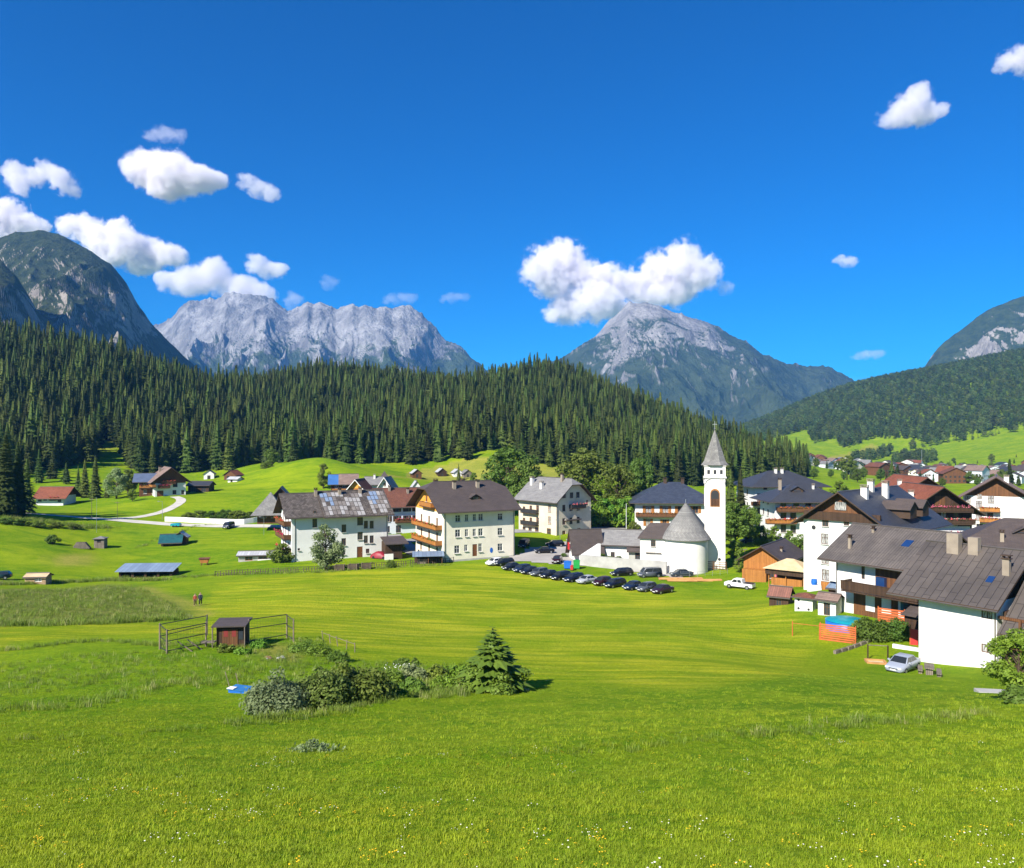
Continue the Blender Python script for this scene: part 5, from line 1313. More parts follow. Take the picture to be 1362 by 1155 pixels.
def hut(px, py, w, d, hgt, rise, rz, label, wm, rm, name='hut', cat='hut', Y=None, ridge='y', openings=(), ev=.5, group=None):
    h = House(label, px, py, rz, w=w, d=d, Y=Y, name=name, cat=cat, group=group, base=.8)
    for o_ in openings: h.winm('front', [o_[:4]], o_[4] if len(o_) > 4 else 'd', sill=False)
    h.walls(hgt, wm, ('front', 'back') if ridge == 'y' else ('left', 'right'), rise); h.gable_roof(rm, ridge=ridge, eave=ev, verge=ev, t=.12)
    return h
hut(271, 638, 5, 6, 3.0, 1.9, 14, 'hay hut with pale front on the slope, first right of the big farmhouse', M['white'], M['rf_grey'], openings=[(2.5, .1, 1.6, 2.0)])
hut(298, 639, 6, 6, 2.6, 2.0, -12, 'hay hut with red roof and white lean-to on the slope above the barn', M['brownwood'], M['rf_red'], openings=[(2, .1, 1.4, 1.9)]); hut(303, 642, 5, 4, 1.6, .9, -20, 'white roofed lean-to shelter below the red-roofed hay hut', M['white'], M['tin'], openings=[(2, .1, 1.2, 1.2)], ridge='x')
hut(172, 618, 7, 5, 3.4, 1.4, 6, 'tiny pale hut in the forest clearing above the big farmhouse', M['greywood'], M['tin'], openings=[(2, .1, 1.4, 1.9)], ridge='x')
for px, py, lab, wm, rm in ((549, 636, 'brown hay hut with pale roof on the hay slope, leftmost of those above the guesthouse', BW, M['tin']), (583, 634, 'dark hay hut with pale roof right above the guesthouse ridge', DW, M['tin']), (604, 635, 'white-gabled hut on the hay slope behind the guesthouse chimneys', M['white'], M['tin']), (617, 636, 'low grey hut near the big tree behind the guesthouse', M['greywood'], M['rf_grey'])):
    hut(px, py, 4.6, 6, 2.6, 1.8, 20, lab, wm, rm, openings=[(2.3, .1, 1.2, 1.8)])

# grey shingled tent-roofed barn and outbuildings by the road
h = House('round-cornered barn with pale grey pyramid roof beside the valley road', 342, 690, 10, w=6.5, d=6.5, Y=212, name='barn', cat='barn')
h.winm('front', [(1.8, .2, 1.6, 2.0), (4.6, .2, 1.6, 2.0)], 'o'); h.walls(3.0, BW); h.hip_roof(M['rf_stone'], 4.2, 1.6)
h = House('dark barn with mossy roof right behind the pyramid-roofed barn', 362, 678, 12, w=5, d=7, Y=232, name='barn', cat='barn')
h.winm('front', [(2.5, .2, 1.8, 2.2)], 'd'); h.walls(4.0, DW, ('front', 'back'), 2.8); h.gable_roof(M['rf_grey'], ridge='y', eave=.8, verge=.8)
h = House('low white and brick outbuilding with grey flat roof, left of the long farmhouse', 317, 748, 8, w=8.5, d=3.5, name='outbuilding', cat='shed')
h.winm('front', [(2.2, .3, 1.6, 1.0), (5.2, .3, 2, 1.0)], 'o', sill=False); h.walls(1.6, M['concrete'], ('left', 'right'), .5); h.gable_roof(M['tin'], eave=.5, verge=.4, t=.1); h.beam('front', 4.2, 8.4, -.5, .55, .6, M['white'], 'white_counter')
h = House('long low animal shelter with pale blue sheet roof in the meadow', 158, 769, 3, w=10.4, d=3.4, name='shelter', cat='shed')
h.open['front'] = []; h.winm('front', [(1.4 + i*2.5, .15, 2.0, 1.0) for i in range(4)], 'open', sill=False); h.walls(1.35, DW); b = MB().slab([(-.5, -.7, 1.36), (h.w+.5, -.7, 1.36), (h.w+.5, h.d+.4, 2.35), (-.5, h.d+.4, 2.35)], .08); b.build('roof', M['skyroof'], h.o)
h = House('small hut draped with a dark green tarpaulin in the middle of the meadow', 214, 727, 16, w=4.6, d=3.2, name='hut', cat='hut')
h.winm('front', [(2.3, .1, 1.0, 1.3)], 'd', sill=False); h.walls(1.7, DW, ('left', 'right'), 1.1); h.gable_roof(M['tarpgreen'], eave=1.2, verge=.5, t=.1)
h = House('brown field shed with pale tin roof right behind the green tarpaulin hut', 231, 725, 12, w=3.0, d=3.0, name='shed', cat='shed')
h.winm('front', [(1.5, .1, 1.0, 1.5)], 'd', sill=False); h.walls(2.1, BW, ('front', 'back'), 1.1); h.gable_roof(M['tin'], ridge='y', eave=.4, verge=.4, t=.1)
h = House('square grey lookout hut standing in the left meadow', 125, 729, 8, w=2.3, d=2.2, name='hut', cat='hut')
h.winm('front', [(1.15, 1.2, .9, .7)], 'd', sill=False); h.walls(2.3, M['greywood']); h.hip_roof(M['rf_grey'], .4, .25, t=.1)
h = House('little brick hut with white front beside the fallow plot', 33, 776, 6, w=3.6, d=2.2, name='hut', cat='hut')
h.winm('front', [(2.3, .2, 1.2, .8)], 'wc', sill=False); h.walls(1.2, M['stone'], ('left', 'right'), .4); h.gable_roof(M['tanroof'], eave=.25, verge=.25, t=.1)

# sheds below the black-roofed house
hut(1023, 806, 2.6, 3.4, 1.6, .95, -30, 'dark wooden garden hut with rusty red roof, leftmost of the garden sheds', DW, mk('roof_rusty_sheet', (.26, .12, .085), (.19, .09, .065), 1.2, .6, .3, brick=(4, .3, .02, (.1, .05, .04)), rot=90), name='garden_shed', cat='shed', openings=[(1.3, .1, .8, 1.3)], ridge='x', ev=.3)
h = House('small white playhouse with round holes and brown flat roof, middle of the garden sheds', 1057, 813, -38, w=2.3, d=2.0, name='garden_shed', cat='shed')
h.walls(2.05, M['white']); h.hip_roof(M['rf_rust'], .35, .3, t=.1)
for x, z in ((.5, 1.55), (.5, .45), (1.8, .45)): MB().tube((x, -.03, z), (x, .005, z), .16, n=14).build('hole_shade_disc', M['blackmetal'], h.o)  # black discs on the solid wall stand in for the shade inside holes
hut(1088, 818, 2.2, 2.4, 2.2, .5, -40, 'white garden shed with mauve flat-pitched roof, third of the garden sheds', M['white'], M['rf_mauve'], name='garden_shed', cat='shed', openings=[(1.1, .1, .8, 1.6)], ev=.35, ridge='x')
h = hut(1102, 806, 3.6, 3.0, 2.5, .4, -42, 'brown lean-to shed with blue-grey roof against the grey-roofed house', BW, M['skyroof'], name='garden_shed', cat='shed', openings=[(1.2, .1, 1.0, 1.8)], ev=.3, ridge='x')
h = House('grey concrete shed with flat pale roof beside the brown lean-to', 1118, 806, -45, w=2.6, d=2.6, Y=102, name='garden_shed', cat='shed')
h.winm('front', [(1.4, 1.0, .9, .8)], 'wc', sill=False); h.walls(2.5, M['concrete']); h.hip_roof(M['tin'], .15, .25, t=.1)
# timber sheds by the pickup
h = House('timber house with golden gable and black roof beside the chapel garden', 989, 771, -36, w=7.0, d=13, Y=140, name='workshop', cat='shed')
h.winm('front', [(2, .8, 1.2, 1.2), (5, .8, 1.2, 1.2)], 'd'); h.walls(4.3, OW, ('front', 'back'), 2.2, gmat=OW); h.gable_roof(M['rf_brown'], ridge='y', eave=1.0, verge=1.0); h.box_part('pink_cloth', h.w-1.2, h.w-.2, -.14, -.004, .6, 2.6, mk('pink_fabric', (.6, .16, .22), None)); h.box_part('side_shed', .4, 4.8, -2.0, -.2, -.8, 2.3, OW); h.chimney(5.6, 4.5, .5, .4, .4)
h = House('open timber bar stall with tan canvas roof and dark railing', 1022, 776, -38, w=6.0, d=5.0, Y=131, name='stall', cat='stall')
for x in (0, 2.9, 5.85):
    for y in (0, 4.85): h.box_part('post', x, x+.15, y, y+.15, -.8, 3.0, OW)
h.box_part('railing', -.3, 6.3, -.35, -.2, 1.7, 2.5, DW); h.box_part('railing', -.45, -.301, -.35, 5, 1.7, 2.5, DW); h.box_part('counter', .4, 5.6, .3, .9, -.8, 1.05, OW); h.box_part('back_wall', .2, 5.8, 4.4, 4.6, -.8, 2.6, BW)
b = MB().slab([(-.7, -.8, 2.75), (6.7, -.8, 2.75), (3.6, 2.4, 4.3), (2.4, 2.4, 4.3)], .1); b.slab([(6.7, -.8, 2.75), (6.7, 5.6, 2.75), (3.6, 2.4, 4.3)], .1); b.slab([(6.7, 5.6, 2.75), (-.7, 5.6, 2.75), (2.4, 2.4, 4.3), (3.6, 2.4, 4.3)], .1); b.slab([(-.7, 5.6, 2.75), (-.7, -.8, 2.75), (2.4, 2.4, 4.3)], .1)
b.build('canvas_roof', M['tanroof'], h.o)
for x in (1.0, 2.6, 4.3):
    b = MB().lathe([(.28, -.8), (.36, -.35), (.28, .1), (.0, .1)], 12, x, -.9); b.build('barrel', M['log'], h.o)

# far village: small houses in rows across the valley
FV = []
def far_house(i, px, Y, w, d, hgt, rise, rz, wm, rm, label):
    X, Yv, Z = at(px, Y); o = thing('far_house', label, 'house', (X, Yv, Z), R(rz), 'houses of the far valley village')
    b = MB(); b.extr([(0, -1), (w, -1), (w, hgt), (w/2, hgt+rise), (0, hgt)], 0, d); b.build('wall', wm, o)
    b = MB(); e = .8; s_ = rise/(w/2)
    b.slab([(-e, d+e, hgt-e*s_+.1), (-e, -e, hgt-e*s_+.1), (w/2, -e, hgt+rise+.1), (w/2, d+e, hgt+rise+.1)], .2)
    b.slab([(w+e, -e, hgt-e*s_+.1), (w+e, d+e, hgt-e*s_+.1), (w/2, d+e, hgt+rise+.1), (w/2, -e, hgt+rise+.1)], .2); b.build('roof', rm, o)
    for z in ([1.2, 4.0] if hgt > 5 else [1.2]):
        for u in np.arange(1.8, w-1, 2.8):
            wo = MB().box(u-.55, u+.55, -.06, -.004, z, z+1.4); wo.build('window', M['glass'], o)
rv = random.Random(77); n_ = 0
names = {'rf_brown': 'brown', 'rf_red': 'red', 'rf_black': 'black', 'rf_grey': 'grey', 'rf_rust': 'rust-brown', 'rf_mauve': 'mauve'}
for i in range(170):
    if i < 45: px, Y = rv.uniform(1070, 1145), rv.uniform(780, 1150)
    elif i < 95: px, Y = rv.uniform(1130, 1228), rv.uniform(640, 1020)
    else: px, Y = rv.uniform(1225, 1395), rv.uniform(520, 900)
    if any(abs(px-p)*min(Y, y)/F < 9 and abs(Y-y) < 16 for p, y in FV): continue
    FV.append((px, Y)); rk = rv.choice(list(names)); wk = rv.choice(['white', 'bluewhite', 'bluewhite', 'cream', 'brownwood'])
    wd = {'white': 'white', 'bluewhite': 'pale grey', 'cream': 'cream', 'brownwood': 'brown timber'}[wk]
    where = 'at the foot of the forest hill' if i < 45 else 'behind the black-roofed house' if i < 95 else 'above the red-roofed chalets'
    big = rv.random() < .35; n_ += 1
    far_house(i, px, Y, rv.uniform(9, 14) + 3*big, rv.uniform(9, 14), rv.uniform(5, 7.5) + 2*big, rv.uniform(2.5, 4), rv.uniform(-50, 50), M[wk], M[rk], f'distant {"large" if big else "small"} {wd} house with {names[rk]} roof {where}')
# ------------------------------------------------------------------ the chapel with its bell tower
def chapel():
    X, Y, Z = at(912, 152.5); Z = -25.0
    o = thing('chapel', 'white village chapel with round apse, grey cone roof and tall pointed bell tower', 'chapel', (X, Y, Z), R(-14))
    W, S = M['chapel'], M['rf_stone']
    MB().lathe([(4.35, -2), (4.35, 6.2)], 40).build('apse', W, o, smooth=True)
    MB().lathe([(4.4, 5.75), (4.98, 5.72), (5.0, 5.85), (3.45, 8.0), (1.85, 10.4), (.5, 12.4), (.05, 13.0), (.0, 13.1)], 32).build('apse_roof', S, o, smooth=False)
    MB().tube((0, 0, 12.9), (0, 0, 13.7), .06, n=6).build('finial', M['metal'], o)
    # nave behind the apse
    b = MB(); b.T = Matrix.Identity(4)
    b.extr([(-4.3, -2), (4.3, -2), (4.3, 6.3), (0, 11.6), (-4.3, 6.3)], 1.0, 15); b.build('nave', W, o)
    b = MB()
    b.slab([(-4.9, 15.4, 5.7), (-4.9, 1.2, 5.7), (0, 1.2, 11.75), (0, 15.4, 11.75)], .15); b.slab([(4.9, 1.2, 5.7), (4.9, 15.4, 5.7), (0, 15.4, 11.75), (0, 1.2, 11.75)], .15); b.build('nave_roof', S, o)
    # sacristy at the left
    b = MB().box(-9.0, -4.0, -1.6, 4.6, -2, 6.0); b.build('sacristy', W, o)
    b = MB(); b.slab([(-9.5, -2.1, 5.8), (-3.2, -2.1, 5.8), (-3.2, 1.5, 8.6), (-7.2, 1.5, 8.6)], .15); b.slab([(-9.5, 5.1, 5.8), (-9.5, -2.1, 5.8), (-7.2, 1.5, 8.6)], .15); b.slab([(-3.2, 5.1, 5.8), (-9.5, 5.1, 5.8), (-7.2, 1.5, 8.6), (-3.2, 1.5, 8.6)], .15)
    b.build('sacristy_roof', M['rf_brown'], o)
    fr, pn, sl = window_meshes(.95, 1.25, 'd'); f = link('window', fr, o, (-6.4, -1.66, 4.1)); link('pane', pn, f); link('sill', sl, f, (0, .05, 0))
    b = MB().box(-7.7, -5.0, -1.68, -1.603, -.3, 2.7); b.build('wall_panel', M['chimwhite'], o)
    MB().box(-7.9, -4.8, -2.0, -1.603, 2.74, 2.9).build('canopy', M['greywood'], o)
    MB().tube((-4.5, -.0, -1), (-4.52, -1.75, -1), .01, n=4) if False else None
    MB().tube((-3.95, -1.72, -1.0), (-3.95, -1.72, 5.8), .06, n=6).build('downpipe', M['gutter'], o)
    # tower
    t = MB(); x0, x1, y0, y1 = 3.75, 7.8, 2.2, 6.25; H1, H2 = 17.9, 20.3
    t.box(x0, x1, y0, y1, -2, H1); t.box(x0-.05, x1+.05, y0-.05, y1+.05, H1+.301, H2)
    tw = t.build('bell_tower', W, o); xm, ym = (x0+x1)/2, (y0+y1)/2
    c = MB(); c.box(x0-.28, x1+.28, y0-.28, y1+.28, H1+.002, H1+.3); c.box(x0-.2, x1+.2, y0-.2, y1+.2, H2+.002, H2+.2)
    n = 10
    for (ax, fx) in ((0, 1), (1, 0)):
        pts = [(-1.9*math.cos(math.pi*i/n), H1-1.1 + 1.25*math.sin(math.pi*i/n)) for i in range(n+1)]
        for (a, za), (b2, zb) in zip(pts, pts[1:]):
            if fx: c.tube((xm+a, y0-.05, za), (xm+b2, y0-.05, zb), .16, n=6)
            else: c.tube((x0-.05, ym+a, za), (x0-.05, ym+b2, zb), .16, n=6)
    c.build('cornice', M['sill'], tw)
    def arch(w, z0, z1, sc=1.0):
        r = w/2*sc; p = [(-r, z0), (r, z0)] + [(r*math.cos(a), z1 - w/2 + r*math.sin(a)) for a in np.linspace(0, math.pi, 12)]; return p
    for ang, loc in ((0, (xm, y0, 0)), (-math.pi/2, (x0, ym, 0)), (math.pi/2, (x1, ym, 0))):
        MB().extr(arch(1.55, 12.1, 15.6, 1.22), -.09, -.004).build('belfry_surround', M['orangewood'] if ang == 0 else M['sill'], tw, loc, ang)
        bo = MB().extr(arch(1.55, 12.3, 15.45), -.13, -.092).build('belfry_shade_panel', M['blackmetal'], tw, loc, ang)  # dark panel proud of the wall, coloured as the shade inside an arched recess
        b = MB()
        for i in range(7): b.box(-.74, .74, -.2, -.132, 12.35+i*.2, 12.47+i*.2)
        b.build('louvre', M['brownwood'], bo)
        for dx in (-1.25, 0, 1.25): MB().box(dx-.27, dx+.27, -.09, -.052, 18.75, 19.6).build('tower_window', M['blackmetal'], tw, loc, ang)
    q = R(22.5); sp = MB().lathe([(2.0, H2+.2), (2.95, H2+.22), (2.95, H2+.3), (2.35, H2+1.0), (1.6, H2+3.2), (.78, H2+5.5), (.1, H2+7.4), (0, H2+7.5)], 8, xm, ym, q, q+2*math.pi)
    sp.build('spire', S, tw)
    b = MB(); b.tube((xm, ym, H2+7.3), (xm, ym, H2+9.3), .05, n=6); b.box(xm-.45, xm+.45, ym-.03, ym+.03, H2+8.6, H2+8.7); b.lathe([(0, H2+7.5), (.2, H2+7.7), (0, H2+7.9)], 8, xm, ym); b.build('cross', M['metal'], tw)
    MB().tube((x0+2.9, y0-.06, 1.4), (x0+2.9, y0-.005, 1.4), .3, n=12).build('wall_lamp', M['blackmetal'], tw)
    MB().box(xm-.5, xm+.5, y0-.05, y0-.004, -1.2, .2).build('plinth', M['concrete'], tw)
chapel()

# ------------------------------------------------------------------ vehicles
def car_proto(kind):
    """parts of a car, forward = -y... built with the nose towards -x; returns list of (name, mesh, children)"""
    P_ = []
    L_ = {'hatch': 4.0, 'sedan': 4.5, 'wagon': 4.6, 'van': 4.7}[kind]; hw = .86; zs = {'hatch': .95, 'sedan': .92, 'wagon': .94, 'van': 1.05}[kind]; zr = {'hatch': 1.48, 'sedan': 1.42, 'wagon': 1.47, 'van': 1.85}[kind]
    xn, xt = -L_/2, L_/2
    hood = {'hatch': .98, 'sedan': 1.15, 'wagon': 1.1, 'van': .75}[kind]; tail = {'hatch': .12, 'sedan': .85, 'wagon': .12, 'van': .06}[kind]
    # body: stations along x with a rounded section
    st = [(xn, .62, .38, .56), (xn+.06, .72, .28, .66), (xn+.3, .82, .24, .74), (xn+.8, hw, .22, zs-.1), (xn+hood, hw, .22, zs), (0, hw+.01, .22, zs+.02), (xt-tail-.2, hw, .22, zs+.03), (xt-.35, .84, .24, zs+.0), (xt-.06, .78, .3, zs-.08), (xt, .7, .42, zs-.2)]
    v, f = [], []; prof = lambda w, z0, z1: [(0, z0), (w*.86, z0), (w, z0+.14), (w, z0+(z1-z0)*.62), (w*.94, z1-.04), (w*.8, z1), (0, z1+.03)]
    for x, w_, z0, z1 in st:
        p = prof(w_, z0, z1); v += [(x, y, z) for y, z in p] + [(x, -y, z) for y, z in p[-2:0:-1]]
    m = 12
    for i in range(len(st)-1):
        for j in range(m): a = i*m+j; b = i*m+(j+1) % m; f.append((a, b, b+m, a+m))
    f.append(tuple(range(m-1, -1, -1))); f.append(tuple((len(st)-1)*m+j for j in range(m)))
    bm = MB(); bm.add(v, f)
    # cabin frustum
    xb0, xb1 = xn+hood-.12, xt-tail; xt0, xt1 = xn+hood+(.62 if kind != 'van' else .55), xt-tail-({'hatch': .42, 'sedan': .55, 'wagon': .38, 'van': .18}[kind])
    wb, wt = .80, .62 if kind != 'van' else .7; zb = zs-.02; zt = zr-.04
    C_ = [(xb0, -wb, zb), (xb1, -wb, zb), (xb1, wb, zb), (xb0, wb, zb), (xt0, -wt, zt), (xt1, -wt, zt), (xt1, wt, zt), (xt0, wt, zt)]
    bm.add(C_, [(0, 1, 5, 4), (1, 2, 6, 5), (2, 3, 7, 6), (3, 0, 4, 7)])
    P_.append(('body', bm.mesh('car_body', M['carpaint'], True), [], (0, 0, 0)))
    rm = MB(); rm.add([(xt0-.04, -wt-.02, zt-.01), (xt1+.05, -wt-.02, zt-.01), (xt1+.05, wt+.02, zt-.01), (xt0-.04, wt+.02, zt-.01), (xt0+.16, -wt*.8, zr), (xt1-.12, -wt*.8, zr), (xt1-.12, wt*.8, zr), (xt0+.16, wt*.8, zr)],
              [(0, 1, 5, 4), (1, 2, 6, 5), (2, 3, 7, 6), (3, 0, 4, 7), (4, 5, 6, 7)]); P_.append(('roof', rm.mesh('car_roof', M['carpaint'], True), [], (0, 0, 0)))
    C_ = [Vector(c) for c in C_]
    def pane(a, b, c, d, s0, s1, t0, t1, nm):
        n = (C_[b]-C_[a]).cross(C_[d]-C_[a]).normalized()*.012
        q = lambda s, t: (C_[a]*(1-s)+C_[b]*s)*(1-t) + (C_[d]*(1-s)+C_[c]*s)*t
        o_ = [q(s0, t0), q(s1, t0), q(s1, t1), q(s0, t1)]
        mb = MB(); mb.add([tuple(k+n) for k in o_]+[tuple(k-n) for k in o_], [(0, 1, 2, 3), (7, 6, 5, 4), (0, 4, 5, 1), (1, 5, 6, 2), (2, 6, 7, 3), (3, 7, 4, 0)])
        P_.append((nm, mb.mesh('car_'+nm, M['carglass']), [], (0, 0, 0)))
    pane(3, 0, 4, 7, .05, .95, .06, .97, 'windscreen'); pane(1, 2, 6, 5, .06, .94, .12, .92, 'rear_window')
    for a, b, c, d in ((0, 1, 5, 4), (2, 3, 7, 6)):
        pane(a, b, c, d, .05, .48, .1, .9, 'side_window'); pane(a, b, c, d, .51, .94, .1, .9, 'side_window')
    wr = .31 if kind != 'van' else .33
    ty = MB(); ty.tube((0, -.1, 0), (0, .1, 0), wr, n=18); tym = ty.mesh('wheel', M['tyre']); ri = MB(); ri.tube((0, -.112, 0), (0, .112, 0), wr*.62, n=14); rim = ri.mesh('rim', M['rim'])
    for x in (xn+.82, xt-.85):
        for y in (-hw+.08, hw-.08): P_.append(('wheel', tym, [('rim', rim)], (x, y, wr)))
    for y in (-.55, .55):
        P_.append(('headlight', MB().box(xn+.02, xn+.16, y-.19, y+.19, .56, .70).mesh('headlight', M['lamp']), [], (0, 0, 0)))
        P_.append(('tail_light', MB().box(xt-.1, xt+.005, y-.14+.1*(y > 0)-.05, y+.14, .66, .84).mesh('tail_light', M['tail']), [], (0, 0, 0)))
    P_.append(('number_plate', MB().box(xn-.015, xn+.02, -.26, .26, .40, .51).mesh('number_plate', M['plate']), [], (0, 0, 0)))
    P_.append(('grille', MB().box(xn-.01, xn+.08, -.4, .4, .53, .61).mesh('grille', M['blackmetal']), [], (0, 0, 0)))
    for y in (-.95, .95): P_.append(('mirror', MB().box(xb0+.32, xb0+.46, y-.1, y+.1, zs, zs+.14).mesh('mirror', M['carpaint']), [], (0, 0, 0)))
    return P_
CARS = {k: car_proto(k) for k in ('hatch', 'sedan', 'wagon', 'van')}
def car(kind, px, py, ang, col, label, group=None, Y=None, scale=1.0):
    """ang: heading of the nose, degrees from +X"""
    X, Yv, Z = hit(px, py) if Y is None else at(px, Y)
    o = thing('parked_car', label, 'car', (X, Yv, Z+.06), R(ang-180), group); o.scale = (scale,)*3
    for nm, me, kids, loc in CARS[kind]:
        c = link(nm, me, o, loc); c.color = tuple(col)+(1,)
        for kn, km in kids: link(kn, km, c)
    return o
NAVY, BLK, SIL, GRY, WINE, BLU, WHT = (.008, .011, .024), (.008, .008, .01), (.34, .36, .38), (.07, .08, .095), (.03, .008, .01), (.012, .022, .055), (.75, .75, .74)
row = [('hatch', 658, 752, WHT, 'white small car at the far end of the parked row'), ('wagon', 670, 752, NAVY, 'dark car second from the far end of the parked row, beside the white one'),
       ('sedan', 681, 758, NAVY, 'dark navy saloon third in the row, nose to the meadow'), ('hatch', 694.5, 761, BLU, 'blue-grey hatchback fourth in the parked row'), ('sedan', 706, 763.5, NAVY, 'navy saloon fifth in the parked row'),
       ('hatch', 717, 766, GRY, 'grey-blue hatchback sixth in the parked row'), ('sedan', 731, 768.5, BLK, 'black saloon left of the bins side of the parked row'), ('wagon', 746, 771, BLK, 'black estate car in front of the bins in the parked row'),
       ('wagon', 763, 773.5, NAVY, 'navy estate car just left of the silver one in the parked row'), ('sedan', 781, 776, SIL, 'silver saloon in the middle of the dark parked row'), ('hatch', 801, 778.5, WINE, 'dark wine-red hatchback just right of the silver saloon'),
       ('wagon', 818, 781, NAVY, 'navy estate car two places right of the silver saloon'), ('sedan', 843, 784, BLU, 'blue saloon third from the near end of the parked row'), ('hatch', 860, 786.5, GRY, 'grey hatchback squeezed in second from the near end of the row'),
       ('sedan', 881, 789, (.03, .012, .02), 'dark maroon saloon at the near end of the parked row')]
rc = random.Random(4)
for k, px, py, col, lab in row: car(k, px, py, 222 + rc.uniform(-5, 5), col, lab, 'cars parked in a row along the meadow')
car('wagon', 827, 766, 205, BLK, 'black estate car in front of the grey retaining wall'); car('van', 864, 768, 190, GRY, 'grey people carrier parked against the retaining wall by the chapel'); car('sedan', 906, 767, 188, (.03, .04, .05), 'dark saloon below the chapel apse beside the timber')
car('hatch', 741, 749, 255, WINE, 'dark red hatchback alone in the yard, left of the blue bin')
car('sedan', 724, 736, 190, BLK, 'black saloon in the shade beside the guesthouse'); car('wagon', 738, 727, 180, BLK, 'black estate car below the stone base of the beige hotel'); car('van', 697, 728, 250, BLK, 'black van in the shadow right behind the guesthouse')
car('van', 829, 714, 170, (.01, .03, .03), 'dark green van behind the low grey cottage'); car('sedan', 851, 715, 180, GRY, 'grey saloon behind the low grey cottage, left of the sacristy')
car('sedan', 996, 722, 185, GRY, 'grey saloon parked under the trees right of the bell tower'); car('hatch', 1012, 724, 200, SIL, 'silver hatchback below the white hotels'); car('wagon', 1030, 722, 200, NAVY, 'navy estate car below the flower balconies of the white hotels')
car('van', 304, 703, 262, BLU, 'blue van with dark roof driving on the valley road'); car('hatch', -1, 771, 200, (.02, .05, .05), 'dark car at the edge of the fallow plot') 
car('sedan', 1201, 892, 221, (.30, .33, .39), 'silver-blue saloon parked on the grass beside the blank white wall')

def pickup():
    X, Y, Z = hit(984, 783); o = thing('pickup_truck', 'white pickup truck with dark cargo bed standing on the grass', 'pickup truck', (X, Y, Z+.05), R(155+180-12))
    b = MB(); prof = [(-2.5, .5), (-2.45, .95), (-1.4, 1.05), (-1.35, 1.05), (2.45, 1.0), (2.5, .5), (2.4, .42), (-2.4, .42)]
    b.extr(prof, -.9, .9); bo = b.build('body', M['carpaint'], o); bo.color = (.78, .78, .76, 1)
    b = MB(); cb = [(-1.45, 1.04), (-.85, 1.68), (.55, 1.68), (.75, 1.04)]; b.extr(cb, -.78, .78); c = b.build('cab', M['carpaint'], o); c.color = (.78, .78, .76, 1)
    for y in (-.8, .8): MB().extr([(-1.2, 1.1), (-.8, 1.58), (-.25, 1.58), (-.25, 1.1)], y-.02, y+.02).build('side_window', M['carglass'], o); MB().extr([(-.15, 1.1), (-.15, 1.58), (.42, 1.58), (.56, 1.1)], y-.02, y+.02).build('side_window', M['carglass'], o)
    MB().slab([(-1.43, -.68, 1.1), (-1.43, .68, 1.1), (-.93, .66, 1.63), (-.93, -.66, 1.63)][::-1], .03).build('windscreen', M['carglass'], o)
    MB().box(.85, 2.42, -.8, .8, 1.003, 1.12).build('cargo_bed', M['blackmetal'], o)
    ty = MB().tube((0, -.13, 0), (0, .13, 0), .38, n=18).mesh('wheel', M['tyre']); ri = MB().tube((0, -.14, 0), (0, .14, 0), .22, n=12).mesh('rim', M['rim'])
    for x in (-1.6, 1.55):
        for y in (-.82, .82): w_ = link('wheel', ty, o, (x, y, .38)); link('rim', ri, w_)
    for y in (-.62, .62): MB().box(-2.52, -2.44, y-.16, y+.16, .72, .88).build('headlight', M['lamp'], o)
    MB().box(-2.56, -2.46, -.9, .9, .42, .56).build('bumper', M['blackmetal'], o)
pickup()
# a covered vehicle beside the farmhouse
def covered_car():
    X, Y, Z = hit(506, 743); o = thing('covered_car', 'car under a crimson cover beside the long white farmhouse', 'car', (X, Y, Z), R(160))
    st = [(-2.1, .5, .5), (-1.9, .85, .8), (-1, .92, 1.0), (-.5, .95, 1.5), (.8, .95, 1.55), (1.6, .9, 1.1), (2.1, .8, .8)]
    v, f = [], []
    for x, w_, z in st: v += [(x, -w_, .15), (x, -w_*.95, z*.7), (x, -w_*.6, z), (x, w_*.6, z), (x, w_*.95, z*.7), (x, w_, .15)]
    for i in range(len(st)-1):
        for j in range(5): a = i*6+j; f.append((a, a+6, a+7, a+1))
    f += [(0, 1, 2, 3, 4, 5), tuple(36+5-j for j in range(6))]
    b = MB(); b.add(v, f); b.build('cover', M['tarpred'], o, smooth=True)
    ty = MB().tube((0, -.1, 0), (0, .1, 0), .3, n=14).mesh('wheel', M['tyre'])
    for x in (-1.25, 1.25):
        for y in (-.88, .88): link('wheel', ty, o, (x, y, .3))
covered_car()

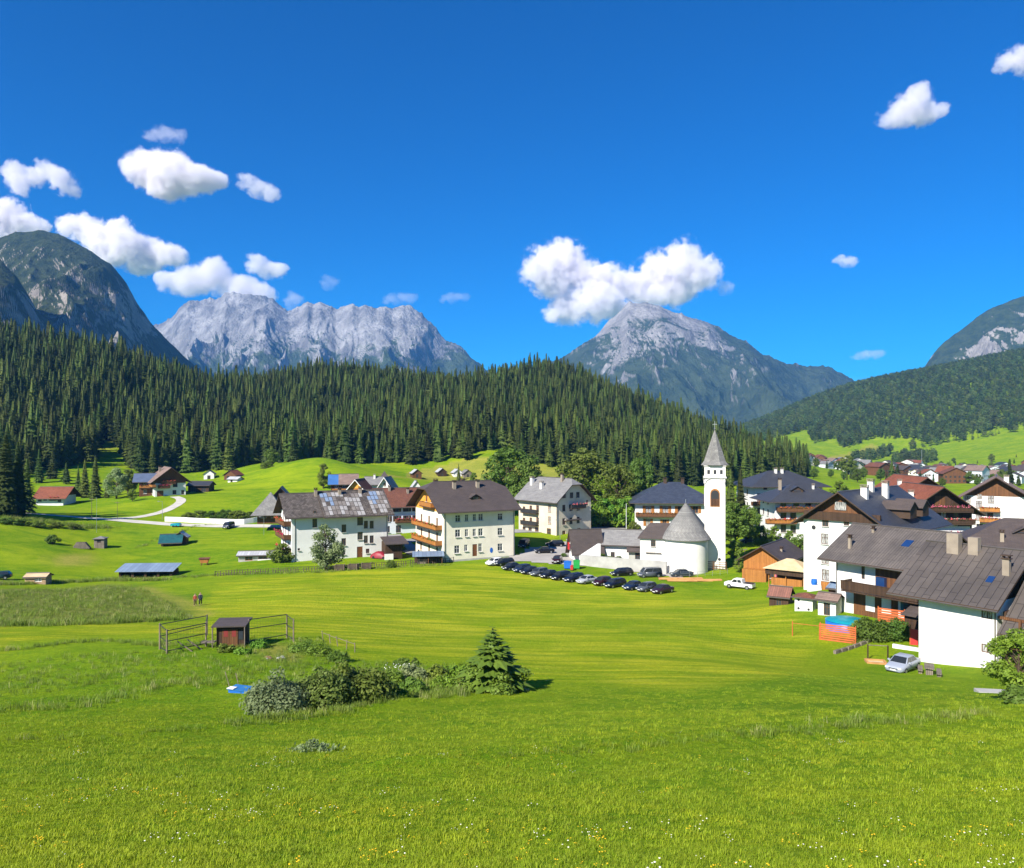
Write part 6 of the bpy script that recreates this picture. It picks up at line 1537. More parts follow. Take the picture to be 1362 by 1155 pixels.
# ------------------------------------------------------------------ fences, walls and yard things
M['darkpost'] = mk('dark_weathered_post', (.11, .085, .06), (.07, .055, .04), 1.5, .9, .15, var=.5)
def rail_fence(name, pts, h, label, gap=2.4, rails=2, mat=None, pr=.06, wob=.06, cat='fence', railmat=None, pickets=0):
    mat = mat or M['post']; P_ = np.array(pts, float); L_ = np.concatenate([[0], np.cumsum(np.hypot(*np.diff(P_, axis=0).T))]); n = max(2, int(L_[-1]/gap)+1)
    s = np.linspace(0, L_[-1], n); q = np.stack([np.interp(s, L_, P_[:, 0]), np.interp(s, L_, P_[:, 1])], -1); r_ = random.Random(int(L_[-1]*10))
    z = zground(q[:, 0], q[:, 1]); o = thing(name, label, cat, (q[0, 0], q[0, 1], z[0]))
    rel = [Vector((q[i, 0]-q[0, 0], q[i, 1]-q[0, 1], z[i]-z[0])) for i in range(n)]
    for p in rel:
        b = MB(); lean = Vector((r_.gauss(0, wob), r_.gauss(0, wob), h*r_.uniform(.9, 1.12))); b.tube(p-Vector((0, 0, .3)), p+lean, pr, pr*.85, 6); b.build('post', mat, o)
    for k in range(rails):
        hh = h*(k+1)/(rails+.25)
        b = MB()
        for a, c in zip(rel, rel[1:]): b.tube(a+Vector((0, 0, hh+r_.gauss(0, .02))), c+Vector((0, 0, hh+r_.gauss(0, .02))), pr*.5, n=5)
        b.build('rail', railmat or mat, o)
    if pickets:
        for a, c in zip(rel, rel[1:]):
            for k in range(1, pickets+1):
                if r_.random() < .15: continue
                p = a.lerp(c, k/(pickets+1)); hh = h*r_.uniform(.6, .95); MB().box(p.x-.08, p.x+.08, p.y-.03, p.y+.03, p.z-.1, p.z+hh).build('picket', mat, o)
    return o
rail_fence('wooden_fence', hxy([(286, 767), (330, 764), (400, 761), (470, 757), (540, 752.5), (604, 748)]), 1.05, 'old wooden fence with uneven pickets below the farmhouse and guesthouse', 2.0, 2, M['darkpost'], .085, .08, pickets=3)
rail_fence('garden_fence', hxy([(430, 852), (445, 858), (472, 868)]), .9, 'low leaning garden fence running down from the caged pen', 1.8, 1, pr=.05, wob=.12)
rail_fence('chapel_fence', hxy([(905, 768), (925, 768), (950, 766), (968, 764)]), 1.1, 'grey wire fence on posts below the bell tower', 1.5, 3, M['metal'], .035)
rail_fence('road_railing', hxy([(395, 702), (440, 703), (500, 706)]), .9, 'metal road railing behind the white farmhouse', 2.5, 2, M['metal'], .05)
def wall_run(name, pts, h, th, mat, label, cat='wall', lift=.4):
    P_ = np.array(pts, float); L_ = np.concatenate([[0], np.cumsum(np.hypot(*np.diff(P_, axis=0).T))]); n = max(2, int(L_[-1]/3)+1)
    s = np.linspace(0, L_[-1], n); q = np.stack([np.interp(s, L_, P_[:, 0]), np.interp(s, L_, P_[:, 1])], -1); z = zground(q[:, 0], q[:, 1]); d = np.gradient(q, axis=0); d /= np.linalg.norm(d, axis=1)[:, None]; nn = np.stack([-d[:, 1], d[:, 0]], -1)*th
    b = MB(); v = []
    for i in range(n): v += [(q[i, 0], q[i, 1], z[i]-lift), (q[i, 0], q[i, 1], z[i]+h), (q[i, 0]+nn[i, 0], q[i, 1]+nn[i, 1], z[i]+h), (q[i, 0]+nn[i, 0], q[i, 1]+nn[i, 1], z[i]-lift)]
    f = [(i*4+j, i*4+4+j, i*4+4+(j+1) % 4, i*4+(j+1) % 4) for i in range(n-1) for j in range(4)] + [(0, 1, 2, 3), (n*4-1, n*4-2, n*4-3, n*4-4)]
    b.add(v, f); return tag(b.build(name, mat), label, cat)
wall_run('boundary_wall', hxy([(219, 694), (240, 694.5), (262, 696), (290, 697), (316, 698), (330, 697), (345, 694), (362, 692)]), 1.5, .3, M['white'], 'long white boundary wall along the valley road')
def level_wall(name, label, p0, p1, Y0, Y1, ztop, zbot, th, mat, cat='wall'):
    a = at(p0, Y0); c = at(p1, Y1); d = Vector((c[0]-a[0], c[1]-a[1], 0)); L_ = d.length; o = MB().box(0, L_, 0, th, zbot-a[2] if False else -1.2, ztop).build(name, mat, None, (a[0], a[1], a[2]), math.atan2(d.y, d.x)); return tag(o, label, cat)
level_wall('retaining_wall', 'grey retaining wall behind the parked cars below the chapel', 771, 886, 158, 149, 2.1, 0, .5, M['concrete'])
def stair_wall():
    X, Y, Z = at(772, 158.6); b = MB().extr([(0, -1), (4.6, -1), (4.6, 4.2), (4.1, 4.2), (0, 1.7)], .6, 1.0); o = b.build('stair_wall', M['white'], None, (X, Y, Z), R(10)); tag(o, 'white sloping stair wall next to the green bin', 'wall')
stair_wall()
def bin_(px, py, mat, label, w_=1.3, h_=1.25):
    X, Y, Z = hit(px, py); o = thing('waste_bin', label, 'bin', (X, Y, Z+.06), R(-8))
    MB().extr([(-w_/2*.9, .12), (w_/2*.9, .12), (w_/2, h_), (-w_/2, h_)], -.45, .45).build('container', mat, o)
    MB().extr([(-w_/2-.04, h_+.003), (w_/2+.04, h_+.003), (w_/2, h_+.12), (0, h_+.22), (-w_/2, h_+.12)], -.5, .5).build('lid', mat, o)
    t_ = MB().tube((0, -.06, 0), (0, .06, 0), .1, n=10).mesh('wheel', M['tyre'])
    for x in (-w_*.36, w_*.36):
        for y in (-.36, .36): link('wheel', t_, o, (x, y, .1))
bin_(755, 757, M['blueplastic'], 'big blue waste bin behind the parked cars', 1.5, 1.4); bin_(767, 757, M['greenplastic'], 'big green waste bin beside the retaining wall', 1.3, 1.6); bin_(760.5, 759, M['redplastic'], 'small red bin between the blue and the green bin', .55, .8)

# timber lying below the chapel
r7 = random.Random(9)
for i, (px, py, a) in enumerate(((893, 771, 4), (905, 773.5, -6), (918, 771, 8), (930, 773.5, -3), (943, 773, 5))):
    X, Y, Z = hit(px, py); d = Vector((math.cos(R(a)), math.sin(R(a)), 0)); b = MB()
    for k in range(3): c = Vector((0, (k-1)*.36, .16)) if k < 3 else Vector((0, 0, .45)); b.tube(c-d*2.4, c+d*2.4, .19, .15, 9)
    tag(b.build('timber_stack', M['log'], None, (X, Y, Z)), 'few peeled tree trunks lying together on the grass below the chapel', 'timber', 'peeled trunks below the chapel')
def trellis(px0, px1, py, h, label):
    a, c = hit(px0, py), hit(px1, py); d = Vector((c[0]-a[0], c[1]-a[1], 0)); L_ = d.length; o = thing('trellis', label, 'fence', a, math.atan2(d.y, d.x))
    n = int(L_/1.5)+2
    for i in range(n): MB().box(L_*i/(n-1)-.05, L_*i/(n-1)+.05, -.05, .05, -.4, h).build('post', M['brownwood'], o)
    for k in range(4): MB().box(0, L_, -.075, -.053, h*(.25+.22*k), h*(.25+.22*k)+.12).build('board', M['brownwood'], o)
trellis(932, 966, 759, 2.0, 'brown wooden trellis at the foot of the bell tower')
b = MB(); X, Y, Z = hit(972, 752); b.tube((-3.5, 0, 1.6), (3.6, .6, 3.3), .11, n=6); o = thing('sloping_rail', 'grey sloping handrail right of the bell tower', 'railing', (X, Y, Z)); b.build('rail', M['greywood'], o)
for k in range(4): x = -3.2+k*2.1; MB().tube((x, .3+x*.08, -.3), (x, .3+x*.08, 1.66+(x+3.5)*.24), .06, n=6).build('post', M['greywood'], o)
# garden in front of the grey cottage
# ------------------------------------------------------------------ pen with its wooden cabin
def pen():
    X, Y, Z = hit(306, 861); s = Y/F
    o = thing('garden_cabin', 'small dark wooden cabin with red-painted door panels inside the caged pen', 'cabin', (X, Y, Z), R(6)); o.scale = (.92, .92, .92)
    w_ = 2.5; b = MB().box(-w_/2, w_/2, 0, 2.0, -.3, 2.0); b.build('wall', M['darkwood'], o)
    MB().slab([(-w_/2-.35, -.5, 2.12), (w_/2+.3, -.5, 2.12), (w_/2+.3, 2.3, 2.3), (-w_/2-.35, 2.3, 2.3)], .12).build('roof', M['rf_brown'], o)
    for sx in (-1, 1):
        d = MB().box(sx*.37-.35, sx*.37+.35, -.05, -.004, 0, 1.75).build('door', M['brownwood'], o)
        MB().box(sx*.37-.2, sx*.37+.2, -.07, -.052, 1.0, 1.6).build('door_panel', mk('faded_red_paint', (.22, .035, .03), None), d)
    MB().tube((-w_/2-.25, -.4, -.3), (-w_/2-.25, -.4, 2.05), .07, n=6).build('post', M['post'], o); MB().tube((w_/2+.2, -.4, -.3), (w_/2+.2, -.4, 2.05), .07, n=6).build('post', M['post'], o)
    MB().box(w_/2-.45, w_/2-.05, -.04, -.004, .7, 1.5).build('window', M['glass'], o)
    MB().box(-2.6, -1.3, -.5, .2, .55, .65).build('shelf', M['greywood'], o)
    # the cage: tall posts joined by dark rails and wire
    c = thing('animal_pen', 'tall wire pen with dark rails and wooden posts around the cabin', 'pen', (X, Y, Z), 0)
    pt = [(212.5, 864, 2.25), (222, 870, 2.0), (274, 860, 2.15), (275.5, 845, 2.0), (331, 858, 2.3), (381.5, 849, 2.3), (390.5, 854, 2.1)]
    W_ = {}
    for i, (px, py, h) in enumerate(pt):
        x, y, z = hit(px, py); p = Vector((x-X, y-Y, z-Z)); W_[i] = (p, h); MB().tube(p-Vector((0, 0, .3)), p+Vector((0, 0, h)), .075, .065, 7).build('post', M['post'], c)
    for i, j, ks in ((0, 3, (.95, .5)), (1, 2, (.95, .52, .12)), (0, 1, (.95, .5, .1)), (4, 5, (.98, .62, .15)), (5, 6, (.95, .55, .12)), (3, 2, (.95,))):
        (p, h), (q, g) = W_[i], W_[j]
        for k in ks: MB().tube(p+Vector((0, 0, h*k)), q+Vector((0, 0, g*k)), .04, n=5).build('rail', M['blackmetal'], c)
    b = MB()
    for i, j in ((0, 3), (1, 2), (4, 5), (5, 6), (0, 1)):
        (p, h), (q, g) = W_[i], W_[j]
        n = int((q-p).length/.35)
        for k in range(1, n): a = p.lerp(q, k/n); b.tube(a, a+Vector((0, 0, (h+(g-h)*k/n)*.96)), .006, n=3)
        for k in range(1, 7): b.tube(p+Vector((0, 0, h*k/7)), q+Vector((0, 0, g*k/7)), .006, n=3)
    b.build('wire_mesh', M['blackmetal'], c)
    (p, h), (q, g) = W_[1], W_[2]
    for k in (.25, .5): a = p.lerp(q, k); MB().tube(a+Vector((0, 0, .9)), a+Vector((1.2, .2, -.05)), .05, n=6).build('brace', M['post'], c)
pen()
def pipes_and_bits():
    X, Y, Z = hit(363, 876); o = thing('garden_compost', 'heap of stones and grey bits on the straw patch below the pen', 'heap', (X, Y, Z)); r_ = random.Random(2)
    for i in range(9):
        a = r_.uniform(0, 6.28); q = r_.uniform(0, .9); s_ = r_.uniform(.1, .26); b = MB(); b.lathe([(.01, -s_*.3), (s_, .0), (s_*.8, s_*.5), (.01, s_*.75)], 7); b.build('stone', M['concrete'] if i % 2 else M['soil'], o, (q*math.cos(a), q*math.sin(a)*.6, 0))
    X, Y, Z = hit(321, 921); o = thing('blue_tank', 'flat blue covered water basin left of the silvery bush', 'basin', (X, Y, Z), R(-18)); o.scale = (.68, .68, .7)
    MB().box(-.95, .95, -.55, .55, -.2, .3).build('basin', M['blueplastic'], o); MB().slab([(-1.05, -.62, .36), (1.05, -.62, .36), (1.05, .62, .42), (-1.05, .62, .42)], .05).build('cover', M['tarpblue'], o); MB().box(-1.05, -.35, -.66, -.1, .40, .46).build('white_lid', M['sign'], o)
    X, Y, Z = hit(306, 914); o = thing('garden_stake', 'leaning thin stakes beside the blue basin', 'stake', (X, Y, Z)); MB().tube((0, 0, -.1), (-.35, .1, .95), .025, n=5).build('stake', M['post'], o); MB().tube((.5, .2, -.1), (.25, .3, .8), .025, n=5).build('stake', M['post'], o)
    X, Y, Z = hit(272, 752); o = thing('hay_feeder', 'rust-brown hay feeder box on legs in the meadow', 'feeder', (X, Y, Z), R(12))
    MB().extr([(-.7, .55), (.7, .55), (1.0, 1.35), (-1.0, 1.35)], -.6, .6).build('trough', M['orangewood'], o); MB().slab([(-1.15, -.75, 1.5), (1.15, -.75, 1.5), (1.15, .75, 1.62), (-1.15, .75, 1.62)], .08).build('lid', M['rf_rust'], o)
    for x in (-.6, .6):
        for y in (-.5, .5): MB().box(x-.06, x+.06, y-.06, y+.06, -.2, .56).build('leg', M['brownwood'], o)
    X, Y, Z = hit(110, 730); o = thing('firewood_stack', 'low stack of grey logs beside the lookout hut', 'firewood', (X, Y, Z), R(5)); b = MB()
    for k in range(5):
        for j in range(9-k): b.tube((-2+j*.45+k*.2, -.5, .2+k*.3), (-2+j*.45+k*.2, .5, .2+k*.3), .2, n=7)
    b.build('logs', M['greywood'], o)
    X, Y, Z = hit(234, 701); o = thing('covered_trailer', 'low trailer under a teal cover at the edge of the road', 'trailer', (X, Y, Z), R(0)); MB().extr([(-1.4, .35), (1.4, .35), (1.3, .9), (.6, 1.15), (-1.2, 1.0)], -.8, .8).build('cover', M['turq'], o)
    for x in (-.5, .5):
        for y in (-.8, .8): MB().tube((x, y-.08, .28), (x, y+.08, .28), .28, n=12).build('wheel', M['tyre'], o)
    X, Y, Z = hit(416, 1000); mb = MB(); r_ = random.Random(3)
    for i in range(420):
        a, q = r_.uniform(0, 6.28), abs(r_.gauss(0, .42)); h_ = max(.05, .42*math.exp(-(q/.5)**2))*r_.uniform(.3, 1); p = Vector((q*1.3*math.cos(a), q*.8*math.sin(a), h_)); s_ = r_.uniform(.04, .09); n = Vector((r_.gauss(0, 1), r_.gauss(0, 1), r_.gauss(.5, 1))).normalized(); u = n.orthogonal().normalized(); w_ = n.cross(u); mb.add([p-u*s_, p+w_*s_*.5, p+u*s_, p-w_*s_*.5], [(0, 1, 2, 3)])
    tag(mb.build('molehill_weeds', M['leafsilver'], None, (X, Y, Z)), 'low grey-green clump of weeds on the near meadow', 'weed clump')
pipes_and_bits()

# ------------------------------------------------------------------ things round the near house
def between_houses():
    X, Y, Z = hit(553, 749.5); o = thing('garden_pavilion', 'low timber pavilion with slate-blue sheet roof below the guesthouse gable', 'pavilion', (X, Y-1.5, Z), R(8))
    for x in (0, 2.8, 5.6):
        for y in (0, 2.2): MB().box(x-.07, x+.07, y-.07, y+.07, -.5, 1.75).build('post', M['brownwood'], o)
    MB().slab([(-.5, -.5, 1.75), (6.1, -.5, 1.75), (6.1, 2.7, 2.35), (-.5, 2.7, 2.35)], .1).build('roof', M['skyroof'], o); MB().box(.0, 5.6, 2.1, 2.2, -.5, 1.6).build('back_wall', DW, o); MB().box(.6, 2.2, .6, 1.2, -.3, .75).build('table', M['greywood'], o)
    X, Y, Z = at(513, 163.5); o = thing('garage', 'dark timber garage with open eave right of the long white farmhouse', 'garage', (X, Y, Z), R(20))
    MB().box(0, 3.6, 0, 5, -1, 3.4).build('wall', DW, o); MB().slab([(-.3, -1.2, 3.45), (4.9, -1.2, 3.45), (4.9, 5.2, 4.4), (-.3, 5.2, 4.4)], .14).build('roof', M['rf_brown'], o); MB().box(-.4, 1.5, -.9, -.7, -1, 1.3).build('white_parapet', M['white'], o)
    for i, (px, py, a) in enumerate(((452, 759, 6), (470, 758, -4), (487, 757, 5))):
        X, Y, Z = hit(px, py); o = thing('compost_crate', ('dark slatted compost crate by the fence, nearest the leafy tree', 'middle one of the dark slatted compost crates by the fence', 'dark slatted compost crate by the fence, nearest the crimson covered car')[i], 'crate', (X, Y, Z), R(a)); b = MB()
        for k in range(4):
            for y in (-.6, .6): b.box(-.8, .8, y-.03, y+.03, .05+k*.28, .27+k*.28)
            for x in (-.8, .8): b.box(x-.03, x+.03, -.565, .565, .05+k*.28, .27+k*.28)
        b.build('slats', M['darkpost'], o)
        for x in (-.86, .86):
            for y in (-.66, .66): MB().box(x-.05, x+.05, y-.05, y+.05, -.2, 1.25).build('post', M['post'], o)
between_houses()
def yard():
    def net(p0, p1, h, label, gap=2.0):
        a, c = hit(*p0), hit(*p1); d = Vector((c[0]-a[0], c[1]-a[1], 0)); L_ = d.length; o = thing('orange_fence', label, 'fence', a, math.atan2(d.y, d.x)); dz = c[2]-a[2]
        n = max(2, int(L_/gap)+1)
        for i in range(n): x = L_*i/(n-1); MB().tube((x, 0, dz*i/(n-1)-.3), (x, 0, dz*i/(n-1)+h+.1), .06, n=6).build('post', M['orangepaint'], o)
        b = MB(); 
        for k in range(8): b.add([(0, -.07, h*(k+.12)/8), (L_, -.07, dz+h*(k+.12)/8), (L_, -.07, dz+h*(k+.8)/8), (0, -.07, h*(k+.8)/8), (0, -.04, h*(k+.12)/8), (L_, -.04, dz+h*(k+.12)/8), (L_, -.04, dz+h*(k+.8)/8), (0, -.04, h*(k+.8)/8)], [(0, 1, 2, 3), (7, 6, 5, 4), (3, 2, 6, 7), (0, 4, 5, 1)])
        b.build('netting', M['orangepaint'], o)
    net((1091, 851), (1138, 857), 1.9, 'orange net fence in front of the turquoise pool', 1.9); net((1168, 833), (1203, 838), 2.3, 'tall orange net fence in front of the brown ground floor', 2.2)
    rail_fence('thin_orange_fence', hxy([(1054, 846), (1090, 851)]), 1.9, 'open orange post fence left of the netted pool corner', 3.2, 1, M['orangepaint'], .06, .01)
    X, Y, Z = hit(1126, 836); o = thing('paddling_pool', 'round pool with domed turquoise cover behind the orange netting', 'pool', (X, Y, Z))
    MB().lathe([(2.3, -.3), (2.35, .9), (2.2, .95)], 28).build('pool_wall', M['blueplastic'], o, smooth=True); MB().lathe([(2.4, .97), (1.9, 1.12), (1.1, 1.22), (0, 1.26)], 28).build('cover', M['turq'], o, smooth=True)
    # log edging, swing, sandpit, picnic set
    a, c = Vector(hit(1110, 870)), Vector(hit(1160, 853))
    for k in range(6):
        p = a.lerp(c, k/6); q = a.lerp(c, (k+.8)/6); mid = (p+q)/2; z = float(zground(mid.x, mid.y)); b = MB(); d = q-p; b.box(0, d.length, -.14, .14, -.15, .36); t_ = tag(b.build('edging_log', M['greywood'], None, (p.x, p.y, z), math.atan2(d.y, d.x)), 'squared grey log in the line edging the playground lawn', 'log', 'squared logs edging the lawn')
    X, Y, Z = hit(1170, 880); o = thing('swing_frame', 'small wooden swing frame with two posts on the lawn', 'swing', (X, Y, Z), R(-10))
    for x in (-.95, .95): MB().tube((x, .6, -.2), (x, .6, 1.5), .07, n=6).build('post', M['darkwood'], o)
    MB().tube((-1.0, .6, 1.45), (1.0, .6, 1.45), .05, n=6).build('crossbar', M['greywood'], o)
    X, Y, Z = hit(1165, 882); o = thing('sandbox', 'square wooden sandpit frame below the swing', 'sandpit', (X, Y, Z), R(-14))
    for x0, x1, y0, y1 in ((-.95, .95, -.7, -.5), (-.95, .95, .5, .7), (-.95, -.75, -.49, .49), (.75, .95, -.49, .49)): MB().box(x0, x1, y0, y1, -.1, .22).build('board', M['log'], o)
    MB().box(-.74, .74, -.48, .48, -.1, .08).build('sand', M['tanroof'], o)
    X, Y, Z = hit(1236, 897); o = thing('picnic_table', 'weathered picnic table beside the blank white wall', 'table', (X, Y, Z), R(62))
    MB().box(-.95, .95, -.4, .4, .7, .78).build('tabletop', M['greywood'], o)
    for x in (-.65, .65): MB().extr([(x-.08, -.15), (x+.08, -.15), (x+.08, .69), (x-.08, .69)], -.28, .28).build('leg', M['greywood'], o)
    for nm, px, py, lab in (('bench', 1224, 895, 'weathered bench on the car side of the picnic table'), ('bench', 1249, 900, 'weathered bench on the far side of the picnic table from the car')):
        X, Y, Z = hit(px, py); o = thing(nm, lab, 'bench', (X, Y, Z), R(62)); MB().box(-.95, .95, -.2, .2, .4, .47).build('seat', M['greywood'], o)
        for x in (-.65, .65): MB().box(x-.07, x+.07, -.17, .17, -.15, .397).build('leg', M['greywood'], o)
    a = hit(1187, 862); c = hit(1222, 867); d = Vector((c[0]-a[0], c[1]-a[1], 0)); tag(MB().box(0, d.length, 0, .3, -.6, .42).build('low_wall', M['white'], None, a, math.atan2(d.y, d.x)), 'low white wall in front of the blank-walled house', 'wall')
    X, Y, Z = hit(1216, 858); o = thing('red_slide', 'red play post panel beside the white house corner', 'play post', (X, Y, Z), R(-30)); MB().box(-.35, .35, -.05, .05, -.2, 1.7).build('panel', M['redplastic'], o); MB().tube((-.4, 0, -.2), (-.4, 0, 1.8), .06, n=6).build('post', M['orangepaint'], o)
    X, Y, Z = hit(1203, 843); o = thing('wood_store', 'dark wooden lean-to store against the side of the white house', 'shed', (X, Y, Z+.0), R(-55)); b = MB().box(0, 2.4, 0, 2.2, -.8, 2.3); b.build('wall', DW, o); MB().slab([(-.2, -.5, 2.3), (2.6, -.5, 2.3), (2.6, 2.4, 3.2), (-.2, 2.4, 3.2)], .1).build('roof', M['rf_brown'], o); MB().box(0.02, 2.38, -.5, -.05, -.9, .15).build('orange_plinth', OW, o)
    X, Y, Z = hit(1083, 786); o = thing('water_barrel', 'bright blue water barrel on a white stand by the tall white house', 'barrel', (X, Y, Z), 0); MB().lathe([(.0, 1.0), (.42, 1.0), (.5, 1.4), (.42, 1.9), (.0, 1.92)], 16).build('barrel', M['blueplastic'], o); MB().extr([(-1.0, -.8), (1.1, -.8), (.9, .98), (-.9, .98)], -.5, .5).build('stand', M['white'], o)
    X, Y, Z = hit(1330, 922); o = thing('paving_slab', 'grey flagstone step under the leafy tree', 'step', (X, Y, Z), R(-10)); MB().box(-1.5, .9, -.4, .5, -.4, .12).build('step', M['concrete'], o)
    X, Y, Z = hit(1098, 784); o = thing('stair_ramp', 'white plastered outside stair against the tall white house', 'stair', (X, Y, Z), R(-52)); MB().extr([(0, -1), (4, -1), (4, 2.4), (3.4, 2.4), (0, .3)], -.5, .5).build('stair', M['white'], o); MB().box(-.4, 1.4, -.7, -.52, -.2, 1.3).build('orange_panel', M['orangewood'], o)
yard()

# ------------------------------------------------------------------ masts, lamps, poles
def pole(px, py, h, r, label, name='utility_pole', mat=None, lamp=None, Y=None):
    X, Y_, Z = hit(px, py) if Y is None else at(px, Y); o = thing(name, label, 'pole', (X, Y_, Z)); MB().tube((0, 0, -.5), (0, 0, h), r, r*.6, 8).build('shaft', mat or M['greywood'], o)
    if lamp == 'lamp': MB().tube((0, 0, h-.05), (-.9, -.4, h+.1), .04, n=6).build('arm', M['metal'], o); MB().box(-1.25, -.7, -.55, -.3, h, h+.14).build('lamp_head', M['metal'], o)
    elif lamp == 'cross': MB().box(-.7, .7, -.05, .05, h-.5, h-.38).build('crossarm', M['greywood'], o)
    return o
pole(122, 690, 6.2, .09, 'thin grey pole left of the curved drive', lamp='cross'); pole(128.5, 709, 9.5, .05, 'tall bare white mast standing behind the lookout hut', 'mast', M['metal']); pole(156, 691, 5.5, .08, 'short wooden pole at the fork of the drive', lamp='cross'); pole(216, 692, 5.8, .07, 'slim pole beside the long white boundary wall', mat=M['metal'], lamp='lamp'); pole(351, 712, 5.0, .06, 'slim lamp post on the meadow side of the valley road', 'street_lamp', M['metal'], 'lamp')
pole(833, 716, 9.0, .08, 'white flagpole between the beige hotel and the blue-roofed house', 'flagpole', M['sign']); pole(988, 712, 6, .07, 'grey lamp post under the trees right of the bell tower', 'street_lamp', M['metal'], 'lamp'); pole(1227, 640, 0, .1, '', ) if False else None
pole(1226, None, 26, .3, 'tall grey mast at the foot of the green hillside', 'mast', M['metal'], Y=760); pole(745, 712, 5.0, .06, 'grey lamp post in front of the beige hotel corner', 'street_lamp', M['metal'], 'lamp', Y=190)

# ------------------------------------------------------------------ two walkers
def person(px, py, h, cloth, trous, label, hair, face, stride=.16, carry=False):
    X, Y, Z = hit(px, py)
    o = thing('person', label, 'person', (X, Y, Z), face); k = h/1.75
    J = {'pel': (0, 0, .93), 'sp': (0, .01, 1.15), 'ch': (0, 0, 1.36), 'nk': (0, -.01, 1.50), 'hd': (0, -.02, 1.60), 'tp': (0, -.01, 1.73),
         'hl': (-.1, 0, .88), 'kl': (-.11, -stride*.7, .49), 'al': (-.11, -stride*.6, .08), 'fl': (-.12, -stride*.6-.19, .03), 'hr': (.1, 0, .88), 'kr': (.11, stride*.3, .49), 'ar': (.11, stride*1.3, .12), 'fr': (.12, stride*1.3-.17, .03),
         'sl': (-.19, 0, 1.40), 'el': (-.25, .06, 1.12), 'wl': (-.24, -.08, .88), 'sr': (.19, 0, 1.40), 'er': (.25, .04, 1.12), 'wr': (.24, -.12, .90)}
    rad = {'pel': (.155, .12), 'sp': (.14, .1), 'ch': (.17, .115), 'nk': (.055, .055), 'hd': (.085, .1), 'tp': (.06, .07), 'hl': (.09, .09), 'kl': (.06, .06), 'al': (.042, .045), 'fl': (.04, .03), 'hr': (.09, .09), 'kr': (.06, .06), 'ar': (.042, .045), 'fr': (.04, .03), 'sl': (.06, .06), 'el': (.043, .043), 'wl': (.03, .03), 'sr': (.06, .06), 'er': (.043, .043), 'wr': (.03, .03)}
    ed = [('pel', 'sp'), ('sp', 'ch'), ('ch', 'nk'), ('nk', 'hd'), ('hd', 'tp'), ('pel', 'hl'), ('hl', 'kl'), ('kl', 'al'), ('al', 'fl'), ('pel', 'hr'), ('hr', 'kr'), ('kr', 'ar'), ('ar', 'fr'), ('ch', 'sl'), ('sl', 'el'), ('el', 'wl'), ('ch', 'sr'), ('sr', 'er'), ('er', 'wr')]
    for s in 'lr':      # five fingers of unequal length and a thumb from the side of the palm
        w_ = Vector(J['w'+s]); pm = w_ + Vector((0, -.02, -.085)); J['p'+s] = tuple(pm); rad['p'+s] = (.036, .018); ed.append(('w'+s, 'p'+s)); sg = -1 if s == 'l' else 1
        for i, ln in enumerate((.062, .072, .068, .054)):
            a = pm + Vector((0, -.028+.019*i, -.025)); b_ = a + Vector((-sg*.008, -.004, -ln*.6)); c_ = b_ + Vector((-sg*.016, -.006, -ln*.4))
            J[f'k{s}{i}'], J[f't{s}{i}'] = tuple(b_), tuple(c_); rad[f'k{s}{i}'] = (.009, .009); rad[f't{s}{i}'] = (.007, .007); ed += [('p'+s, f'k{s}{i}'), (f'k{s}{i}', f't{s}{i}')]
        a = w_ + Vector((-sg*.01, -.05, -.05)); J['u'+s] = tuple(a); J['v'+s] = tuple(a + Vector((-sg*.012, -.02, -.04))); rad['u'+s] = (.011, .011); rad['v'+s] = (.008, .008); ed += [('w'+s, 'u'+s), ('u'+s, 'v'+s)]
    def grow(name, keys, edges, grow_, mat, root, parent, sub=2):
        idx = {n: i for i, n in enumerate(keys)}; me = bpy.data.meshes.new(name); me.from_pydata([Vector(J[n])*k for n in keys], [(idx[a], idx[b_]) for a, b_ in edges], []); me.materials.append(mat)
        ob = link(name, me, parent); md = ob.modifiers.new('skin', 'SKIN'); sv = me.skin_vertices
        if not sv: sv = me.attributes and me.skin_vertices
        if not me.skin_vertices: me.skin_vertices_add() if hasattr(me, 'skin_vertices_add') else None
        lay = me.skin_vertices[0].data if me.skin_vertices else None
        if lay:
            for n, i in idx.items(): lay[i].radius = tuple((r*grow_ + (.012 if grow_ > 1 else 0))*k for r in rad[n]); lay[i].use_root = (n == root)
        sd = ob.modifiers.new('smooth', 'SUBSURF'); sd.levels = sub; sd.render_levels = sub
        return ob
    skin = mk('skin_tone', (.5, .3, .22), None, 2, .6, .3); bd = grow('body', list(J), ed, 1.0, skin, 'pel', o)
    tk = ['ch', 'sp', 'pel', 'sl', 'el', 'sr', 'er']; J2 = dict(J)
    grow('jacket', tk + ['wl', 'wr'], [('ch', 'sp'), ('sp', 'pel'), ('ch', 'sl'), ('sl', 'el'), ('el', 'wl'), ('ch', 'sr'), ('sr', 'er'), ('er', 'wr')], 1.18, cloth, 'sp', bd)
    grow('trousers', ['pel', 'hl', 'kl', 'al', 'hr', 'kr', 'ar'], [('pel', 'hl'), ('hl', 'kl'), ('kl', 'al'), ('pel', 'hr'), ('hr', 'kr'), ('kr', 'ar')], 1.18, trous, 'pel', bd)
    b = MB(); b.lathe([(.0, 1.735), (.06, 1.725), (.1, 1.68), (.108, 1.61), (.09, 1.55)], 14, 0, .012, R(-20), R(200)); b.v = [(x*k, y*k, z*k) for x, y, z in b.v]; b.build('hair', hair, bd, smooth=True)
    fm = MB(); 
    for sx in (-.033, .033): fm.box((sx-.012)*k, (sx+.012)*k, -.125*k, -.108*k, 1.615*k, 1.63*k)
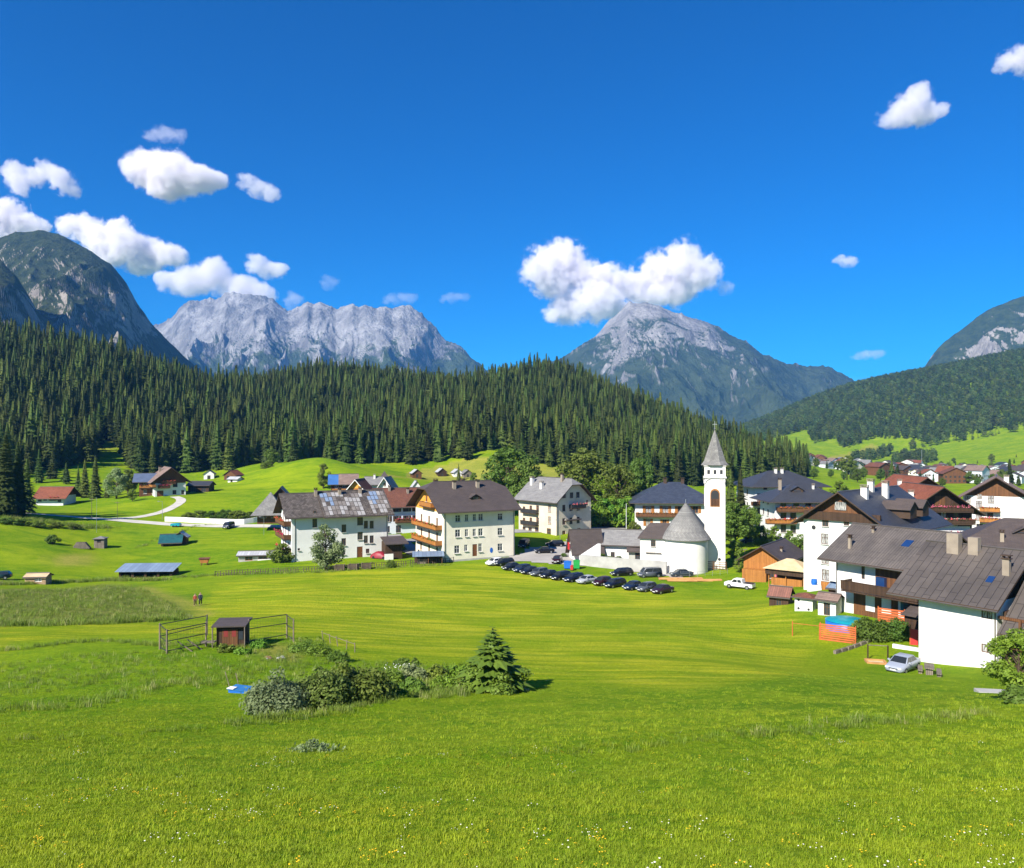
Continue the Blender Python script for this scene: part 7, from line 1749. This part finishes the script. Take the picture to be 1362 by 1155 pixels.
    fm.build('eyes', M['blackmetal'], bd); nm = MB().extr([(-.012*k, 1.57*k), (.012*k, 1.57*k), (0, 1.615*k)], -.14*k, -.105*k); nm.build('nose', skin, bd); MB().box(-.025*k, .025*k, -.122*k, -.1*k, 1.54*k, 1.548*k).build('mouth', M['redplastic'], bd)
    for sx in (-1, 1): MB().lathe([(.004*k, -.03*k), (.016*k, 0), (.004*k, .03*k)], 8, sx*.092*k, -.015*k).build('ear', skin, bd, (0, 0, 1.605*k))
    return o
person(259.5, 806, 1.68, mk('rust_jacket', (.35, .07, .04), None), mk('brown_trousers', (.12, .07, .05), None), 'person in a rust-red jacket walking on the dry field path', mk('brown_hair', (.06, .035, .02), None), R(20))
person(266.5, 805, 1.75, mk('dark_blue_jacket', (.02, .028, .06), None), mk('dark_grey_trousers', (.04, .042, .05), None), 'person in dark blue jacket walking right of the one in rust-red', mk('grey_hair', (.3, .28, .26), None), R(15))

# ------------------------------------------------------------------ single trees and shrubs
def T(key, px, py, hpx, label, cat='tree', name=None, Y=None, wide=1.0, group=None, base_h=None):
    X, Yv, Z = hit(px, py) if Y is None else at(px, Y)
    H0 = {'spruce': 20, 'nearspruce': 22, 'oak': 14.3, 'leafy': 10.2, 'willow': 9.7, 'bush': 3.3, 'brightbush': 4.3}[key[0]]
    s = hpx*Yv/F/H0; nm = name or {'spruce': 'spruce', 'nearspruce': 'spruce', 'bush': 'shrub', 'brightbush': 'shrub'}.get(key[0], 'tree')
    return tree(key, (X, Yv, Z-.05), label, nm, cat, (s*wide, s*wide, s), None, group)
T(('willow', 0), 433, 758, 62, 'grey-green leafy tree standing before the long white farmhouse', wide=1.0)
T(('bush', 0), 375, 748, 27, 'round dark shrub at the left corner of the long white farmhouse', 'shrub', wide=1.0)
T(('oak', 0), 676, None, 94, 'big spreading tree behind the guesthouse roof', Y=236, wide=1.15); T(('oak', 1), 700, None, 82, 'dark broad tree between the guesthouse and the beige hotel', Y=228, wide=.85)
T(('oak', 2), 774, None, 90, 'tall dark tree right behind the beige hotel', Y=244, wide=1.1); T(('oak', 0), 822, None, 80, 'dark tree left of the blue-roofed house', Y=226, wide=.82); T(('oak', 1), 850, None, 82, 'dark tree whose crown overhangs the blue roof', Y=240, wide=.72)
for i, (px, w_) in enumerate(((793, 1), (804, .9), (815, 1), (826, .9), (838, .9))): T(('brightbush', i % 2), px, None, 42 - 3*(i % 2), 'bright green bushy tree in the line behind the village lane', 'tree', 'hedge_tree', 214 + i, .85, 'bright green trees lining the lane')
for px, py, h, lab in ((798, 716, 12, 'low hedge bush beside the lane right of the hotel'), (812, 714, 11, 'rounded bush beside the lane in front of the hedge trees'), (843, 707, 14, 'shrub in front of the blue-roofed house left corner'), (838, 722, 12, 'shrub behind the low grey cottage'), (800, 745, 9, 'garden shrub in front of the low grey cottage'), (812, 747, 8, 'small shrub at the cottage garden wall'), (823, 748, 9, 'light shrub in the cottage garden'), (750, 741, 6, 'tuft of green on the yard verge beside the white cottage')):
    T(('bush', len(lab) % 3), px, py, h, lab, 'shrub', wide=1.2)
for px, Y, h, k, lab in ((975, 182, 62, ('oak', 1), 'dark leafy tree close right of the bell tower'), (992, 190, 52, ('oak', 2), 'dark tree between the bell tower and the white hotels'), (985, 215, 78, ('spruce', 1), 'spruce rising behind the trees right of the bell tower'), (1000, 240, 80, ('spruce', 2), 'slim spruce beside the tall white hotel'), (972, 235, 75, ('spruce', 3), 'spruce close behind the bell tower'), (1012, 176, 34, ('oak', 0), 'rounded dark tree below the corner balcony of the hotel'), (1030, 178, 30, ('leafy', 0), 'green tree in front of the flower balconies'), (1050, 172, 28, ('leafy', 1), 'green tree at the foot of the white hotel'), (1064, 150, 42, ('oak', 2), 'dark tree beside the tall white house with brown gable'), (977, 158, 34, ('leafy', 2), 'light green tree at the foot of the bell tower'), (983, 148, 22, ('leafy', 0), 'small tree above the timber workshop')):
    T(k, px, None, h, lab, Y=Y)
T(('leafy', 1), 1117, None, 30, 'bright round tree behind the white chimneys', Y=300, wide=1.3)
T(('brightbush', 0), 1100, None, 14, 'bright bush beyond the hotel roofs', 'shrub', Y=290, wide=1.5)
# left valley side
for i, (px, Y, h, w_) in enumerate(((-12, 212, 128, 1.15), (8, 206, 122, 1.1), (24, 214, 108, 1.1), (36, 225, 80, 1.05), (-30, 205, 130, 1.1))): T(('nearspruce', i % 2), px, None, h, 'tall dark spruce of the clump at the left edge of the meadow', 'spruce', None, Y, w_, 'tall spruces at the left edge')
for px, Y, h, k, lab in ((113, 290, 56, ('nearspruce', 0), 'tall spruce left of the big farmhouse'), (127, 286, 62, ('nearspruce', 1), 'tallest spruce in the pair left of the big farmhouse'), (104, 300, 42, ('spruce', 0), 'smaller spruce behind the red-roofed white chalet'), (155, 280, 42, ('willow', 1), 'grey-green rounded tree beside the farmhouse wing'), (142, 284, 30, ('spruce', 4), 'small spruce between the spruce pair and the grey-green tree'), (170, 292, 34, ('oak', 1), 'brownish dark tree behind the farmhouse wing'), (176, 268, 18, ('leafy', 2), 'small round tree in front of the farmhouse wing'), (218, 330, 22, ('oak', 0), 'round green tree behind the big farmhouse roof'), (88, 330, 36, ('spruce', 2), 'spruce standing apart in front of the forest at left'), (70, 345, 42, ('spruce', 3), 'spruce above the red-roofed white chalet'), (52, 330, 50, ('nearspruce', 0), 'big spruce behind the red-roofed white chalet')):
    T(k, px, None, h, lab, Y=Y, cat='spruce' if 'spruce' in k[0] else 'tree')
T(('oak', 2), 362, None, 26, 'round dark tree at the forest edge left of the green knoll', Y=395, wide=1.0); T(('bush', 1), 354, None, 10, 'small shrub beside the tree at the forest edge', 'shrub', Y=385, wide=1.6)
T(('leafy', 0), 430, None, 34, 'light green tree beside the blue-roofed chalet', Y=292, wide=.9); T(('spruce', 1), 398, None, 30, 'dark spruce top rising behind the farmhouse roof', 'spruce', Y=205, wide=1.6); T(('leafy', 2), 384, None, 24, 'leafy tree behind the left end of the farmhouse roof', Y=205); T(('leafy', 1), 630, None, 22, 'small tree behind the guesthouse chimneys', Y=330); T(('spruce', 0), 610, None, 26, 'small conifer among the hay huts', 'spruce', Y=395)
for i, (px, py, h) in enumerate(((250, 689, 8), (266, 688, 10), (284, 690, 11), (300, 689, 12), (316, 691, 13), (330, 690, 10))): T(('bush', i % 3), px, py, h, 'low wild shrub on the rough bank above the white boundary wall', 'shrub', wide=1.7, group='wild shrubs on the bank')
for i, (px, py, h) in enumerate(((8, 697, 9), (30, 699, 10), (52, 702, 9), (75, 702, 8), (98, 704, 8))): T(('bush', i % 3), px, py, h, 'low scrubby shrub on the shaded bank below the left spruces', 'shrub', wide=2.0, group='scrub on the left bank')
T(('bush', 2), 70, 724, 14, 'grey-green shrub beside the firewood stack', 'shrub')
T(('bush', 1), 528, 732, 16, 'dark shrub between the farmhouse and the guesthouse', 'shrub', wide=1.4); T(('bush', 0), 520, 755, 11, 'dark shrub at the fence right of the crimson covered car', 'shrub', wide=1.2)
# far valley trees
rt = random.Random(15)
far = []
for i in range(150):
    px = rt.uniform(1062, 1390); Y = rt.uniform(430, 1050); k = ('spruce', rt.randrange(5)) if rt.random() < .5 else ('oak', rt.randrange(3)); h = rt.uniform(9, 16)*900/ (Y+250)
    where = 'at the foot of the forest hill' if px < 1140 else 'behind the black-roofed house' if px < 1225 else 'above the red-roofed chalets'
    T(k, px, None, h, f'distant {"conifer" if k[0] == "spruce" else "leafy tree"} among the far valley houses {where}', 'tree', 'far_tree', Y, 1.0, 'trees among the far valley houses')
T(('oak', 1), 1128, None, 26, 'dark rounded tree in front of the distant village', Y=640, wide=1.2); T(('spruce', 0), 1186, None, 32, 'dark conifer left of the valley mast', 'spruce', Y=560, wide=1.4); T(('spruce', 2), 1194, None, 28, 'second dark conifer left of the valley mast', 'spruce', Y=570, wide=1.4); T(('spruce', 1), 1343, None, 38, 'tall conifer above the white chalet at right', 'spruce', Y=420, wide=1.2); T(('oak', 0), 1350, None, 30, 'broad tree behind the white chalet at right', Y=255, wide=1.5); T(('oak', 2), 1372, None, 34, 'broad tree at the right edge behind the white chalet', Y=240, wide=1.4); T(('leafy', 0), 1340, None, 24, 'light green tree beside the white chalet right wall', Y=185)
T(('leafy', 1), 1262, None, 12, 'green bush below the red-roofed chalets', 'shrub', Y=140, name='shrub')
# near garden
M['pine'] = leaf_mat('young_pine_needles', (.075, .135, .015), (.115, .19, .02), (.17, .245, .032), 1.2, .25, .6)
def near_conifer():
    r_ = random.Random(8); v, f = [], []
    cr, tr = spruce_meshes(77, 5.4, 2.9, 19, 15, .02, M['pine'])
    X, Y, Z = hit(655, 917); s = 88*Y/F/5.4; o = thing('young_spruce', 'bushy young spruce at the end of the garden strip in the meadow', 'spruce', (X, Y, Z)); o.scale = (s*1.42, s*1.42, s); link('trunk', tr, o); link('crown', cr, o)
    lv, lf = leaf_cloud(9, [(math.cos(a)*k, math.sin(a)*k, .5+j*.56+.2*math.sin(q*5+j), .7-.075*j) for j in range(7) for q, a, k in [(q, j*1.3+q*1.26, (1.75, 1.6, 1.2, .85, .6, .3, .15)[j]*(.75+.35*math.sin(q*3.7+j*2)**2)) for q in range(5)]], 6500, .1)
    link('needle_tufts', np_mesh('needle_tufts', lv, lf, M['pine'], False), o)
near_conifer()
M['bushbrown'] = leaf_mat('dusky_shrub_leaves', (.09, .15, .026), (.13, .20, .032), (.19, .245, .055), .8, .35)
def shrub(px, py, wpx, hpx, mat, label, seed, n=6000, size=.13, lobes=16):
    X, Y, Z = hit(px, py); s = Y/F; w_, h_ = wpx*s/2*1.06, hpx*s*1.3; r_ = random.Random(seed); cs = []
    for i in range(lobes):
        a = r_.uniform(0, 6.28); q = math.sqrt(r_.random())*.72; z = h_*r_.uniform(.25, .74)*(1-.45*q); cs.append((q*w_*math.cos(a), q*w_*.8*math.sin(a), z, min(w_, h_)*r_.uniform(.26, .42)))
    for i in range(8): a = i*.785; cs.append((w_*.62*math.cos(a), w_*.5*math.sin(a), h_*.25, h_*.3))
    o = thing('garden_shrub', label, 'shrub', (X, Y, Z)); v, f = leaf_cloud(seed, cs, n, size, .85); v[:, 2] = np.maximum(v[:, 2], -.05)
    link('foliage', np_mesh('foliage', v, f, mat, False), o)
    b = MB()
    for c in cs[:10]: b.tube((0, 0, -.2), (c[0]*.9, c[1]*.9, c[2]), .05, .015, 5)
    b.build('stems', M['bark'], o)
    return o
shrub(366, 950, 64, 58, M['leafsilver'], 'silvery grey-green rounded bush at the left end of the garden strip', 31, 8000, .085)
shrub(425, 946, 64, 66, M['bushbrown'], 'large dusky green bush right beside the silvery one', 32, 9000, .10); shrub(474, 940, 74, 68, M['leafdark'], 'large dark green bush in the middle of the garden strip', 33, 9000, .11)
shrub(1160, 851, 46, 30, M['leafdark'], 'dark green shrub beside the orange netting and pool', 34, 4500, .13); shrub(1187, 850, 42, 30, M['leafdark'], 'dark green shrub in front of the tall orange netting', 35, 4500, .13); shrub(1144, 845, 22, 22, M['leaf'], 'small light shrub at the corner of the pool netting', 36, 2000, .12)
shrub(1357, 936, 40, 26, M['leafdark'], 'low shrub at the foot of the leafy tree by the near house', 37, 2500, .12)
for i, (px, py, w_, h_, mt_) in enumerate(((520, 908, 30, 22, 'leaf'), (548, 905, 36, 22, 'leafgrey'), (578, 904, 36, 20, 'leaf'), (606, 903, 36, 22, 'leafbright'), (622, 912, 30, 18, 'leaf'), (590, 915, 40, 14, 'leafbright'), (548, 920, 40, 16, 'leaf'), (515, 925, 36, 16, 'leafdark'))):
    shrub(px, py, w_, h_, M[mt_], 'leafy garden plants growing in the bed between the dark bush and the young spruce', 50+i, 1300, .12, 8).__setitem__('group', 'plants of the garden bed')
for i, (px, py, w_, h_) in enumerate(((400, 868, 34, 16), (425, 872, 34, 16), (450, 880, 30, 14), (345, 862, 26, 12), (300, 868, 22, 10), (322, 870, 24, 9), (540, 884, 44, 8))):
    shrub(px, py, w_, h_, M['leafbright' if i % 2 else 'leaf'], 'low green vegetable and weed clump in the garden around the pen', 70+i, 900, .1, 7).__setitem__('group', 'clumps around the pen')
M['petal_white'] = mk('white_petals', (.75, .75, .7), None, 2, .7, .2)
def bed_flowers():
    X, Y, Z = hit(528, 900); r_ = random.Random(6); b = MB()
    for i in range(46):
        p = Vector((r_.uniform(-1.1, 1.6), r_.uniform(-.6, .6), r_.uniform(.7, 1.35))); s_ = .05; n = Vector((r_.gauss(0, 1), -1, r_.gauss(.6, .6))).normalized(); u = n.orthogonal().normalized(); w_ = n.cross(u); b.add([p-u*s_, p+w_*s_, p+u*s_, p-w_*s_], [(0, 1, 2, 3)])
    o = thing('white_flowers', 'white flowering bush in the garden bed', 'flowers', (X, Y, Z)); o.scale = (.8, .8, .7); b.build('blossoms', M['petal_white'], o); b = MB()
    for i in range(14): x, y = r_.uniform(-1, 1.5), r_.uniform(-.5, .5); b.tube((x, y, -.1), (x+r_.gauss(0, .1), y, 1.1), .012, n=4)
    b.build('stems', M['leaf'], o)
bed_flowers()
M['leafhedge'] = leaf_mat('fresh_leaves', (.10, .2, .016), (.15, .27, .024), (.21, .32, .04), 1.5, .4)
TREES[('corner', 0)] = broadleaf_meshes(131, 6.0, 2.6, M['leafhedge'], 6500, .15, .2, 46, 'egg')
X, Y, Z = hit(1355, 931); tree(('corner', 0), (X, Y, Z-.05), 'leafy green tree in front of the near house right corner', 'tree', 'tree', 96*Y/F/6.2)
# ------------------------------------------------------------------ light, sky, camera
SUN_AZ, SUN_EL = R(52), R(37)       # the sun stands behind the viewer's left shoulder
sdir = Vector((-math.cos(SUN_EL)*math.cos(SUN_AZ), -math.cos(SUN_EL)*math.sin(SUN_AZ), math.sin(SUN_EL)))
sl = bpy.data.lights.new('sun', 'SUN'); sl.energy = 5.0; sl.angle = R(.53); sl.color = (1, .94, .84)
so = bpy.data.objects.new('sun', sl); COL.objects.link(so); so.rotation_euler = sdir.to_track_quat('Z', 'Y').to_euler()
w = bpy.data.worlds.new('World'); sc.world = w; w.use_nodes = True
nt = w.node_tree; nt.nodes.clear()
sky = nt.nodes.new('ShaderNodeTexSky'); sky.sky_type = 'NISHITA'; sky.sun_disc = False
sky.sun_elevation = SUN_EL; sky.sun_rotation = math.atan2(sdir.x, sdir.y)
sky.altitude = 1200; sky.air_density = 1.0; sky.dust_density = .3; sky.ozone_density = 4.0
hs = nt.nodes.new('ShaderNodeHueSaturation'); hs.inputs['Saturation'].default_value = 2.05; hs.inputs['Hue'].default_value = .512
bg = nt.nodes.new('ShaderNodeBackground'); bg.inputs[1].default_value = .078
ow = nt.nodes.new('ShaderNodeOutputWorld')
nt.links.new(sky.outputs[0], hs.inputs['Color']); nt.links.new(hs.outputs[0], bg.inputs[0]); nt.links.new(bg.outputs[0], ow.inputs[0])
cd = bpy.data.cameras.new('camera'); cam = bpy.data.objects.new('camera', cd); COL.objects.link(cam); sc.camera = cam
cam.location = (0, 0, 0); cam.rotation_euler = (R(90), 0, 0)
cd.sensor_fit = 'HORIZONTAL'; cd.sensor_width = 36; cd.lens = 36*F/1362; cd.clip_start = .1; cd.clip_end = 40000
cd.shift_y = (HY - 577.5)/1362
sc.view_settings.view_transform = 'Standard'; sc.view_settings.look = 'None'; sc.view_settings.gamma = 1; sc.view_settings.exposure = .97
c = sc.cycles
c.max_bounces = 6; c.diffuse_bounces = 3; c.glossy_bounces = 2; c.transmission_bounces = 2; c.transparent_max_bounces = 6; c.volume_bounces = 5
c.use_denoising = True; c.denoising_prefilter = 'ACCURATE'; c.denoising_input_passes = 'RGB_ALBEDO_NORMAL'
